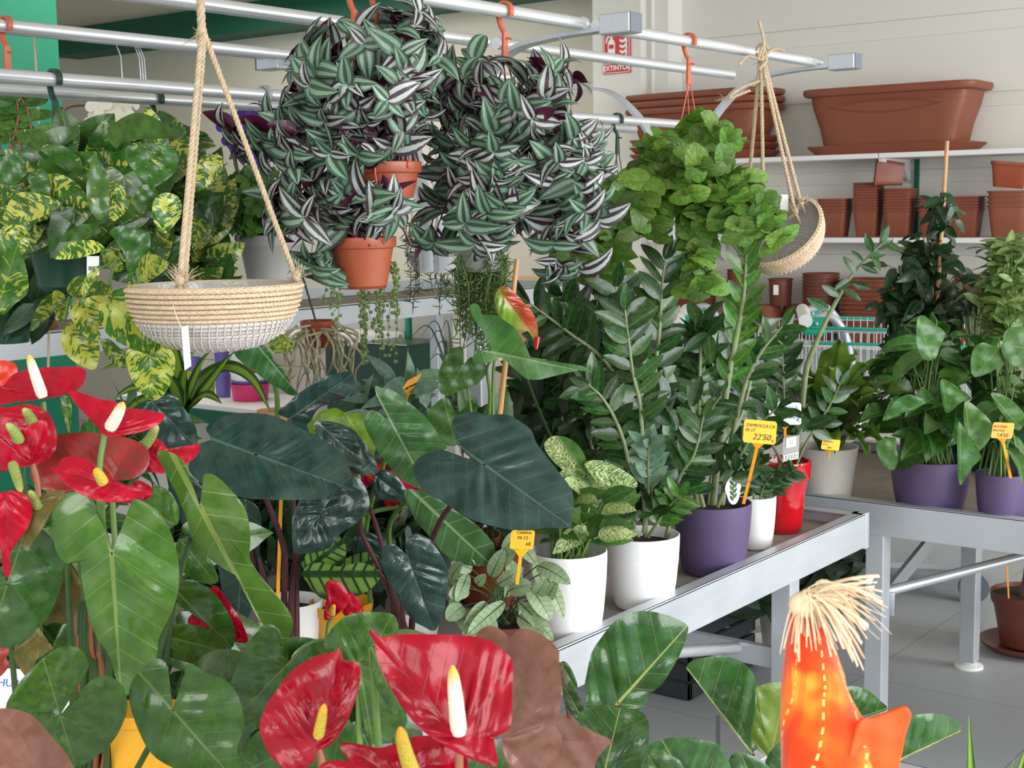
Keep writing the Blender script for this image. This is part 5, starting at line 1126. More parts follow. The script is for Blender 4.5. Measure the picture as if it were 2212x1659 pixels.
for i, (a, b, w) in enumerate(ls):
    A, B = P(*a, 2.46), P(*b, 2.40+.05*rg.random()); L = np.linalg.norm(B-A)
    put(lm, strip_leaf(L, w*2.43/FPX*1.0, 'ell', rg.uniform(.4, 1.2), .15, .02, 2, 0, 6, 8), A, tip=B, nrm=LIGHTDIR+BACK*.4+rg.normal(0, .15, 3), rnd=(rg.random(), rg.random()))
    tube(sm, smooth_path([c+np.array([rg.normal(0, .012), rg.normal(0, .012), .08]), (c+A)/2+UP*.06, A], 5), .0012, 5)
for i in range(16):
    A = P(1080+rg.normal(0, 60), 1300+rg.normal(0, 45), 2.52); put(lm, strip_leaf(.055, .026, 'ell', .9, .15, .02, 2, 0, 4, 7), A, nrm=LIGHTDIR+rg.normal(0, .3, 3), dirv=A-c+RIGHT*rg.normal(0, .1)+rg.normal(0, .05, 3), fit=False, rnd=(rg.random(), rg.random()))
close(t, lm, sm, 'cten', 'stemd')
t = thing('potted_foliage_plant', 'dark leafy plant in an orange pot between elephant ear and pale leaves', 'potted plant', P(1060, 1300, 2.75)); c = PL(1058, 1300, 2, ZT); c = np.array([c[0], c[1], ZT]); pot_part(t, 'terra2', c, .075, .125, 'rim'); rg = RG(48)
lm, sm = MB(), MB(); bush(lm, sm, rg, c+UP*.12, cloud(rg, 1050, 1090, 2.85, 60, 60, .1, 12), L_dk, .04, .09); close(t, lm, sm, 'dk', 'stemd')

# --- dark elephant ears
def stalk(sm, pts, d, r=.0045, smi=0): tube(sm, smooth_path(pth(pts, d), 6), [r*1.25, r, r*.7], 10, mi=smi, rnd=(.5, .5))
t = thing('elephant_ear', 'dark glossy elephant ear with the big leaf left of centre, purple stalks', 'potted plant', PL(620, 1425, 2, ZT)); lm, sm = MB(), MB()
c, r, h = potat(t, 'white', 622, 1425, 1318, 140); ctA = c+UP*h
K = dict(quilt=.0065, nq=6, sl=.75)
tr([(407, 1006), (430, 962), (455, 948), (445, 925), (473, 902), (527, 892), (591, 898), (658, 929), (712, 958), (745, 985), (757, 1020), (764, 1062), (740, 1052), (700, 1075), (640, 1080), (579, 1079), (530, 1076), (470, 1062), (425, 1036)], (552, 982), (762, 1058), 2.22, (.15, -.9), droop=.02, **K, rnd=(.3, .5))
tr([(600, 892), (625, 868), (648, 848), (695, 817), (755, 802), (765, 822), (769, 851), (745, 842), (728, 846), (700, 868), (682, 890), (664, 915), (630, 905)], (625, 905), (765, 806), 2.42, (.3, .5), fold=.02, **K, rnd=(.8, .3))
tr([(631, 1131), (640, 1095), (657, 1070), (700, 1040), (754, 1024), (785, 1045), (798, 1091), (770, 1130), (738, 1151), (715, 1180), (691, 1191), (660, 1196), (635, 1192)], (690, 1112), (636, 1194), 2.35, (.2, .1), **K, rnd=(.5, .2))
tr([(678, 915), (720, 912), (765, 930), (800, 975), (816, 1020), (775, 1025), (735, 1000), (700, 970)], (700, 925), (812, 1026), 2.38, (.3, -.2), **K, rnd=(.2, .7))
tr([(803, 1035), (830, 1014), (858, 1030), (881, 1065), (880, 1083), (850, 1082), (812, 1075)], (815, 1030), (880, 1082), 2.40, (.2, .2), **K, rnd=(.6, .7))
tr([(320, 870), (370, 850), (400, 885), (425, 930), (420, 975), (380, 985), (330, 960), (300, 910)], (340, 880), (424, 965), 2.45, (.2, .3), **K, rnd=(.1, .5))
tr([(360, 1010), (420, 1035), (470, 1100), (500, 1180), (470, 1230), (420, 1180), (380, 1100)], (375, 1020), (480, 1225), 2.5, (.2, .4), **K, rnd=(.1, .3))
tr([(500, 1080), (560, 1100), (560, 1200), (545, 1310), (510, 1370), (480, 1280), (470, 1170)], (530, 1085), (512, 1365), 2.48, (.2, .4), **K, rnd=(.1, .4))
for pts, d in (([(616, 1420), (614, 1300), (612, 1180), (560, 1040), (552, 982)], (2.55, 2.25)), ([(640, 1430), (640, 1300), (636, 1150), (625, 905)], (2.5, 2.45)), ([(598, 1390), (570, 1250), (530, 1130), (500, 1060)], (2.55, 2.5)), ([(630, 1430), (632, 1250), (660, 1150), (690, 1112)], (2.5, 2.38)), ([(585, 1400), (560, 1280), (540, 1180)], (2.6, 2.5))): stalk(sm, pts, d, .0052)
close(t, lm, sm, 'aloc', 'stemp')
m = MB(); bar(m, P(607, 1080, 2.42), P(600, 1300, 2.45), .006, .002, BACK); o = m.build('plant_stake', MT['tago'], None, smooth=False); tag(o, 'orange plastic stake beside purple stalks under the left dark leaf', 'stake')
t = thing('elephant_ear', 'dark glossy elephant ear with the largest leaf, right of centre', 'potted plant', PL(890, 1400, 2, ZT)); lm, sm = MB(), MB()
c, r, h = potat(t, 'white', 897, 1395, 1300, 110)
tr([(892, 1013), (897, 998), (911, 984), (935, 975), (958, 972), (990, 985), (1020, 994), (1000, 970), (988, 949), (978, 920), (981, 902), (1003, 893), (1032, 890), (1050, 897), (1090, 895), (1120, 908), (1147, 929), (1158, 955), (1181, 986), (1213, 1027), (1230, 1050), (1239, 1075), (1236, 1110), (1231, 1139), (1180, 1140), (1140, 1146), (1096, 1143), (1040, 1130), (996, 1111), (960, 1085), (925, 1068), (902, 1040)], (1046, 1003), (1232, 1137), 2.12, (-.15, -.9), droop=.02, **K, rnd=(.7, .6))
tr([(826, 1183), (840, 1176), (857, 1179), (874, 1196), (883, 1214), (876, 1190), (877, 1167), (890, 1156), (905, 1153), (928, 1165), (945, 1187), (962, 1215), (969, 1238), (966, 1275), (961, 1310), (950, 1345), (937, 1363), (912, 1352), (889, 1338), (868, 1305), (850, 1274), (836, 1250), (826, 1222)], (890, 1230), (937, 1362), 2.20, (.15, .35), **K, rnd=(.4, .4))
tr([(760, 1170), (800, 1150), (835, 1180), (850, 1240), (820, 1280), (780, 1250)], (790, 1160), (822, 1278), 2.5, (.2, .3), **K, rnd=(.2, .2))
for pts, d in (([(875, 1360), (850, 1280), (820, 1160), (800, 1100)], (2.5, 2.4)), ([(868, 1350), (830, 1250), (780, 1150), (772, 1120)], (2.5, 2.4)), ([(885, 1400), (900, 1270), (940, 1150), (975, 1090), (1046, 1003)], (2.55, 2.16)), ([(870, 1360), (868, 1300), (880, 1260), (890, 1232)], (2.5, 2.25)), ([(850, 1340), (845, 1270), (838, 1200)], (2.5, 2.45)), ([(862, 1370), (858, 1290), (815, 1230)], (2.52, 2.45))): stalk(sm, pts, d, .005)
close(t, lm, sm, 'aloc', 'stemp')
# --- bright elephant ear, pale veins
t = thing('elephant_ear', 'bright green elephant ear with pale veins between the two dark ones', 'potted plant', PL(880, 1340, 2, ZT)); lm, sm = MB(), MB(); c = np.array([1.98, 1.96, ZT]); pot_part(t, 'terra2', c, .075, .12, 'rim')
G = dict(quilt=.003, nq=6, sl=.55, wave=.0)
tr([(811, 834), (826, 838), (843, 841), (866, 855), (890, 875), (912, 893), (931, 915), (950, 945), (965, 969), (930, 978), (904, 1000), (892, 1013), (890, 1030), (905, 1048), (924, 1060), (895, 1052), (870, 1037), (850, 1020), (836, 1000), (818, 980), (806, 956), (792, 930), (784, 903), (797, 888), (812, 888), (836, 905), (828, 885), (819, 865), (812, 850)], (858, 935), (924, 1060), 2.32, (.1, .3), **G, rnd=(.5, .6))
tr([(875, 1058), (900, 1058), (921, 1064), (950, 1080), (977, 1099), (1010, 1120), (1036, 1139), (1055, 1160), (1068, 1179), (1070, 1208), (1076, 1234), (1045, 1222), (1016, 1222), (985, 1212), (957, 1195), (938, 1172), (921, 1151), (900, 1128), (885, 1099), (876, 1080)], (903, 1072), (1076, 1234), 2.38, (.2, .4), **G, rnd=(.3, .45))
lm2 = MB(); traced_leaf(lm2, [(664, 912), (680, 898), (695, 888), (725, 881), (749, 893), (776, 893), (795, 908), (806, 925), (812, 955), (806, 985), (780, 970), (740, 950), (700, 940), (670, 935)], (748, 896), (806, 985), 2.46, (.2, .2), rnd=(.5, .6))
tr([(506, 763), (530, 752), (557, 744), (581, 755), (594, 784), (611, 797), (622, 815), (630, 835), (646, 853), (625, 853), (605, 840), (587, 831), (565, 815), (547, 800), (525, 785)], (560, 750), (645, 853), 2.40, (.3, .4), **G, rnd=(.9, .55))
for pts, d in (([(800, 1300), (790, 1150), (830, 1000), (858, 935)], (2.6, 2.36)), ([(860, 1300), (840, 1150), (870, 1090), (903, 1072)], (2.6, 2.42)), ([(600, 900), (596, 840), (575, 790), (560, 755)], (2.5, 2.42)), ([(770, 1115), (830, 1100), (880, 1096)], (2.5, 2.5)), ([(790, 1180), (770, 1000), (748, 896)], (2.6, 2.5))): stalk(sm, pts, d, .004)
close(t, lm, sm, 'gage', 'stem'); lm2.build('young_leaf', MT['limeleaf'], t)
# --- climbing philodendron on the bamboo cane
t = thing('philodendron', 'climbing plant with arrow-shaped leaves on a bamboo cane', 'potted plant', P(1050, 1150, 2.75)*[1, 1, 0]+[0, 0, ZT]); lm, sm = MB(), MB()
c = np.array([2.25, 1.86, ZT]); pot_part(t, 'terra', c, .08, .13, 'rim'); stt = P(1117, 560, 2.7); m = MB(); tube(m, [c+UP*.12, P(1079, 900, 2.72), stt], [.0062, .0058, .005], 10)
for k in range(6): q = (c+UP*.12)*(1-k/6)+stt*k/6; tube(m, [q-UP*.002, q+UP*.002], .0066, 10)
m.build('bamboo_cane', MT['cane'], t)
tr([(1015, 662), (1026, 655), (1036, 662), (1040, 678), (1055, 680), (1073, 682), (1100, 699), (1115, 712), (1127, 733), (1138, 752), (1147, 773), (1162, 783), (1174, 784), (1181, 776), (1190, 787), (1215, 790), (1241, 788), (1262, 792), (1280, 806), (1262, 798), (1241, 802), (1215, 808), (1191, 814), (1165, 820), (1140, 819), (1125, 808), (1110, 790), (1090, 772), (1075, 775), (1059, 782), (1040, 787), (1022, 782), (1025, 765), (1045, 757), (1063, 757), (1050, 730), (1036, 705), (1022, 685)], (1072, 762), (1278, 806), 2.55, (.25, .3), fold=.02, rnd=(.6, .75))
tr([(951, 848), (946, 825), (948, 804), (958, 778), (971, 757), (985, 750), (1000, 752), (1003, 787), (1015, 772), (1035, 775), (1049, 787), (1052, 800), (1046, 814), (1030, 830), (1012, 838), (990, 845), (971, 855)], (1000, 790), (962, 858), 2.6, (.2, .35), rnd=(.3, .3))
tr([(920, 900), (940, 872), (965, 860), (985, 895), (1000, 925), (990, 960), (960, 960), (935, 935)], (960, 868), (985, 962), 2.62, (.2, .3), rnd=(.4, .3))
for pts, d in (([(1056, 900), (1058, 850), (1052, 800), (1060, 775)], (2.7, 2.58)), ([(1020, 1000), (1018, 900), (1004, 800)], (2.75, 2.62)), ([(1065, 900), (1066, 800), (1075, 740)], (2.72, 2.7))): stalk(sm, pts, d, .003)
rg = RG(49); lscatter(lm, rg, 1000, 920, 2.75, 90, 60, .08, 14, L_poth, .08, c); close(t, lm, sm, 'philo', 'stem')
t = thing('anthurium', 'green and red flower of an anthurium just behind the bamboo cane', 'potted plant', np.array([2.65, 2.2, ZT])); lm, sm = MB(), MB()
pot_part(t, 'dkpot', np.array([2.65, 2.2, ZT]), .06, .1, 'rim'); lms = MB(); K2 = dict(quilt=.004, nq=6, sl=.8)
traced_leaf(lms, [(1069, 645), (1073, 630), (1085, 618), (1100, 622), (1120, 640), (1133, 655), (1148, 672), (1157, 689), (1162, 712), (1160, 742), (1148, 720), (1125, 712), (1103, 709), (1085, 695), (1076, 680), (1070, 662)], (1088, 640), (1160, 738), 2.66, (.2, .3), rnd=(.5, .5), **K2); f_ = lms.build('flower', MT['spathe_g'], t)
m = MB(); tube(m, [P(1160, 730, 2.65), P(1158, 755, 2.64)], [.006, .003], 8); m.build('spadix', MT['red'], f_); stalk(sm, [(1240, 1050), (1150, 850), (1088, 640)], (3.1, 2.68), .003)
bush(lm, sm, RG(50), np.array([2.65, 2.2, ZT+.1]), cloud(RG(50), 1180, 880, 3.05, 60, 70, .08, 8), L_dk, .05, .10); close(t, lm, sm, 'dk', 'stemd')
# --- other foliage on the bench behind
def filler(name, label, xy, pr, ph, potm, px, py, d, rx, ry, rd, n, lf, ln, lmat, seed, smat='stemd', step=.04, cat='potted plant', z=ZT, whorl=2, **kw):
    t = thing(name, label, cat, (xy[0], xy[1], z)); c = np.array([xy[0], xy[1], z]); pot_part(t, potm, c, pr, ph, 'rim'); rg = RG(seed); lm, sm = MB(), MB()
    bush(lm, sm, rg, c+UP*(ph-.02), cloud(rg, px, py, d, rx, ry, rd, n), lf, step, ln, whorl=whorl, jit=pr*.4, **kw); close(t, lm, sm, lmat, smat); return t
filler('blue_star_fern', 'blue-green lobed fern with an orange tag in front of the green upright', (2.35, 2.22), .06, .1, 'terra', 850, 865, 2.95, 75, 60, .08, 16, L_dk, .09, 'blue', 51, 'stem', out=.5, up=.5)
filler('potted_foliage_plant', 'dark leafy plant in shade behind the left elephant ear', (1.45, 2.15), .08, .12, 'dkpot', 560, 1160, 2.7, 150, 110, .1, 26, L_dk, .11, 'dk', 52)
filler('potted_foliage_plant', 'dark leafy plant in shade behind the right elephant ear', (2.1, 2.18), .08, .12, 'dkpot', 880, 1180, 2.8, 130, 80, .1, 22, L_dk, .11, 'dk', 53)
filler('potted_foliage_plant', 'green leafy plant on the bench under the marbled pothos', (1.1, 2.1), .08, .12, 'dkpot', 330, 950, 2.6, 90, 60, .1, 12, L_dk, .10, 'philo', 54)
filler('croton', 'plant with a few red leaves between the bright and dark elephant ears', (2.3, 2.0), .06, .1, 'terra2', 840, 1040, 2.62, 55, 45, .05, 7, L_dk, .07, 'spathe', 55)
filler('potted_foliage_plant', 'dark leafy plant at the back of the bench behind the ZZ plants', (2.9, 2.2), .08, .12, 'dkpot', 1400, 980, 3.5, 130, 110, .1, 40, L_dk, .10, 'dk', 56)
filler('potted_foliage_plant', 'green leafy plant behind the tall ZZ plant near the rack post', (3.1, 2.1), .08, .12, 'dkpot', 1500, 860, 3.6, 110, 130, .1, 34, L_dk, .09, 'zz', 57)
# banded calathea leaves low between stalks
t = thing('calathea', 'banded green calathea leaves low between the purple stalks', 'potted plant', PL(740, 1400, 2, ZT)); lm, sm = MB(), MB(); c = PL(740, 1400, 2, ZT); pot_part(t, 'yellow', c, .06, .09, 'rim')
tr([(655, 1235), (690, 1215), (740, 1225), (780, 1215), (815, 1230), (820, 1250), (790, 1280), (740, 1295), (690, 1290)], (650, 1240), (818, 1240), 2.42, (.2, .5), rnd=(.5, .5))
tr([(655, 1230), (665, 1190), (700, 1165), (735, 1160), (748, 1190), (735, 1225), (690, 1240)], (655, 1235), (746, 1165), 2.44, (.2, .3), rnd=(.9, .7))
tr([(700, 1240), (760, 1200), (810, 1195), (825, 1225), (780, 1262), (720, 1270)], (700, 1262), (822, 1205), 2.5, (.2, .3), rnd=(.9, .7)); close(t, lm, sm, 'bands', 'stemd')
# pale green bench front plant and dracaena with arching straps
t = thing('dracaena', 'dracaena with arching strap leaves, pale green centres, left of the seagrass basket tag', 'potted plant', P(395, 1100, 2.6)*[1, 1, 0]+[0, 0, ZT]); lm, sm = MB(), MB()
c = np.array([1.35, 2.12, ZT]); pot_part(t, 'dkpot', c, .08, .12, 'rim'); crown = P(394, 895, 2.66); tube(sm, [c+UP*.1, crown], [.009, .007], 10)
def strap(pts, d, w, rnd=(.5, .5), up=None):
    p = smooth_path(pth(pts, d), 8); s = arc_len(p); k = len(p); T = np.gradient(p, axis=0); T /= np.linalg.norm(T, axis=1)[:, None]
    v = s/s[-1]; wd = PR['strap'](v)*w/2; wd[-1] = .0005; n0 = unit(BACK+UP*.8) if up is None else up; X = np.cross(T, n0); X /= np.linalg.norm(X, axis=1)[:, None]; Nn = np.cross(X, T)
    u = np.linspace(-1, 1, 5); V = (p[:, None]+X[:, None]*(u[None, :, None]*wd[:, None, None])+Nn[:, None]*(np.abs(u)[None, :, None]*wd[:, None, None]*.35)).reshape(-1, 3)
    i = np.arange(k-1)[:, None]*5; j = np.arange(4)[None, :]; F = np.stack([i+j, i+j+1, i+6+j, i+5+j], -1).reshape(-1, 4)
    lm.add(V, F, np.stack([np.tile((u+1)/2, k), np.repeat(v, 5)], -1), np.stack([(u[None]*wd[:, None]/s[-1]).ravel(), np.repeat(v, 5)], -1), rnd)
for pts, w in (([(394, 895), (430, 830), (490, 795), (545, 820), (585, 890)], .036), ([(394, 895), (430, 860), (490, 780), (515, 755)], .03), ([(394, 895), (420, 870), (450, 855), (480, 872)], .034), ([(394, 895), (385, 800), (370, 740), (350, 690)], .04), ([(394, 895), (350, 850), (290, 840), (245, 862)], .034), ([(394, 895), (345, 865), (300, 870), (260, 905)], .036), ([(394, 895), (340, 830), (270, 790), (215, 800)], .034), ([(394, 895), (400, 820), (420, 760), (455, 730)], .034), ([(394, 895), (370, 830), (330, 790), (300, 780)], .03), ([(394, 895), (410, 850), (440, 780), (470, 745)], .03)): strap(pts, (2.66, 2.5), w, (.5, .6))
close(t, lm, sm, 'drac', 'stem')
# dark fine palm in front of the white partition
t = thing('small_palm', 'dark thin-leaved palm in front of the white partition', 'potted plant', np.array([2.75, 2.1, ZT])); lm, sm = MB(), MB(); c = np.array([2.6, 2.15, ZT]); pot_part(t, 'dkpot', c, .05, .09, 'rim')
rg = RG(60)
for k in range(16): e = (rg.uniform(870, 990), rg.uniform(720, 950)); strap([(1000, 990), (985, 880), ((e[0]+985)/2, e[1]-25), e], 3.05, .009, (.2, .1))
close(t, lm, sm, 'dk', 'stemd')

# ================================================================ right hand bench
t = thing('birds_nest_fern', 'bird nest fern with broad upright fronds in the beige pot', 'potted plant', PL(1800, 1080, 2, ZT)); rg = RG(71)
f = PL(1800, 1082, 2, ZT); c = np.array([3.445+.085, f[1]+.01, ZT]); pot_part(t, 'beige', c, .084, .155, 'cone', sink=.025)
lm, sm = MB(), MB(); c0 = c+UP*.135
def frond(tip, d, w, mid=None, rnd=None, ctrl=.55, wav=.012):
    """one wavy frond from the heart of the fern"""
    e = P(*tip, d); m_ = (c0*(1-ctrl)+e*ctrl)+UP*(.10 if mid is None else mid); p = bez(c0+rg.normal(0, .012, 3)*[1, 1, 0], m_, e, 16); s = arc_len(p)
    T = np.gradient(p, axis=0); T /= np.linalg.norm(T, axis=1)[:, None]; v = s/s[-1]; wd = (PR['ell'](np.clip(v, 0, 1))*.9+.10*(1-v))*w/2; wd[-1] = .001
    h = unit((p[-1]-p[0])*[1, 1, 0]); n0 = unit(UP*.6-h*.6+BACK*.45); X = np.cross(T, n0); X /= np.linalg.norm(X, axis=1)[:, None]; N_ = np.cross(X, T)
    u = np.linspace(-1, 1, 7); ph = rg.random()*6; z = np.abs(u)[None, :]*wd[:, None]*.35+wav*(u**2)[None, :]*np.sin(v[:, None]*26+ph+(u > 0)[None, :]*2)*np.minimum(1, v*3)[:, None]
    V = (p[:, None]+X[:, None]*(u[None, :]*wd[:, None])[..., None]+N_[:, None]*z[..., None]).reshape(-1, 3); k = len(p)
    i = np.arange(k-1)[:, None]*7; j = np.arange(6)[None, :]; F = np.stack([i+j, i+j+1, i+8+j, i+7+j], -1).reshape(-1, 4)
    lm.add(V, F, np.stack([np.tile((u+1)/2, k), np.repeat(v, 7)], -1), np.stack([(u[None]*wd[:, None]/s[-1]).ravel(), np.repeat(v, 7)], -1), rnd or (rg.random(), rg.random()))
for tip, d, w in (((1815, 735), 3.65, .11), ((1785, 800), 3.6, .10), ((1850, 760), 3.7, .11), ((1910, 770), 3.7, .10), ((1735, 830), 3.6, .08), ((1960, 800), 3.7, .10), ((1890, 830), 3.45, .09), ((1750, 800), 3.7, .07), ((1870, 790), 3.6, .10), ((1930, 830), 3.6, .09), ((1960, 850), 3.5, .09), ((1700, 780), 3.7, .06), ((1690, 830), 3.6, .07), ((1855, 870), 3.5, .09), ((1985, 885), 3.6, .08), ((1790, 790), 3.5, .08), ((1900, 850), 3.4, .08)): frond(tip, d, w)
for tip, d, w, md in (((1805, 975), 3.42, .05, .10), ((1900, 930), 3.45, .06, .06), ((1930, 980), 3.5, .05, .1), ((1880, 985), 3.4, .04, .1)): frond(tip, d, w, md)
close(t, lm, sm, 'aspl', 'stem') if sm.V else lm.build('foliage', MT['aspl'], t)
def spathi(name, label, potm, px, yb, yr, w, cl, seed, n, lmat='spath', ln=.15, x0=None, prf='cachepot', wl=.42, cat='potted plant'):
    t = thing(name, label, cat, PL(px, yb, 2, ZT)); rg = RG(seed)
    f = PL(px, yb, 2, ZT); d = np.dot(f-EYE, -BACK); r = w*d/FPX/2*1.03; hh = unit(np.array([-BACK[0], -BACK[1], 0])); c = np.array([3.452+r*.98, f[1]-.0, ZT])
    c[1] = PL(px, 800, 0, c[0])[1]; k = PL(px, yr, 0, c[0]-r*.8); h = k[2]-ZT; pot_part(t, potm, c, r, h, prf, sink=.02); lm, sm = MB(), MB(); c0 = c+UP*(h-.02)
    for x in [q for a in cl for q in cloud(rg, *a)]:
        e = x; h_ = (e-c0)*[1, 1, 0]; b = e-unit(h_+rg.normal(0, .03, 3))*ln*.35-UP*ln*.0; b0 = c0+rg.normal(0, r*.3, 3)*[1, 1, 0]
        tube(sm, bez(b0, (b0+b)/2+UP*.08, b, 8), [.0028, .0016], 6, cap=False)
        L = ln*rg.uniform(.75, 1.15); put(lm, strip_leaf(L, L*rg.uniform(wl*.85, wl*1.1), 'ovate', rg.uniform(.7, 1.9), rg.uniform(.15, .35), .03, 2, rg.uniform(-.4, .4), 6, 10, ph=rg.random()*6), b, nrm=unit(UP*.7+LIGHTDIR*.6+rg.normal(0, .3, 3)), dirv=unit(h_)*.8+UP*rg.uniform(-.1, .7)+RIGHT*rg.normal(0, .35), fit=False, rnd=(rg.random(), rg.random()))
    return t, lm, sm, c0
t, lm, sm, c0 = spathi('peace_lily', 'large peace lily in the wide purple pot on the right bench', 'purple', 2015, 1100, 1003, 162, [(2000, 800, 3.75, 120, 90, .14, 40), (2010, 900, 3.6, 110, 60, .10, 22), (1990, 730, 3.85, 60, 50, .1, 8)], 72, 70)
def tr(out, att, tip, d, tilt=(0, .3), **kw): traced_leaf(lm, out, att, tip, d, tilt, **kw)
tr([(1982, 690), (1995, 682), (2020, 700), (2042, 720), (2032, 745), (2020, 775), (1995, 775), (1980, 740)], (2010, 775), (1985, 685), 3.5, (.2, .2), rnd=(.5, .75))
tr([(1913, 908), (1930, 870), (1960, 852), (1985, 858), (2000, 868), (1975, 885), (1945, 890)], (2000, 868), (1914, 907), 3.45, (-.2, .2), rnd=(.9, .98))
tr([(2032, 820), (2060, 830), (2095, 860), (2075, 870), (2045, 893), (2035, 860)], (2036, 822), (2046, 892), 3.45, (.2, .3), rnd=(.4, .8))
tr([(2083, 870), (2110, 880), (2145, 920), (2130, 960), (2095, 985), (2085, 940)], (2086, 872), (2100, 985), 3.4, (.2, .3), rnd=(.3, .7))
tr([(2070, 910), (2090, 950), (2120, 985), (2100, 1010), (2074, 1048), (2068, 990)], (2074, 912), (2075, 1047), 3.4, (.2, .3), rnd=(.6, .6))
tr([(1893, 960), (1925, 945), (1940, 985), (1930, 1015), (1905, 1000)], (1935, 945), (1932, 1016), 3.42, (.1, .3), rnd=(.2, .5))
tr([(2100, 760), (2130, 740), (2170, 780), (2105, 815)], (2160, 750), (2105, 814), 3.5, (.1, .3), rnd=(.4, .7))
close(t, lm, sm, 'spath', 'stem')
t, lm, sm, c0 = spathi('peace_lily', 'leafy plant in the purple pot at the right edge, orange price tag in it', 'purple', 2172, 1115, 1030, 106, [(2160, 800, 3.7, 70, 70, .1, 22), (2170, 900, 3.55, 60, 70, .1, 16)], 73, 30, 'philo')
tr([(2165, 740), (2175, 712), (2212, 705), (2250, 720), (2250, 790), (2190, 790), (2166, 765)], (2250, 760), (2165, 742), 3.5, (.1, .2), rnd=(.4, .9))
tr([(2140, 850), (2180, 860), (2215, 900), (2200, 930), (2170, 900)], (2142, 852), (2205, 925), 3.4, (.2, .3), rnd=(.4, .8))
close(t, lm, sm, ('philo', 'plec'), 'stem')
# ficus with cane and pale shrub behind, at the back of the right bench
t = thing('weeping_fig', 'dark small-leaved weeping fig staked with a bamboo cane', 'potted plant', (0, 0, 0)); rg = RG(74)
c = PL(2010, 900, 0, 4.22); c[2] = ZT; pot_part(t, 'dkpot', c, .11, .2, 'rim'); lm, sm = MB(), MB(); tip_ = P(2046, 305, 4.4)
m = MB(); tube(m, [c+UP*.18, tip_], [.0075, .0065], 10); m.build('bamboo_cane', MT['cane'], t)
ax_ = P(2005, 750, 4.42); top_ = P(2040, 410, 4.4); tube(sm, [c+UP*.18, P(2005, 850, 4.43), ax_, P(2015, 600, 4.41), top_], [.010, .008, .005, .003], 8, 5)
for (px, py, rx, ry, n) in ((2000, 560, 75, 80, 46), (2000, 680, 90, 80, 60), (1990, 640, 110, 60, 26), (2035, 450, 40, 45, 16), (1925, 600, 40, 40, 8), (2090, 640, 40, 70, 16), (1990, 760, 80, 50, 30)):
    for x in cloud(rg, px, py, 4.4, rx, ry, .15, n):
        b = ax_*.0+P(2005+ (py-600)*-.05, py+40, 4.42)
        p = bez(b, (b+x)/2+UP*.04, x, 7); tube(sm, p, [.0018, .001], 5, cap=False); s = arc_len(p); q = s[-1]*.35
        while q < s[-1]+.001:
            xx, T = at_len(p, s, min(q, s[-1]-.001)); put(lm, L_fic(.075*rg.uniform(.7, 1.1), rg), xx, nrm=LIGHTDIR+rg.normal(0, .5, 3), dirv=unit(T*.4+rg.normal(0, .5, 3)-UP*.35), fit=False, rnd=(rg.random(), rg.random())); q += .03
close(t, lm, sm, 'fic', 'stemb')
def shrub(name, label, px, py0, d, cl, seed, lmat, lf, ln, smat='stem', step=.03, whorl=4, potm='dkpot', z=ZT, **kw):
    t = thing(name, label, 'potted plant', (0, 0, 0)); c = PL(px, py0, 0, 4.2); c[2] = z; pot_part(t, potm, c, .10, .18, 'rim'); rg = RG(seed); lm, sm = MB(), MB()
    bush(lm, sm, rg, c+UP*.17, [q for a in cl for q in cloud(rg, *a)], lf, step, ln, whorl=whorl, jit=.03, first=.55, **kw); close(t, lm, sm, lmat, smat); return t
shrub('umbrella_plant', 'pale variegated umbrella plant at the right edge', 2190, 900, 4.4, [(2170, 620, 4.15, 60, 120, .14, 34), (2185, 540, 4.1, 50, 40, .1, 12)], 75, 'pale', L_pale, .075, whorl=6, out=.7)
t = thing('spiky_dracaena', 'upright pale strap-leaved plant between ficus and umbrella plant', 'potted plant', (0, 0, 0)); lm, sm = MB(), MB(); c = PL(2125, 880, 0, 4.24); c[2] = ZT; pot_part(t, 'dkpot', c, .09, .16, 'rim')
for e in ((2075, 660), (2100, 670), (2115, 655), (2135, 665), (2150, 680), (2060, 690), (2165, 690), (2090, 640), (2125, 640)): strap([(2120, 800), ((2120+e[0])/2, (800+e[1])/2-10), e], 4.35, .045, (.5, .9))
close(t, lm, sm, 'pale', 'stem') if sm.V else lm.build('foliage', MT['pale'], t)

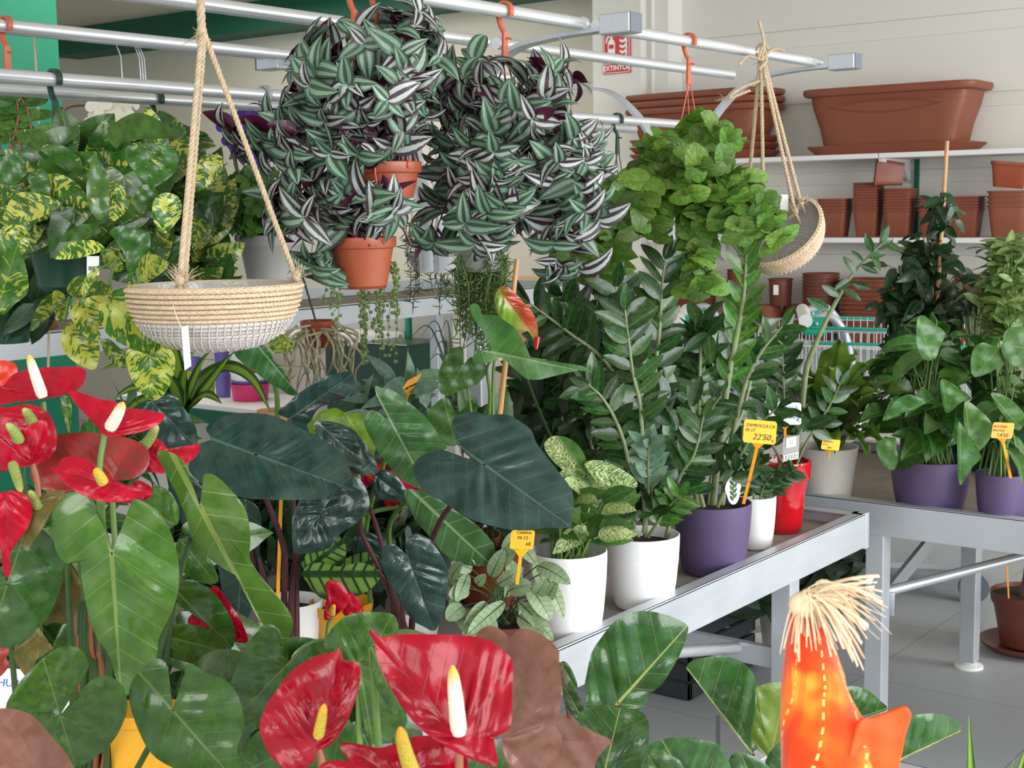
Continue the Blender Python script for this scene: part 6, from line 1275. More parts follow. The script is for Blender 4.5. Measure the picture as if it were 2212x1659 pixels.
# ================================================================ two shopping trolleys
def trolley(label, hx, hy, d, seed, L=.78, Wd=.5):
    """handle at (hx, hy) d metres off; the basket runs along the shelf wall"""
    h = P(hx, hy, d); t = thing('shopping_trolley', label, 'shopping trolley', (h[0], h[1], 0)); t.rotation_euler = (0, 0, math.radians(27)); Y = np.array([0, -1., 0]); X = np.array([1., 0, 0]); o = h
    m = MB(); zt = h[2]-.03; zb = zt-.30
    def g(u, v, w): return o+Y*u+X*v+UP*(w-o[2])
    # wire sides
    for v in (0, Wd):
        for w, r in ((zt, .004), (zt-.05, .003), (zb+.02, .003), (zb+.13, .0022)): tube(m, [g(-.36, v, w+.0), g(L, v, w-.02)], r, 6)
        for k in range(40): u = -.35+k*(L+.34)/40; tube(m, [g(u, v, zt), g(u+.0, v, zb+.02)], .0019, 5, cap=False)
    for u in (-.36, L):
        for w in (zt, zb+.02): tube(m, [g(u, 0, w), g(u, Wd, w)], .004, 6)
        for k in range(14): tube(m, [g(u, Wd*k/13, zt), g(u, Wd*k/13, zb)], .0019, 5, cap=False)
    for k in range(16): tube(m, [g(-.36, Wd*k/15, zb+.02), g(L, Wd*k/15, zb)], .0022, 5, cap=False)
    m.build('wire_basket', MT['galv'], t)
    m = MB()
    for w in (zt+.004, zt-.052):
        tube(m, [g(.0, -.004, w), g(L, -.004, w-.02)], .0055, 8); tube(m, [g(.0, Wd+.004, w), g(L, Wd+.004, w-.02)], .0055, 8); tube(m, [g(L, 0, w-.02), g(L, Wd, w-.02)], .0055, 8)
    m.build('green_trim', MT['teal'], t)
    for v in (.02, Wd-.02):
        m = MB(); tube(m, [g(.0, v, h[2]+.0), g(.06, v, h[2]+.015), g(.11, v, h[2]-.03), g(.14, v, h[2]-.12), g(.17, v, h[2]-.34), g(.20, v, .20), g(.10, v, .14), g(-.10, v, .14)], .0155, 12, 6); m.build('frame_tube', MT['alu'], t)
    m = MB(); tube(m, [g(-.02, -.03, h[2]), g(-.02, Wd+.02, h[2])], .025, 14); m.build('handle', MT['paper'], t)
    for v in (-.005, Wd-.03):
        m = MB(); M_ = [[0, 1, 0], [-1, 0, 0], [0, 0, 1]]; q = g(0, v, h[2]); box(m, (-.03, 0, -.055), (.055, .036, .012), .008, M=(M_, q)); hc = m.build('handle_clamp', MT['teal'], t, smooth=False)
        m = MB(); blob(m, g(.02, v-.004, h[2]-.012), (.008, .006, .008), 10); m.build('bolt', MT['galv'], hc)
    m = MB(); box(m, (o[0]+.02, o[1]-L+.05, .13), (o[0]+Wd-.02, o[1]+.1, .15)); m.build('base_rack', MT['galv'], t, smooth=False)
    for u in (-.05, L-.12):
        for v in (.05, Wd-.05):
            m = MB(); q = g(u, v, .055); tube(m, [q-X*.012, q+X*.012], .055, 20); m.build('castor', MT['cap'], t, smooth='auto')
            m = MB(); tube(m, [g(u, v, .055), g(u, v, .14)], .008, 8); m.build('castor_stem', MT['galv'], t)
    return t
trolley('shopping trolley with white handle and green clamp nearer the ficus', 1752, 692, 5.15, 1, L=.72)
trolley('shopping trolley mostly hidden behind the ZZ plants, left of the other', 1478, 690, 5.5, 2, L=.30)

# ================================================================ beneath the benches
def slat_crate(label, lo, hi):
    t = thing('slatted_crate', label, 'crate', lo); z0, z1 = lo[2], hi[2]; m = MB()
    for k in range(4):
        a = z0+.006+k*(z1-z0-.006)/4; b = a+(z1-z0)/4-.012
        box(m, (lo[0], lo[1], a), (hi[0], lo[1]+.012, b), .002); box(m, (lo[0], hi[1]-.012, a), (hi[0], hi[1], b), .002); box(m, (lo[0], lo[1], a), (lo[0]+.012, hi[1], b), .002); box(m, (hi[0]-.012, lo[1], a), (hi[0], hi[1], b), .002)
    m.build('slats', MT['black'], t, smooth=False); m = MB()
    for x in (lo[0]+.012, hi[0]-.032):
        for y in (lo[1]+.012, hi[1]-.032): box(m, (x, y, z0), (x+.02, y+.02, z1-.004))
    m.build('corner_posts', MT['black'], t, smooth=False); m = MB(); box(m, (lo[0]+.01, lo[1]+.01, z0), (hi[0]-.01, hi[1]-.01, z0+.012)); m.build('base', MT['black'], t, smooth=False); return t
slat_crate('dark grey slatted crate on the floor under the centre bench', (3.54, 2.06, .001), (3.95, 2.55, .235))
t = thing('potted_foliage_plant', 'plant in a beige pot on a white saucer under the centre bench', 'potted plant', (0, 0, 0)); f = PL(1672, 1432, 2, .012)
rg = RG(80); c = np.array([f[0]+.12, f[1]+.02, .012]); pot_part(t, 'grey', c, .10, .20, 'rim'); m = MB(); lathe(m, [(0, -.011), (.12, -.011), (.155, .012), (.16, .022), (.154, .022), (.12, -.004), (0, -.004)], c, 48); m.build('saucer', MT['white'], t, smooth='auto')
lm, sm = MB(), MB(); bush(lm, sm, rg, c+UP*.18, cloud(rg, 1650, 1290, 4.2, 60, 30, .1, 10)+cloud(rg, 1760, 1230, 4.25, 90, 30, .1, 14), L_dk, .07, .16, whorl=2); close(t, lm, sm, 'dk', 'stemb')
for px, lab, mt in ((1600, 'brown pot on the floor behind the slatted crate', 'terra'), (1620, 'beige pot on the floor behind the slatted crate', 'grey')):
    q = PL(px, 1400, 2, .0); t = thing('potted_foliage_plant', lab, 'potted plant', q); q = q+np.array([.45 if mt == 'terra' else .25, .25 if mt == 'terra' else .15, .001]); pot_part(t, mt, q, .09, .24, 'rim'); lm, sm = MB(), MB()
    bush(lm, sm, RG(81), q+UP*.22, [q+np.array([a, b, .42]) for a, b in ((.1, 0), (-.1, .05), (0, .12), (.05, -.1), (-.05, -.1), (.02, .02))], L_dk, .06, .14, whorl=2); close(t, lm, sm, 'dk', 'stemd')
# trunk plant in brown pot on the floor at the right edge
t = thing('potted_tree', 'small tree with thick trunk in a brown pot and saucer on the floor', 'potted plant', (0, 0, 0)); f = PL(2195, 1418, 2, 0); rr = .125
c = np.array([f[0]+.09, f[1]-.01, .022]); pot_part(t, 'terrd', c, rr, .175, 'rim', sink=.012); m = MB(); lathe(m, [(0, -.021), (.11, -.021), (.15, .002), (.155, .012), (.15, .012), (.11, -.006), (0, -.006)], c, 48); m.build('saucer', MT['terrd'], t, smooth='auto')
m = MB(); tube(m, [c+UP*.155, c+UP*.23+RIGHT*.003, c+UP*.40+RIGHT*.012, c+UP*.62+RIGHT*.02], [.036, .026, .021, .018], 14, 6); m.build('trunk', MT['bark'], t)
lm, sm = MB(), MB(); bush(lm, sm, RG(83), c+UP*.6+RIGHT*.02, [c+UP*.66+np.array([a, b, 0]) for a, b in ((.3, 0), (.25, -.2), (.2, .1), (.35, -.1))], L_fic, .05, .07); close(t, lm, sm, 'fic', 'stemb')
m = MB(); bar(m, P(2180, 1310, 4.58), P(2174, 1205, 4.58), .005, .002, BACK); o = m.build('plant_stake', MT['tago'], None, smooth=False); tag(o, 'orange plastic stake in the brown floor pot', 'stake')

# ================================================================ price tags and labels
def ptag(name, label, corners, d, mat, lines, stake=None, ink='ink', tilt=(0, 0), smat=None, cat='price tag', rad=.12):
    """corners: tl, tr, br, bl; lines: (text, u, v, height as share of the card, shear)"""
    q = [P(x, y, d+((x-corners[0][0])*tilt[0])*d/FPX) for x, y in corners]; ex = q[1]-q[0]; ey = q[0]-q[3]; w, h = np.linalg.norm(ex), np.linalg.norm(ey); n = unit(np.cross(ex, ey))
    t = thing(name, label, cat, q[3]); m = MB(); out = []
    for (cx, cy), a0 in (((1, 1), 0), ((0, 1), 90), ((0, 0), 180), ((1, 0), 270)):
        for a in range(0, 91, 30):
            r = min(w, h)*rad; a_ = math.radians(a0+a); u = (cx*(w-2*r)+r+r*math.cos(a_))/w; v = (cy*(h-2*r)+r+r*math.sin(a_))/h; out.append(q[3]+ex*u+ey*v)
    poly(m, out, -.0012, n); m.build('card', MT[mat], t, smooth=False)
    m = MB()
    for s, u, v, sz, sh in lines: text_mesh(m, s, h*sz, q[3]+ex*u+ey*v+n*.0009, ex, ey-ex*np.dot(ex, ey)/np.dot(ex, ex), shear=sh, thick=.0003)
    if m.V: m.build('handwriting', MT[ink], t, smooth=False)
    if stake:
        a = q[3]*.5+q[2]*.5; m = MB(); b = P(*stake[0], stake[1]); bar(m, a+ey*.05-n*.001, b, stake[2] if len(stake) > 2 else .006, .002, n); V = unit(b-a); X = unit(ex)
        poly(m, [a-n*.002+X*.013, a-n*.002-X*.013, a-n*.002-X*.004+V*.012, a-n*.002+X*.004+V*.012], .0015, n); m.build('stake', MT[smat or mat], t, smooth=False)
    return t
ptag('price_tag', 'orange price tag handwritten ZAMIOCULCA 22\'50 in the purple pot', ((1608, 905), (1679, 911), (1672, 961), (1604, 955)), 2.92, 'tagy', [('ZAMIOCULCA', .06, .70, .195, .25), ('M-17', .05, .48, .20, .3), ("22'50", .28, .16, .36, .3), ('€', .86, .08, .18, .2)], ((1606, 1088), 3.02, .007), smat='tago')
ptag('price_tag', 'white price tag in blue handwriting behind the orange one', ((1661, 869), (1731, 870), (1730, 917), (1661, 917)), 3.32, 'paper', [('ZAMIOCULCA', .05, .72, .19, .1), ("30'00", .38, .28, .30, .1), ('€', .84, .16, .26, .2)], ((1697, 985), 3.36, .006), ink='blueink', smat='tago')
ptag('price_tag', 'small yellow price tag in the beige pot', ((1777, 947), (1816, 951), (1812, 976), (1773, 970)), 3.38, 'tagy', [('ASPLENIO', .08, .68, .20, .2), ('M-19', .08, .40, .22, .2), ("7'80", .30, .12, .26, .2)], ((1790, 990), 3.42, .004))
ptag('price_tag', 'orange price tag reading 14\'50 at the right edge', ((2146, 912), (2192, 914), (2190, 948), (2140, 946)), 3.38, 'tago', [('BEGONIA', .05, .68, .20, .1), ('BELLEZA', .05, .44, .19, .1), ("14'50", .28, .10, .32, .1)], ((2183, 1032), 3.45, .007))
ptag('price_tag', 'yellow price tag on a forked stake by the pale veined plant', ((1105, 1145), (1156, 1146), (1152, 1189), (1101, 1186)), 2.40, 'tagy', [('Calathea', .25, .82, .22, .1), ('M-12', .30, .52, .26, .1), ('6€', .66, .20, .26, .1)], ((1117, 1262), 2.42, .006))
ptag('price_tag', 'orange tag standing slanted in the blue-green fern', ((880, 822), (912, 806), (902, 834), (868, 842)), 2.88, 'tago', [], ((868, 900), 2.92, .005))
t = ptag('plant_label', 'slate grey plant card with a palm picture in the red pot', ((1692, 946), (1727, 939), (1727, 997), (1690, 998)), 3.33, 'grey', [], None, cat='label', rad=.02); m = MB()
def on(corn, d, u, v, k=.0012):
    q = [P(x, y, d) for x, y in corn]; ex = q[1]-q[0]; ey = q[0]-q[3]; return q[3]+ex*u+ey*v+unit(np.cross(ex, ey))*k
CR = ((1692, 946), (1727, 939), (1727, 997), (1690, 998))
poly(m, [on(CR, 3.33, u, v) for u, v in ((.18, .55), (.80, .55), (.80, .96), (.18, .96))], .0003, BACK); poly(m, [on(CR, 3.33, u, v) for u, v in ((.02, .01), (.98, .01), (.98, .30), (.02, .26))], .0003, BACK); m.build('white_print', MT['paper'], t, smooth=False)
m = MB(); tube(m, [on(CR, 3.33, .49+.09*math.cos(a), .75+.06*math.sin(a), .0018) for a in np.linspace(0, 6.28, 14)], .0004, 4)
m.build('ring_mark', MT['pink'], t); m = MB()
for k in range(10): u = .08+k*.09; tube(m, [on(CR, 3.33, u, .03, .0018), on(CR, 3.33, u+(.03 if k % 2 else -.03), .24, .0018)], .0005, 4)
m.build('palm_print', MT['stemd'], t)
t = thing('plant_label', 'round-topped white plant label with leaf picture in the purple pot', 'label', P(1580, 1088, 3.0)); m = MB()
CO = ((1566, 1030), (1602, 1030), (1602, 1090), (1566, 1090)); poly(m, [on(CO, 3.0, .5+.5*math.cos(a)*(1 if math.sin(a) > 0 else .8), .5+.5*math.sin(a), 0) for a in np.linspace(0, 6.28, 20, endpoint=False)], .0008, BACK); m.build('card', MT['paper'], t, smooth=False)
lm = MB()
for k in range(7): put(lm, strip_leaf(.014, .006, 'lance', .1, .05), on(CO, 3.0, .5, .15+k*.09, .002), nrm=BACK, dirv=RIGHT*(.7 if k % 2 else -.7)+UPC, fit=False)
lm.build('leaf_print', MT['philo'], t)

# ================================================================ foreground: anthuriums on the near bench
ZB = .466
def spadix(parent, a, b, d, r, mat='spx_c', name='spadix', dd=None):
    m = MB(); A, B = P(*a, d), P(*b, d-.01 if dd is None else dd); v = np.linspace(0, 1, 14)[:, None]; mid = (A+B)/2+RIGHT*rr_.normal(0, .002)
    p = bez(A, mid, B, 14); rad = r*np.array([.85, 1, 1.02, 1.02, 1, .98, .96, .93, .9, .86, .8, .72, .55, .2]); n0 = m.n
    tube(m, p, rad, 18); k = len(p)
    # colour runs from base to tip
    R_ = m.R[0]; m.R[0] = np.stack([np.clip((np.repeat(np.linspace(0, 1, k), 18)-.62)/.38, 0, 1), np.full(k*18, .5)], -1)
    T, Aa, Bb = frames(p)
    for i in range(1, k-1):                              # beads of the spike
        for j in range(14):
            a_ = 2*np.pi*(j+.5*(i % 2))/14
            for f_ in (0, .5):
                q = p[i]*(1-f_)+p[min(i+1, k-1)]*f_; rr = np.interp(i+f_, range(k), rad); a2 = a_+f_*2*np.pi/14*.5
                blob(m, q+(Aa[i]*math.cos(a2)+Bb[i]*math.sin(a2))*rr*.96, rr*.16, 4, rnd=(max(0, (i/k-.62)/.38), .5))
    m.build(name, MT[mat], parent)
rr_ = RG(90)
def spathe(t, out, att, tip, d, sp=None, mat='spathe', tilt=(0, .2), stalk_=None, spm='spx_c', spr=.0042, rnd=(.5, .5), sdd=None, **kw):
    K3 = dict(quilt=.0035, nq=7, sl=.85); K3.update(kw); l = MB(); traced_leaf(l, out, att, tip, d, tilt, rnd=rnd, **K3); f = l.build('flower', MT[mat], t)
    if sp: spadix(f, sp[0], sp[1], d-.012, spr, spm, dd=sdd)
    if stalk_: m = MB(); tube(m, pth(stalk_[0], stalk_[1]), .0028, 8, 6); m.build('flower_stalk', MT[stalk_[2] if len(stalk_) > 2 else 'stem'], t)
    return f
# --- left anthurium
cA = np.array([.62, .95, ZB]); t = thing('anthurium', 'red anthurium at the left with glossy heart-shaped leaves', 'potted plant', cA)
m = MB(); cA2 = P(150, 1900, 1.5); cA = np.array([cA2[0], cA2[1], ZB]); t.location = tuple(cA); WO[t.name] = cA
pot_part(t, 'terra', cA, .11, .17, 'rim'); lm, sm = MB(), MB(); lo_ = MB(); lb_ = MB(); base = cA+UP*.15
def L(out, att, tip, d, tilt=(0, .3), mb=None, st=None, **kw):
    K4 = dict(quilt=.0022, nq=5, sl=.8); K4.update(kw); traced_leaf(mb or lm, out, att, tip, d, tilt, **K4)
    if st is not False: a = P(*att, d+.01); tube(sm, bez(base+rr_.normal(0, .015, 3)*[1, 1, 0], (base+a)/2+UP*.02+rr_.normal(0, .02, 3), a+UP*.0, 10), [.0035, .0026], 8)
L([(112, 1120), (125, 1080), (160, 1062), (195, 1075), (212, 1110), (228, 1150), (242, 1190), (262, 1178), (280, 1140), (282, 1095), (292, 1078), (330, 1095), (362, 1135), (384, 1200), (386, 1265), (372, 1320), (345, 1375), (338, 1420), (318, 1470), (262, 1505), (248, 1455), (232, 1410), (205, 1370), (188, 1315), (176, 1250), (172, 1216), (140, 1215), (118, 1180)], (241, 1194), (262, 1503), 1.22, (.1, .35), lb_, rnd=(.5, .5), droop=-.0, quilt=.003)
L([(340, 975), (372, 978), (398, 1000), (414, 1045), (424, 1078), (433, 1090), (444, 1078), (441, 1050), (440, 1026), (466, 1028), (505, 1065), (532, 1105), (541, 1160), (540, 1205), (560, 1240), (585, 1270), (610, 1300), (631, 1335), (628, 1370), (596, 1412), (604, 1370), (596, 1325), (578, 1290), (540, 1255), (500, 1238), (450, 1205), (415, 1165), (404, 1125), (385, 1075), (365, 1035), (345, 995)], (432, 1094), (597, 1410), 1.30, (.3, .4), lb_, rnd=(.2, .2), fold=-.01)
L([(25, 1180), (55, 1120), (90, 1140), (130, 1190), (136, 1240), (120, 1300), (75, 1370), (0, 1402), (-60, 1380), (-80, 1280), (-50, 1200), (-5, 1220), (14, 1258), (30, 1240)], (16, 1262), (-30, 1400), 1.24, (.1, .3), rnd=(.8, .2))
L([(12, 1530), (45, 1470), (95, 1420), (131, 1397), (170, 1400), (190, 1430), (182, 1460), (140, 1500), (130, 1542), (155, 1530), (175, 1490), (222, 1458), (262, 1478), (274, 1510), (272, 1545), (245, 1600), (200, 1640), (163, 1655), (135, 1625), (105, 1585), (60, 1540)], (130, 1545), (163, 1654), 1.10, (.1, .35), rnd=(.3, .5), cup=.01)
L([(278, 1500), (300, 1450), (338, 1423), (362, 1440), (366, 1490), (372, 1530), (395, 1490), (405, 1450), (408, 1432), (450, 1455), (495, 1475), (520, 1520), (527, 1570), (512, 1620), (525, 1665), (500, 1700), (430, 1680), (340, 1640), (300, 1580)], (373, 1534), (520, 1700), 1.12, (.1, .35), rnd=(.6, .35))
L([(500, 1470), (530, 1400), (560, 1360), (585, 1349), (605, 1365), (608, 1410), (614, 1437), (640, 1410), (680, 1388), (720, 1385), (735, 1420), (720, 1470), (680, 1500), (600, 1530), (530, 1548), (505, 1520)], (616, 1440), (515, 1545), 1.30, (-.1, .35), rnd=(.5, .2))
L([(338, 1380), (360, 1352), (420, 1350), (480, 1370), (500, 1405), (470, 1440), (400, 1430), (350, 1410)], (345, 1370), (500, 1412), 1.45, (.2, .6), rnd=(.2, .7), st=False)
L([(368, 1270), (400, 1250), (450, 1270), (485, 1310), (508, 1360), (500, 1400), (470, 1370), (420, 1330), (380, 1300)], (372, 1268), (503, 1400), 1.42, (.2, .4), rnd=(.6, .1), st=False)
L([(382, 1170), (420, 1160), (455, 1210), (472, 1255), (440, 1260), (400, 1240), (385, 1210)], (390, 1165), (468, 1262), 1.42, (.2, .4), rnd=(.4, .6))
L([(296, 1078), (330, 1050), (365, 1060), (386, 1100), (380, 1135), (340, 1110), (310, 1095)], (370, 1130), (296, 1080), 1.45, (.2, .3), mb=lb_, rnd=(.7, .6), st=False)
L([(130, 862), (146, 856), (155, 880), (153, 920), (152, 946), (140, 915)], (152, 946), (140, 857), 1.38, (.1, .1), mb=lb_, rnd=(.3, .9))
L([(52, 1135), (70, 1090), (100, 1065), (135, 1058), (140, 1075), (115, 1090), (105, 1120), (80, 1160), (55, 1190)], (136, 1064), (56, 1188), 1.20, (.1, .2), mb=lo_, rnd=(.4, .4))
L([(120, 1260), (150, 1215), (175, 1260), (172, 1300), (150, 1345), (115, 1345), (95, 1350), (110, 1300)], (150, 1215), (100, 1350), 1.28, (.1, .3), mb=lo_, rnd=(.4, .6))
L([(30, 1405), (60, 1380), (85, 1355), (80, 1395), (115, 1400), (75, 1430), (70, 1475), (50, 1455), (35, 1430)], (85, 1358), (75, 1475), 1.20, (.1, .2), mb=lo_, rnd=(.3, .4))
L([(185, 1030), (205, 1030), (225, 1060), (210, 1085), (192, 1065)], (190, 1030), (210, 1084), 1.36, (.1, .1), rnd=(.4, .8), st=False)
for k in range(14):
    x = 165+k*7; tube(sm, [P(x, 1300, 1.36), P(x+rr_.normal(0, 6), 1400, 1.38), P(x+rr_.normal(0, 8)+8, 1520, 1.42), base+rr_.normal(0, .02, 3)*[1, 1, 0]], [.0028, .0032, .0036], 8, 4, mi=1 if k % 4 == 0 else 0)
rg = RG(91)
for _ in range(34):
    x = P(rg.uniform(-40, 480), rg.uniform(1130, 1680), rg.uniform(1.48, 1.66)); lf_ = heart_leaf(.11*rg.uniform(.7, 1.2), rg.uniform(.8, 1.0), 'arrow', rg.uniform(.2, .8), -.2, .02, 4, .01, 5, .7, .1, 3)
    put(lm, lf_, x, nrm=LIGHTDIR+BACK*.5+rg.normal(0, .35, 3), dirv=(x-base)*.6-UP*.3+RIGHT*rg.normal(0, .2), fit=False, rnd=(rg.random(), rg.random()*.5)); tube(sm, bez(base, (base+x)/2+UP*.05, x, 8), [.0035, .0025], 6, cap=False)
lm.build('foliage', MT['anth'], t); lb_.build('bright_foliage', MT['anth_b'], t); lo_.build('ageing_foliage', MT['anth_o'], t); sm.build('stems', [MT['stemd'], MT['stemr']], t)
S = lambda *a, **k: spathe(t, *a, **k)
S([(67, 1000), (80, 975), (110, 945), (150, 935), (200, 935), (250, 940), (300, 955), (324, 985), (312, 1020), (280, 1036), (245, 1038), (200, 1045), (150, 1062), (100, 1060), (70, 1040)], (243, 1037), (75, 1045), 1.36, None, tilt=(.1, -.5), stalk_=([(243, 1037), (244, 1100), (250, 1200)], 1.37), mat='spathe_b', rnd=(.4, .3))
S([(-20, 830), (0, 838), (30, 808), (70, 796), (120, 793), (170, 793), (186, 806), (175, 835), (140, 852), (92, 862), (40, 868), (0, 876), (-30, 875)], (92, 855), (-30, 870), 1.35, ((93, 858), (62, 766)), tilt=(.1, -1.2), stalk_=([(93, 868), (100, 950), (110, 1100)], 1.37), spr=.0050)
S([(-20, 890), (20, 880), (60, 873), (95, 885), (112, 905), (123, 940), (118, 975), (90, 1000), (40, 1010), (-20, 1000)], (60, 925), (-20, 1000), 1.33, ((74, 918), (50, 882)), spm='spx_g', tilt=(.1, -.3), spr=.0045)
S([(-20, 930), (10, 950), (40, 935), (70, 915), (98, 908), (103, 940), (95, 975), (70, 1003), (30, 1008), (-20, 1018)], (70, 1003), (-20, 1016), 1.27, ((42, 955), (14, 915)), spm='spx_g', tilt=(.1, .3), stalk_=([(70, 1003), (80, 1040), (85, 1100)], 1.28, 'stemr'), spr=.0045)
S([(148, 846), (175, 848), (215, 862), (250, 868), (280, 882), (310, 884), (340, 890), (356, 897), (345, 915), (315, 930), (270, 940), (230, 942), (212, 925), (190, 900), (165, 875)], (225, 935), (150, 846), 1.26, ((236, 926), (266, 869)), tilt=(.3, -.9), stalk_=([(226, 938), (216, 1000), (214, 1080), (222, 1300)], 1.28), spr=.0052)
S([(322, 945), (345, 950), (370, 975), (400, 965), (425, 960), (432, 970), (420, 990), (395, 1005), (360, 1022), (320, 1018), (310, 990)], (330, 975), (431, 966), 1.40, ((312, 964), (339, 918)), spm='spx_g', tilt=(.2, -.4), spr=.0048)
S([(107, 1010), (125, 1008), (130, 995), (148, 986), (180, 990), (205, 1005), (230, 1025), (265, 1045), (300, 1055), (330, 1062), (300, 1075), (260, 1085), (215, 1083), (175, 1068), (140, 1045), (120, 1022)], (230, 1045), (108, 1011), 1.17, ((224, 1044), (206, 1012)), tilt=(.1, -.7), stalk_=([(220, 1082), (222, 1140), (232, 1190), (240, 1400)], (1.18, 1.34)), spm='spx_y', spr=.0042)
S([(-30, 1080), (0, 1065), (35, 1060), (62, 1075), (70, 1105), (60, 1140), (35, 1175), (18, 1205), (24, 1235), (12, 1247), (5, 1220), (0, 1180), (-20, 1150), (-40, 1120)], (10, 1080), (14, 1246), 1.18, None, tilt=(.2, .4))
S([(265, 1085), (290, 1040), (318, 1045), (330, 1062), (315, 1080)], (275, 1080), (328, 1060), 1.38, None, tilt=(.2, .2))
S([(405, 1345), (430, 1310), (460, 1265), (480, 1280), (500, 1310), (515, 1330), (536, 1385), (500, 1385), (450, 1375)], (500, 1380), (462, 1267), 1.55, None, mat='spathe2', tilt=(.2, .3))
f = S([(-20, 1405), (0, 1400), (20, 1402), (14, 1420), (18, 1440), (0, 1462), (-20, 1465)], (-10, 1460), (20, 1403), 1.10, None, tilt=(.1, .2), mat='spathe_b')
m = MB(); A = MT['spx_g']; spadix(f, (26, 1000), (45, 1064), 1.25, .0042, 'spx_g'); spadix(f, (84, 1096), (64, 1060), 1.2, .0042, 'spx_g')
# --- crimson anthurium, centre
t = thing('anthurium', 'crimson anthurium at the bottom centre with two very large glossy flowers', 'potted plant', (0, 0, 0)); q = P(900, 2100, 1.15); cB = np.array([q[0], q[1], ZB]); pot_part(t, 'terra', cB, .10, .16, 'rim'); base = cB+UP*.14; lm, sm = MB(), MB()
S([(734, 1399), (742, 1425), (760, 1428), (778, 1437), (776, 1480), (758, 1540), (730, 1590), (705, 1615), (683, 1622), (678, 1645), (650, 1662), (620, 1662), (590, 1640), (568, 1600), (561, 1565), (572, 1530), (595, 1495), (630, 1450), (680, 1418), (720, 1408)], (682, 1608), (734, 1402), .93, ((687, 1592), (701, 1521)), mat='spathe2', tilt=(.55, .1), spm='spx_y', spr=.0034, stalk_=([(686, 1620), (696, 1650), (705, 1720), (760, 1900)], .94, 'stemr'), quilt=.0045, nq=8, droop=.01)
S([(796, 1362), (812, 1364), (824, 1376), (860, 1370), (930, 1370), (1016, 1374), (1060, 1385), (1092, 1408), (1108, 1432), (1107, 1480), (1106, 1530), (1102, 1572), (1075, 1590), (1068, 1600), (1074, 1654), (1030, 1645), (975, 1620), (930, 1592), (897, 1564), (860, 1515), (832, 1465), (814, 1420), (808, 1388)], (992, 1592), (812, 1368), .86, ((992, 1586), (977, 1438)), mat='spathe2', tilt=(.25, -.35), spr=.0046, stalk_=([(990, 1598), (992, 1650), (990, 1760)], .88, 'stemr'), quilt=.0042, nq=8, wave=.002, droop=-.01)
S([(733, 1607), (770, 1606), (820, 1615), (870, 1600), (900, 1590), (940, 1590), (985, 1600), (1010, 1640), (990, 1700), (850, 1720), (780, 1690), (750, 1640)], (870, 1690), (735, 1608), .95, ((896, 1680), (864, 1570)), mat='spathe2', tilt=(.1, -.3), spm='spx_y', spr=.0050, stalk_=([(880, 1690), (885, 1800)], .96, 'stemr'))
S([(690, 1655), (730, 1642), (790, 1655), (820, 1680), (700, 1700)], (760, 1690), (692, 1655), .85, None, mat='spathe2', tilt=(.1, -.2))
# small one further back
S([(703, 1262), (716, 1253), (740, 1262), (752, 1285), (748, 1310), (725, 1330), (703, 1340), (700, 1320), (706, 1290)], (718, 1328), (712, 1256), 1.75, ((718, 1328), (722, 1306)), mat='spathe', tilt=(.2, .2), spm='spx_y', spr=.0034, stalk_=([(716, 1335), (708, 1365), (700, 1500)], 1.76, 'stem'))
S([(740, 1310), (752, 1280), (770, 1290), (786, 1318), (770, 1328), (745, 1330)], (740, 1325), (785, 1318), 1.77, None, tilt=(.2, .2))
for _ in range(22):
    x = P(rg.uniform(480, 1000), rg.uniform(1440, 1690), rg.uniform(1.32, 1.5)); lf_ = heart_leaf(.10*rg.uniform(.7, 1.2), rg.uniform(.8, 1.0), 'heart', rg.uniform(.2, .8), -.2, .02, 4, .01, 5, .7, .1, 3)
    put(lm, lf_, x, nrm=LIGHTDIR+BACK*.5+rg.normal(0, .35, 3), dirv=(x-base)*.5-UP*.2+RIGHT*rg.normal(0, .2), fit=False, rnd=(rg.random(), rg.random()*.5)); tube(sm, bez(base, (base+x)/2+UP*.05, x, 8), [.0035, .0025], 6, cap=False)
L([(700, 1400), (715, 1360), (750, 1330), (800, 1322), (850, 1328), (860, 1365), (830, 1380), (800, 1420), (770, 1430), (735, 1420)], (780, 1455), (845, 1330), 1.25, (.2, .3), rnd=(.5, .4))
L([(775, 1440), (800, 1420), (830, 1440), (860, 1500), (880, 1560), (840, 1600), (800, 1605), (780, 1540), (772, 1480)], (775, 1430), (805, 1604), 1.15, (.2, .3), rnd=(.3, .4))
L([(545, 1590), (600, 1560), (680, 1540), (760, 1560), (800, 1620), (790, 1700), (560, 1700), (530, 1640)], (760, 1560), (540, 1660), 1.20, (.1, .4), rnd=(.8, .2))
L([(800, 1400), (815, 1395), (860, 1470), (880, 1530), (860, 1550), (820, 1500), (803, 1450)], (803, 1400), (876, 1552), 1.02, (.2, .3), rnd=(.5, .7))
L([(520, 1570), (560, 1555), (590, 1590), (560, 1640), (530, 1640)], (580, 1560), (530, 1640), 1.2, (.1, .3), rnd=(.5, .3))
lm.build('foliage', MT['anth'], t)
lb = MB()
traced_leaf(lb, [(1030, 1372), (1045, 1355), (1065, 1352), (1085, 1362), (1102, 1376), (1118, 1362), (1140, 1358), (1170, 1370), (1205, 1402), (1208, 1430), (1214, 1480), (1210, 1530), (1200, 1565), (1215, 1600), (1190, 1660), (1180, 1700), (1120, 1680), (1090, 1640), (1083, 1600), (1100, 1570), (1108, 1520), (1100, 1450), (1060, 1400)], (1083, 1598), (1170, 1700), .93, (.25, .1), quilt=.002, nq=4, sl=.3, rnd=(.5, .5), cup=.01)
lb.build('bronze_leaf', MT['brownleaf'], t); lb = MB()
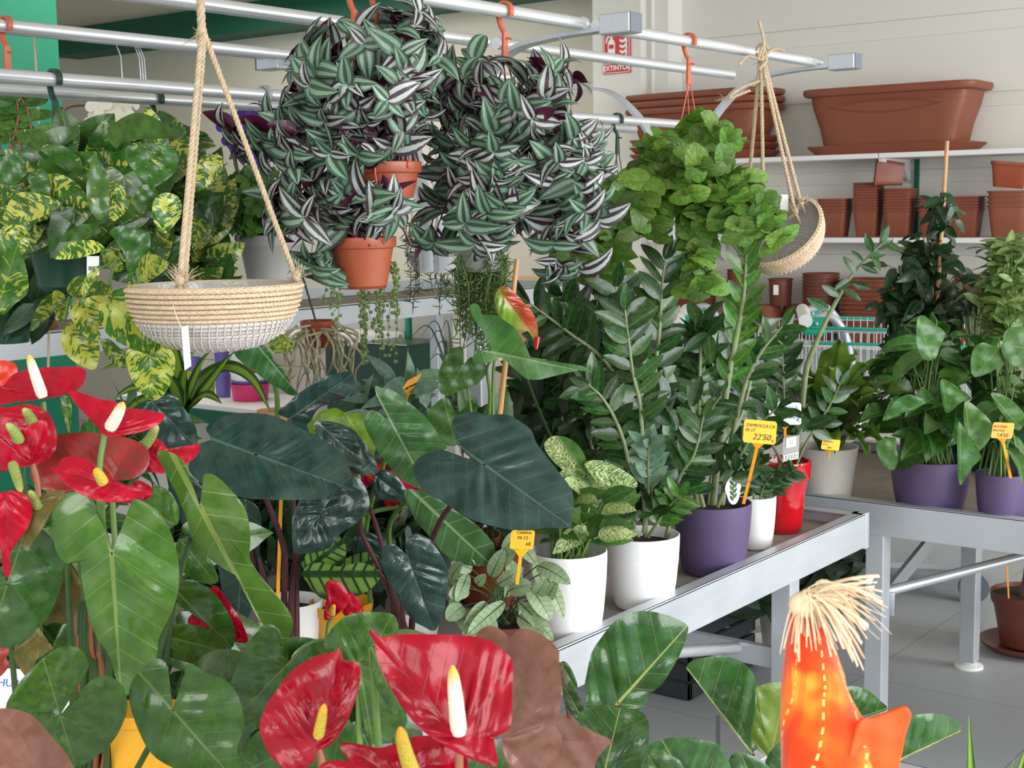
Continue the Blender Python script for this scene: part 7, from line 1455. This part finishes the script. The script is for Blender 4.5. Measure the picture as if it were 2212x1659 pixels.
traced_leaf(lb, [(1195, 1560), (1208, 1540), (1240, 1560), (1280, 1580), (1322, 1600), (1312, 1612), (1290, 1640), (1270, 1680), (1190, 1700), (1180, 1640)], (1190, 1600), (1320, 1600), .97, (.5, .5), rnd=(.5, .5), quilt=.001)
lb.build('bronze_leaf', MT['brownleaf'], t); lb = MB()
L([(-60, 1560), (0, 1530), (60, 1540), (85, 1560), (120, 1600), (150, 1640), (155, 1700), (-60, 1720)], (-60, 1650), (150, 1690), 1.02, (.2, .3), mb=lb, rnd=(.4, .5), st=False)
lb.build('bronze_leaf', MT['brownleaf'], t); lb = MB()
L([(-60, 1600), (10, 1565), (45, 1590), (65, 1640), (72, 1700), (-60, 1720)], (-60, 1700), (60, 1610), .95, (.2, .3), mb=lb, rnd=(.4, .5), st=False)
lb.build('bronze_leaf', MT['brownleaf'], t); sm.build('stems', [MT['stem'], MT['stemr']], t)
# ---------------- fiddle leaf figs
q = P(1330, 2150, 1.45); cF = np.array([min(q[0], 2.0), q[1], ZB])
t = thing('fiddle_leaf_fig', 'fiddle leaf fig with big upright leaves in front of the bench corner', 'potted plant', cF); pot_part(t, 'terrd', cF, .10, .17, 'rim'); base = cF+UP*.15; lm, sm = MB(), MB(); ly = MB()
def FL(out, att, tip, d, tilt=(.2, .2), mb=None, **kw):
    K5 = dict(quilt=.004, nq=5, sl=.75); K5.update(kw); traced_leaf(mb or lm, out, att, tip, d, tilt, **K5); a = P(*att, d+.003)
    tube(sm, bez(base, (base+a)/2+UP*.05, a, 10), [.007, .003], 8)
FL([(1267, 1500), (1263, 1480), (1267, 1457), (1278, 1410), (1299, 1377), (1318, 1352), (1338, 1334), (1362, 1322), (1386, 1320), (1415, 1322), (1438, 1328), (1465, 1338), (1486, 1353), (1484, 1372), (1479, 1389), (1466, 1420), (1449, 1449), (1430, 1478), (1405, 1500), (1388, 1530), (1360, 1534), (1334, 1524), (1295, 1522), (1265, 1528)], (1334, 1520), (1484, 1352), 1.30, (.2, .25), rnd=(.5, .45))
FL([(1247, 1550), (1260, 1535), (1279, 1528), (1306, 1521), (1338, 1529), (1360, 1530), (1386, 1538), (1398, 1552), (1402, 1570), (1400, 1612), (1385, 1655), (1370, 1700), (1275, 1700), (1290, 1640), (1298, 1600), (1280, 1570)], (1300, 1690), (1340, 1528), 1.18, (.2, .3), rnd=(.2, .2))
FL([(1215, 1480), (1235, 1485), (1255, 1505), (1262, 1530), (1260, 1560), (1240, 1550), (1220, 1520)], (1262, 1560), (1218, 1482), 1.35, (.2, .3), rnd=(.3, .1))
FL([(1212, 1430), (1228, 1435), (1245, 1470), (1245, 1490), (1220, 1485), (1208, 1460)], (1212, 1432), (1245, 1490), 1.4, (.2, .3), rnd=(.8, .9))
FL([(1392, 1640), (1400, 1610), (1440, 1595), (1490, 1592), (1520, 1600), (1555, 1610), (1580, 1660), (1590, 1720), (1400, 1720)], (1500, 1720), (1430, 1598), 1.12, (.2, .5), rnd=(.6, .9), droop=.01)
FL([(1385, 1660), (1400, 1632), (1430, 1628), (1470, 1645), (1480, 1700), (1390, 1700)], (1440, 1700), (1400, 1632), 1.05, (.2, .3), rnd=(.3, .1))
lm.build('foliage', MT['lyr'], t); sm.build('stems', MT['stemb'], t)
q = P(1660, 2150, 1.4); cF = np.array([min(q[0], 2.1), max(q[1], .2), ZB]); t = thing('fiddle_leaf_fig', 'fiddle leaf fig partly behind the orange hat, one leaf yellow-green', 'potted plant', cF); pot_part(t, 'terrd', cF, .09, .17, 'rim'); base = cF+UP*.15; lm, sm = MB(), MB()
FL([(1483, 1443), (1495, 1428), (1517, 1421), (1557, 1416), (1585, 1422), (1604, 1431), (1622, 1448), (1634, 1470), (1638, 1495), (1636, 1520), (1628, 1564), (1632, 1600), (1624, 1630), (1610, 1600), (1593, 1564), (1575, 1530), (1557, 1504), (1538, 1485), (1517, 1473), (1500, 1460)], (1624, 1630), (1484, 1443), 1.32, (.35, .0), rnd=(.4, .85), fold=.02)
FL([(1632, 1489), (1645, 1480), (1664, 1475), (1694, 1475), (1720, 1490), (1722, 1540), (1705, 1590), (1684, 1620), (1656, 1632), (1634, 1615), (1624, 1590), (1630, 1548), (1637, 1520)], (1664, 1640), (1700, 1478), 1.28, (.2, .2), mb=ly, rnd=(.5, .6))
FL([(1800, 1500), (1830, 1483), (1855, 1484), (1877, 1493), (1900, 1512), (1917, 1532), (1880, 1545), (1830, 1560), (1800, 1560)], (1800, 1570), (1915, 1530), 1.35, (.3, .2), rnd=(.5, .8))
FL([(1940, 1570), (1969, 1548), (1995, 1542), (2028, 1542), (2055, 1550), (2072, 1560), (2074, 1582), (2045, 1590), (2016, 1605), (1985, 1615), (1945, 1645), (1930, 1620)], (1925, 1650), (2072, 1580), 1.33, (.2, .5), rnd=(.5, .95), droop=.02)
FL([(1575, 1640), (1600, 1625), (1640, 1640), (1670, 1670), (1660, 1720), (1570, 1720)], (1640, 1720), (1600, 1628), 1.15, (.2, .3), rnd=(.5, .7))
FL([(1655, 1640), (1690, 1600), (1710, 1620), (1710, 1720), (1650, 1720)], (1680, 1720), (1700, 1600), 1.2, (.2, .3), rnd=(.5, .2))
lm.build('foliage', MT['lyr'], t); ly.build('young_leaf', MT['lyry'], t); sm.build('stems', MT['stemb'], t)
# small plants in front: spiky leaves at the lower right
t = thing('spiky_dracaena', 'tips of a narrow-leaved plant at the bottom right edge', 'potted plant', (0, 0, 0)); lm, sm = MB(), MB(); q = P(2130, 2300, 1.25); c = np.array([q[0], q[1], ZB]); pot_part(t, 'terrd', c, .08, .14, 'rim')
for e, w in (((2093, 1548), .012), ((2225, 1590), .014), ((2190, 1640), .01), ((2060, 1680), .01)): strap([(2120, 2150), ((2120+e[0])/2-6, (2000+e[1])/2), e], (1.25, 1.2), w*1.7, (.5, .9), up=BACK)
lm.build('foliage', MT['drac'], t)
m = MB(); bar(m, P(1551, 1546, 1.7), P(1553, 1760, 1.65), .0045, .002, BACK); o = m.build('plant_stake', MT['black'], None, smooth=False); tag(o, 'thin black plastic stake standing in front of the floor', 'stake')
# yellow pot and white card, bottom left
t = thing('yellow_pot', 'yellow square pot between the heart leaves at the bottom left', 'plant pot', (0, 0, 0)); q = P(300, 1552, 1.36); hr_ = unit(RIGHT*[1, 1, 0]); fw = np.array([-hr_[1], hr_[0], 0]); M_ = np.stack([hr_, fw, UP], 1)
m = MB(); zt_ = q[2]; box(m, (-.030, 0, ZB), (.030, .05, zt_), .004, M=(M_, (q[0], q[1], 0))); box(m, (-.032, -.002, zt_-.012), (.032, .052, zt_+.001), .002, M=(M_, (q[0], q[1], 0))); m.build('pot', MT['yellow'], t, smooth=False)
ptag('price_sign', 'white price card with blue handwriting at the left edge', ((-60, 1440), (152, 1452), (148, 1560), (-60, 1560)), 1.40, 'paper', [('ANTHURIUM', .02, .68, .20, .1)], ((70, 1800), 1.42, .01), ink='blueink', smat='tago', cat='price tag')
t = thing('anthurium', 'small orange-red flower low at the left edge behind the big red ones', 'potted plant', P(10, 1200, 2.2)*[1, 1, 0]+[0, 0, ZT]); q = P(-30, 1100, 2.2); c = np.array([q[0], q[1], ZT]); pot_part(t, 'terra2', c, .06, .1, 'rim')
l = MB(); traced_leaf(l, [(-20, 790), (10, 778), (36, 790), (34, 820), (5, 845), (-20, 850)], (-20, 845), (36, 792), 2.2, (.1, .2), quilt=.003); l.build('flower', plain('orange_red_spathe', 'D8361C', .3), t); m = MB(); tube(m, [P(-15, 845, 2.2), c+UP*.1], .003, 8); m.build('flower_stalk', MT['stem'], t)

# ================================================================ orange cloth hat with raffia tassel, nearest of all
DH = .85
t = thing('scarecrow_hat', 'tall orange cloth hat with yellow patches and a raffia tassel, nearest the camera', 'decoration', P(1800, 1700, DH)); rg = RG(95)
def _cloth():
    n = NT('orange_patchwork_cloth'); X = n.xyz(n.uv('UVMap')); o = n.obj()
    nz = n.noise(o, 16., 3); st = n.m_('FRACT', n.addm(n.mul(X[0], 6.), n.addm(n.mul(X[1], 1.6), n.mul(n.noise(o, 9., 2), .8)))); bnd = n.step(n.m_('ABSOLUTE', n.sub(st, .5)), .10, .16)
    base = n.mix(n.step(nz, .42, .62), srgb('EE4210'), srgb('F2881C')); patch = n.step(n.addm(nz, n.mul(n.sub(X[1], .5), .25)), .50, .62)
    base = n.mix(n.mul(patch, n.step(n.m_('FRACT', n.addm(n.mul(X[0], 2.), .15)), .35, .5)), base, srgb('F6B83C'))
    base = n.mix(n.mul(n.sub(1., bnd), .35), base, srgb('A83418'))
    dash = n.mul(n.step(n.m_('ABSOLUTE', n.sub(st, .82)), .04, .02), n.step(n.m_('FRACT', n.mul(X[1], 22.)), .45, .5))
    base = n.mix(dash, base, srgb('F6C878')); return n.done(n.pr(base, .8, 0, .2, n.bump(n.noise(o, 500., 2), .3, .001), 0, **{'Sheen Weight': .3}))
MT['cloth'] = _cloth()
sec = [(1655, 1697, 1861+65, .0), (1760, 1690, 1960, 0)]
rows = [(1306, 1712, 1742), (1330, 1706, 1768), (1377, 1700, 1790), (1421, 1698, 1806), (1460, 1698, 1822), (1497, 1697, 1834), (1556, 1695, 1862), (1600, 1694, 1878), (1655, 1693, 1890), (1720, 1690, 1905), (1900, 1680, 1930)]
m = MB(); V = []; n_ = 40; uv = []
for i, (y, x0, x1) in enumerate(rows):
    c = P((x0+x1)/2, y, DH+.01); r = (x1-x0)/2*DH/FPX*1.06
    for j in range(n_):
        a = 2*np.pi*j/n_; w = 1+.07*math.sin(3*a+i*.8)+.03*math.sin(7*a+i*2.1)*(.4+.06*i); V.append(c+(RIGHT*math.cos(a)+BACK*math.sin(a))*r*w+UPC*.002*math.sin(5*a+i)); uv.append((j/n_, 1-i/len(rows)))
F = [(i*n_+j, i*n_+n_+j, i*n_+n_+(j+1) % n_, i*n_+(j+1) % n_) for i in range(len(rows)-1) for j in range(n_)]
m.add(V, F, np.array(uv), np.array(uv)); m.add(V[:n_], [tuple(range(n_))]); m.build('hat_cone', MT['cloth'], t)
l = MB(); traced_leaf(l, [(1845, 1600), (1862, 1556), (1885, 1552), (1925, 1542), (1955, 1530), (1967, 1538), (1966, 1556), (1955, 1590), (1950, 1620), (1943, 1656), (1930, 1760), (1800, 1760), (1830, 1660)], (1850, 1640), (1966, 1535), DH-.012, (.3, .1), cup=-.012, fold=.012, rnd=(.3, .3)); fl_ = l.build('side_flap', plain('orange_cloth', 'F2500F', .8, var=.1, vs=30.), t)
fl_.modifiers.new('thick', 'SOLIDIFY').thickness = .003
m = MB()
l = MB(); traced_leaf(l, [(1945, 1530), (1962, 1527), (1970, 1542), (1960, 1575), (1950, 1560)], (1950, 1560), (1964, 1528), DH-.016, (.3, .1)); 
k0 = P(1735, 1306, DH)
blob(m, k0, (.010, .009, .008), 10)
for i in range(150):
    f = rg.random(); ang = rg.uniform(-1.25, .55) if f < .8 else rg.uniform(-2.2, -1.2); Lr = rg.uniform(.022, .052)*(1.0 if ang > -.9 else .65)
    up_ = rg.uniform(.0, .016); e = k0+RIGHT*math.cos(ang)*Lr+UPC*(math.sin(ang)*Lr*.9-.002)+BACK*rg.uniform(-.012, .020); md = k0+RIGHT*math.cos(ang)*Lr*.35+UPC*(up_+.008)+BACK*rg.uniform(-.008, .014)
    p = bez(k0+rg.normal(0, .002, 3), md, e, 8); w = rg.uniform(.0008, .0022); ribbon(m, p, w, .00025, unit(BACK*.5+RIGHT*.3+rg.normal(0, .6, 3)), 1)
    m.R[-1] = np.tile([rg.random(), .5], (len(m.R[-1]), 1))
m.build('raffia_tassel', MT['raffia'], t)
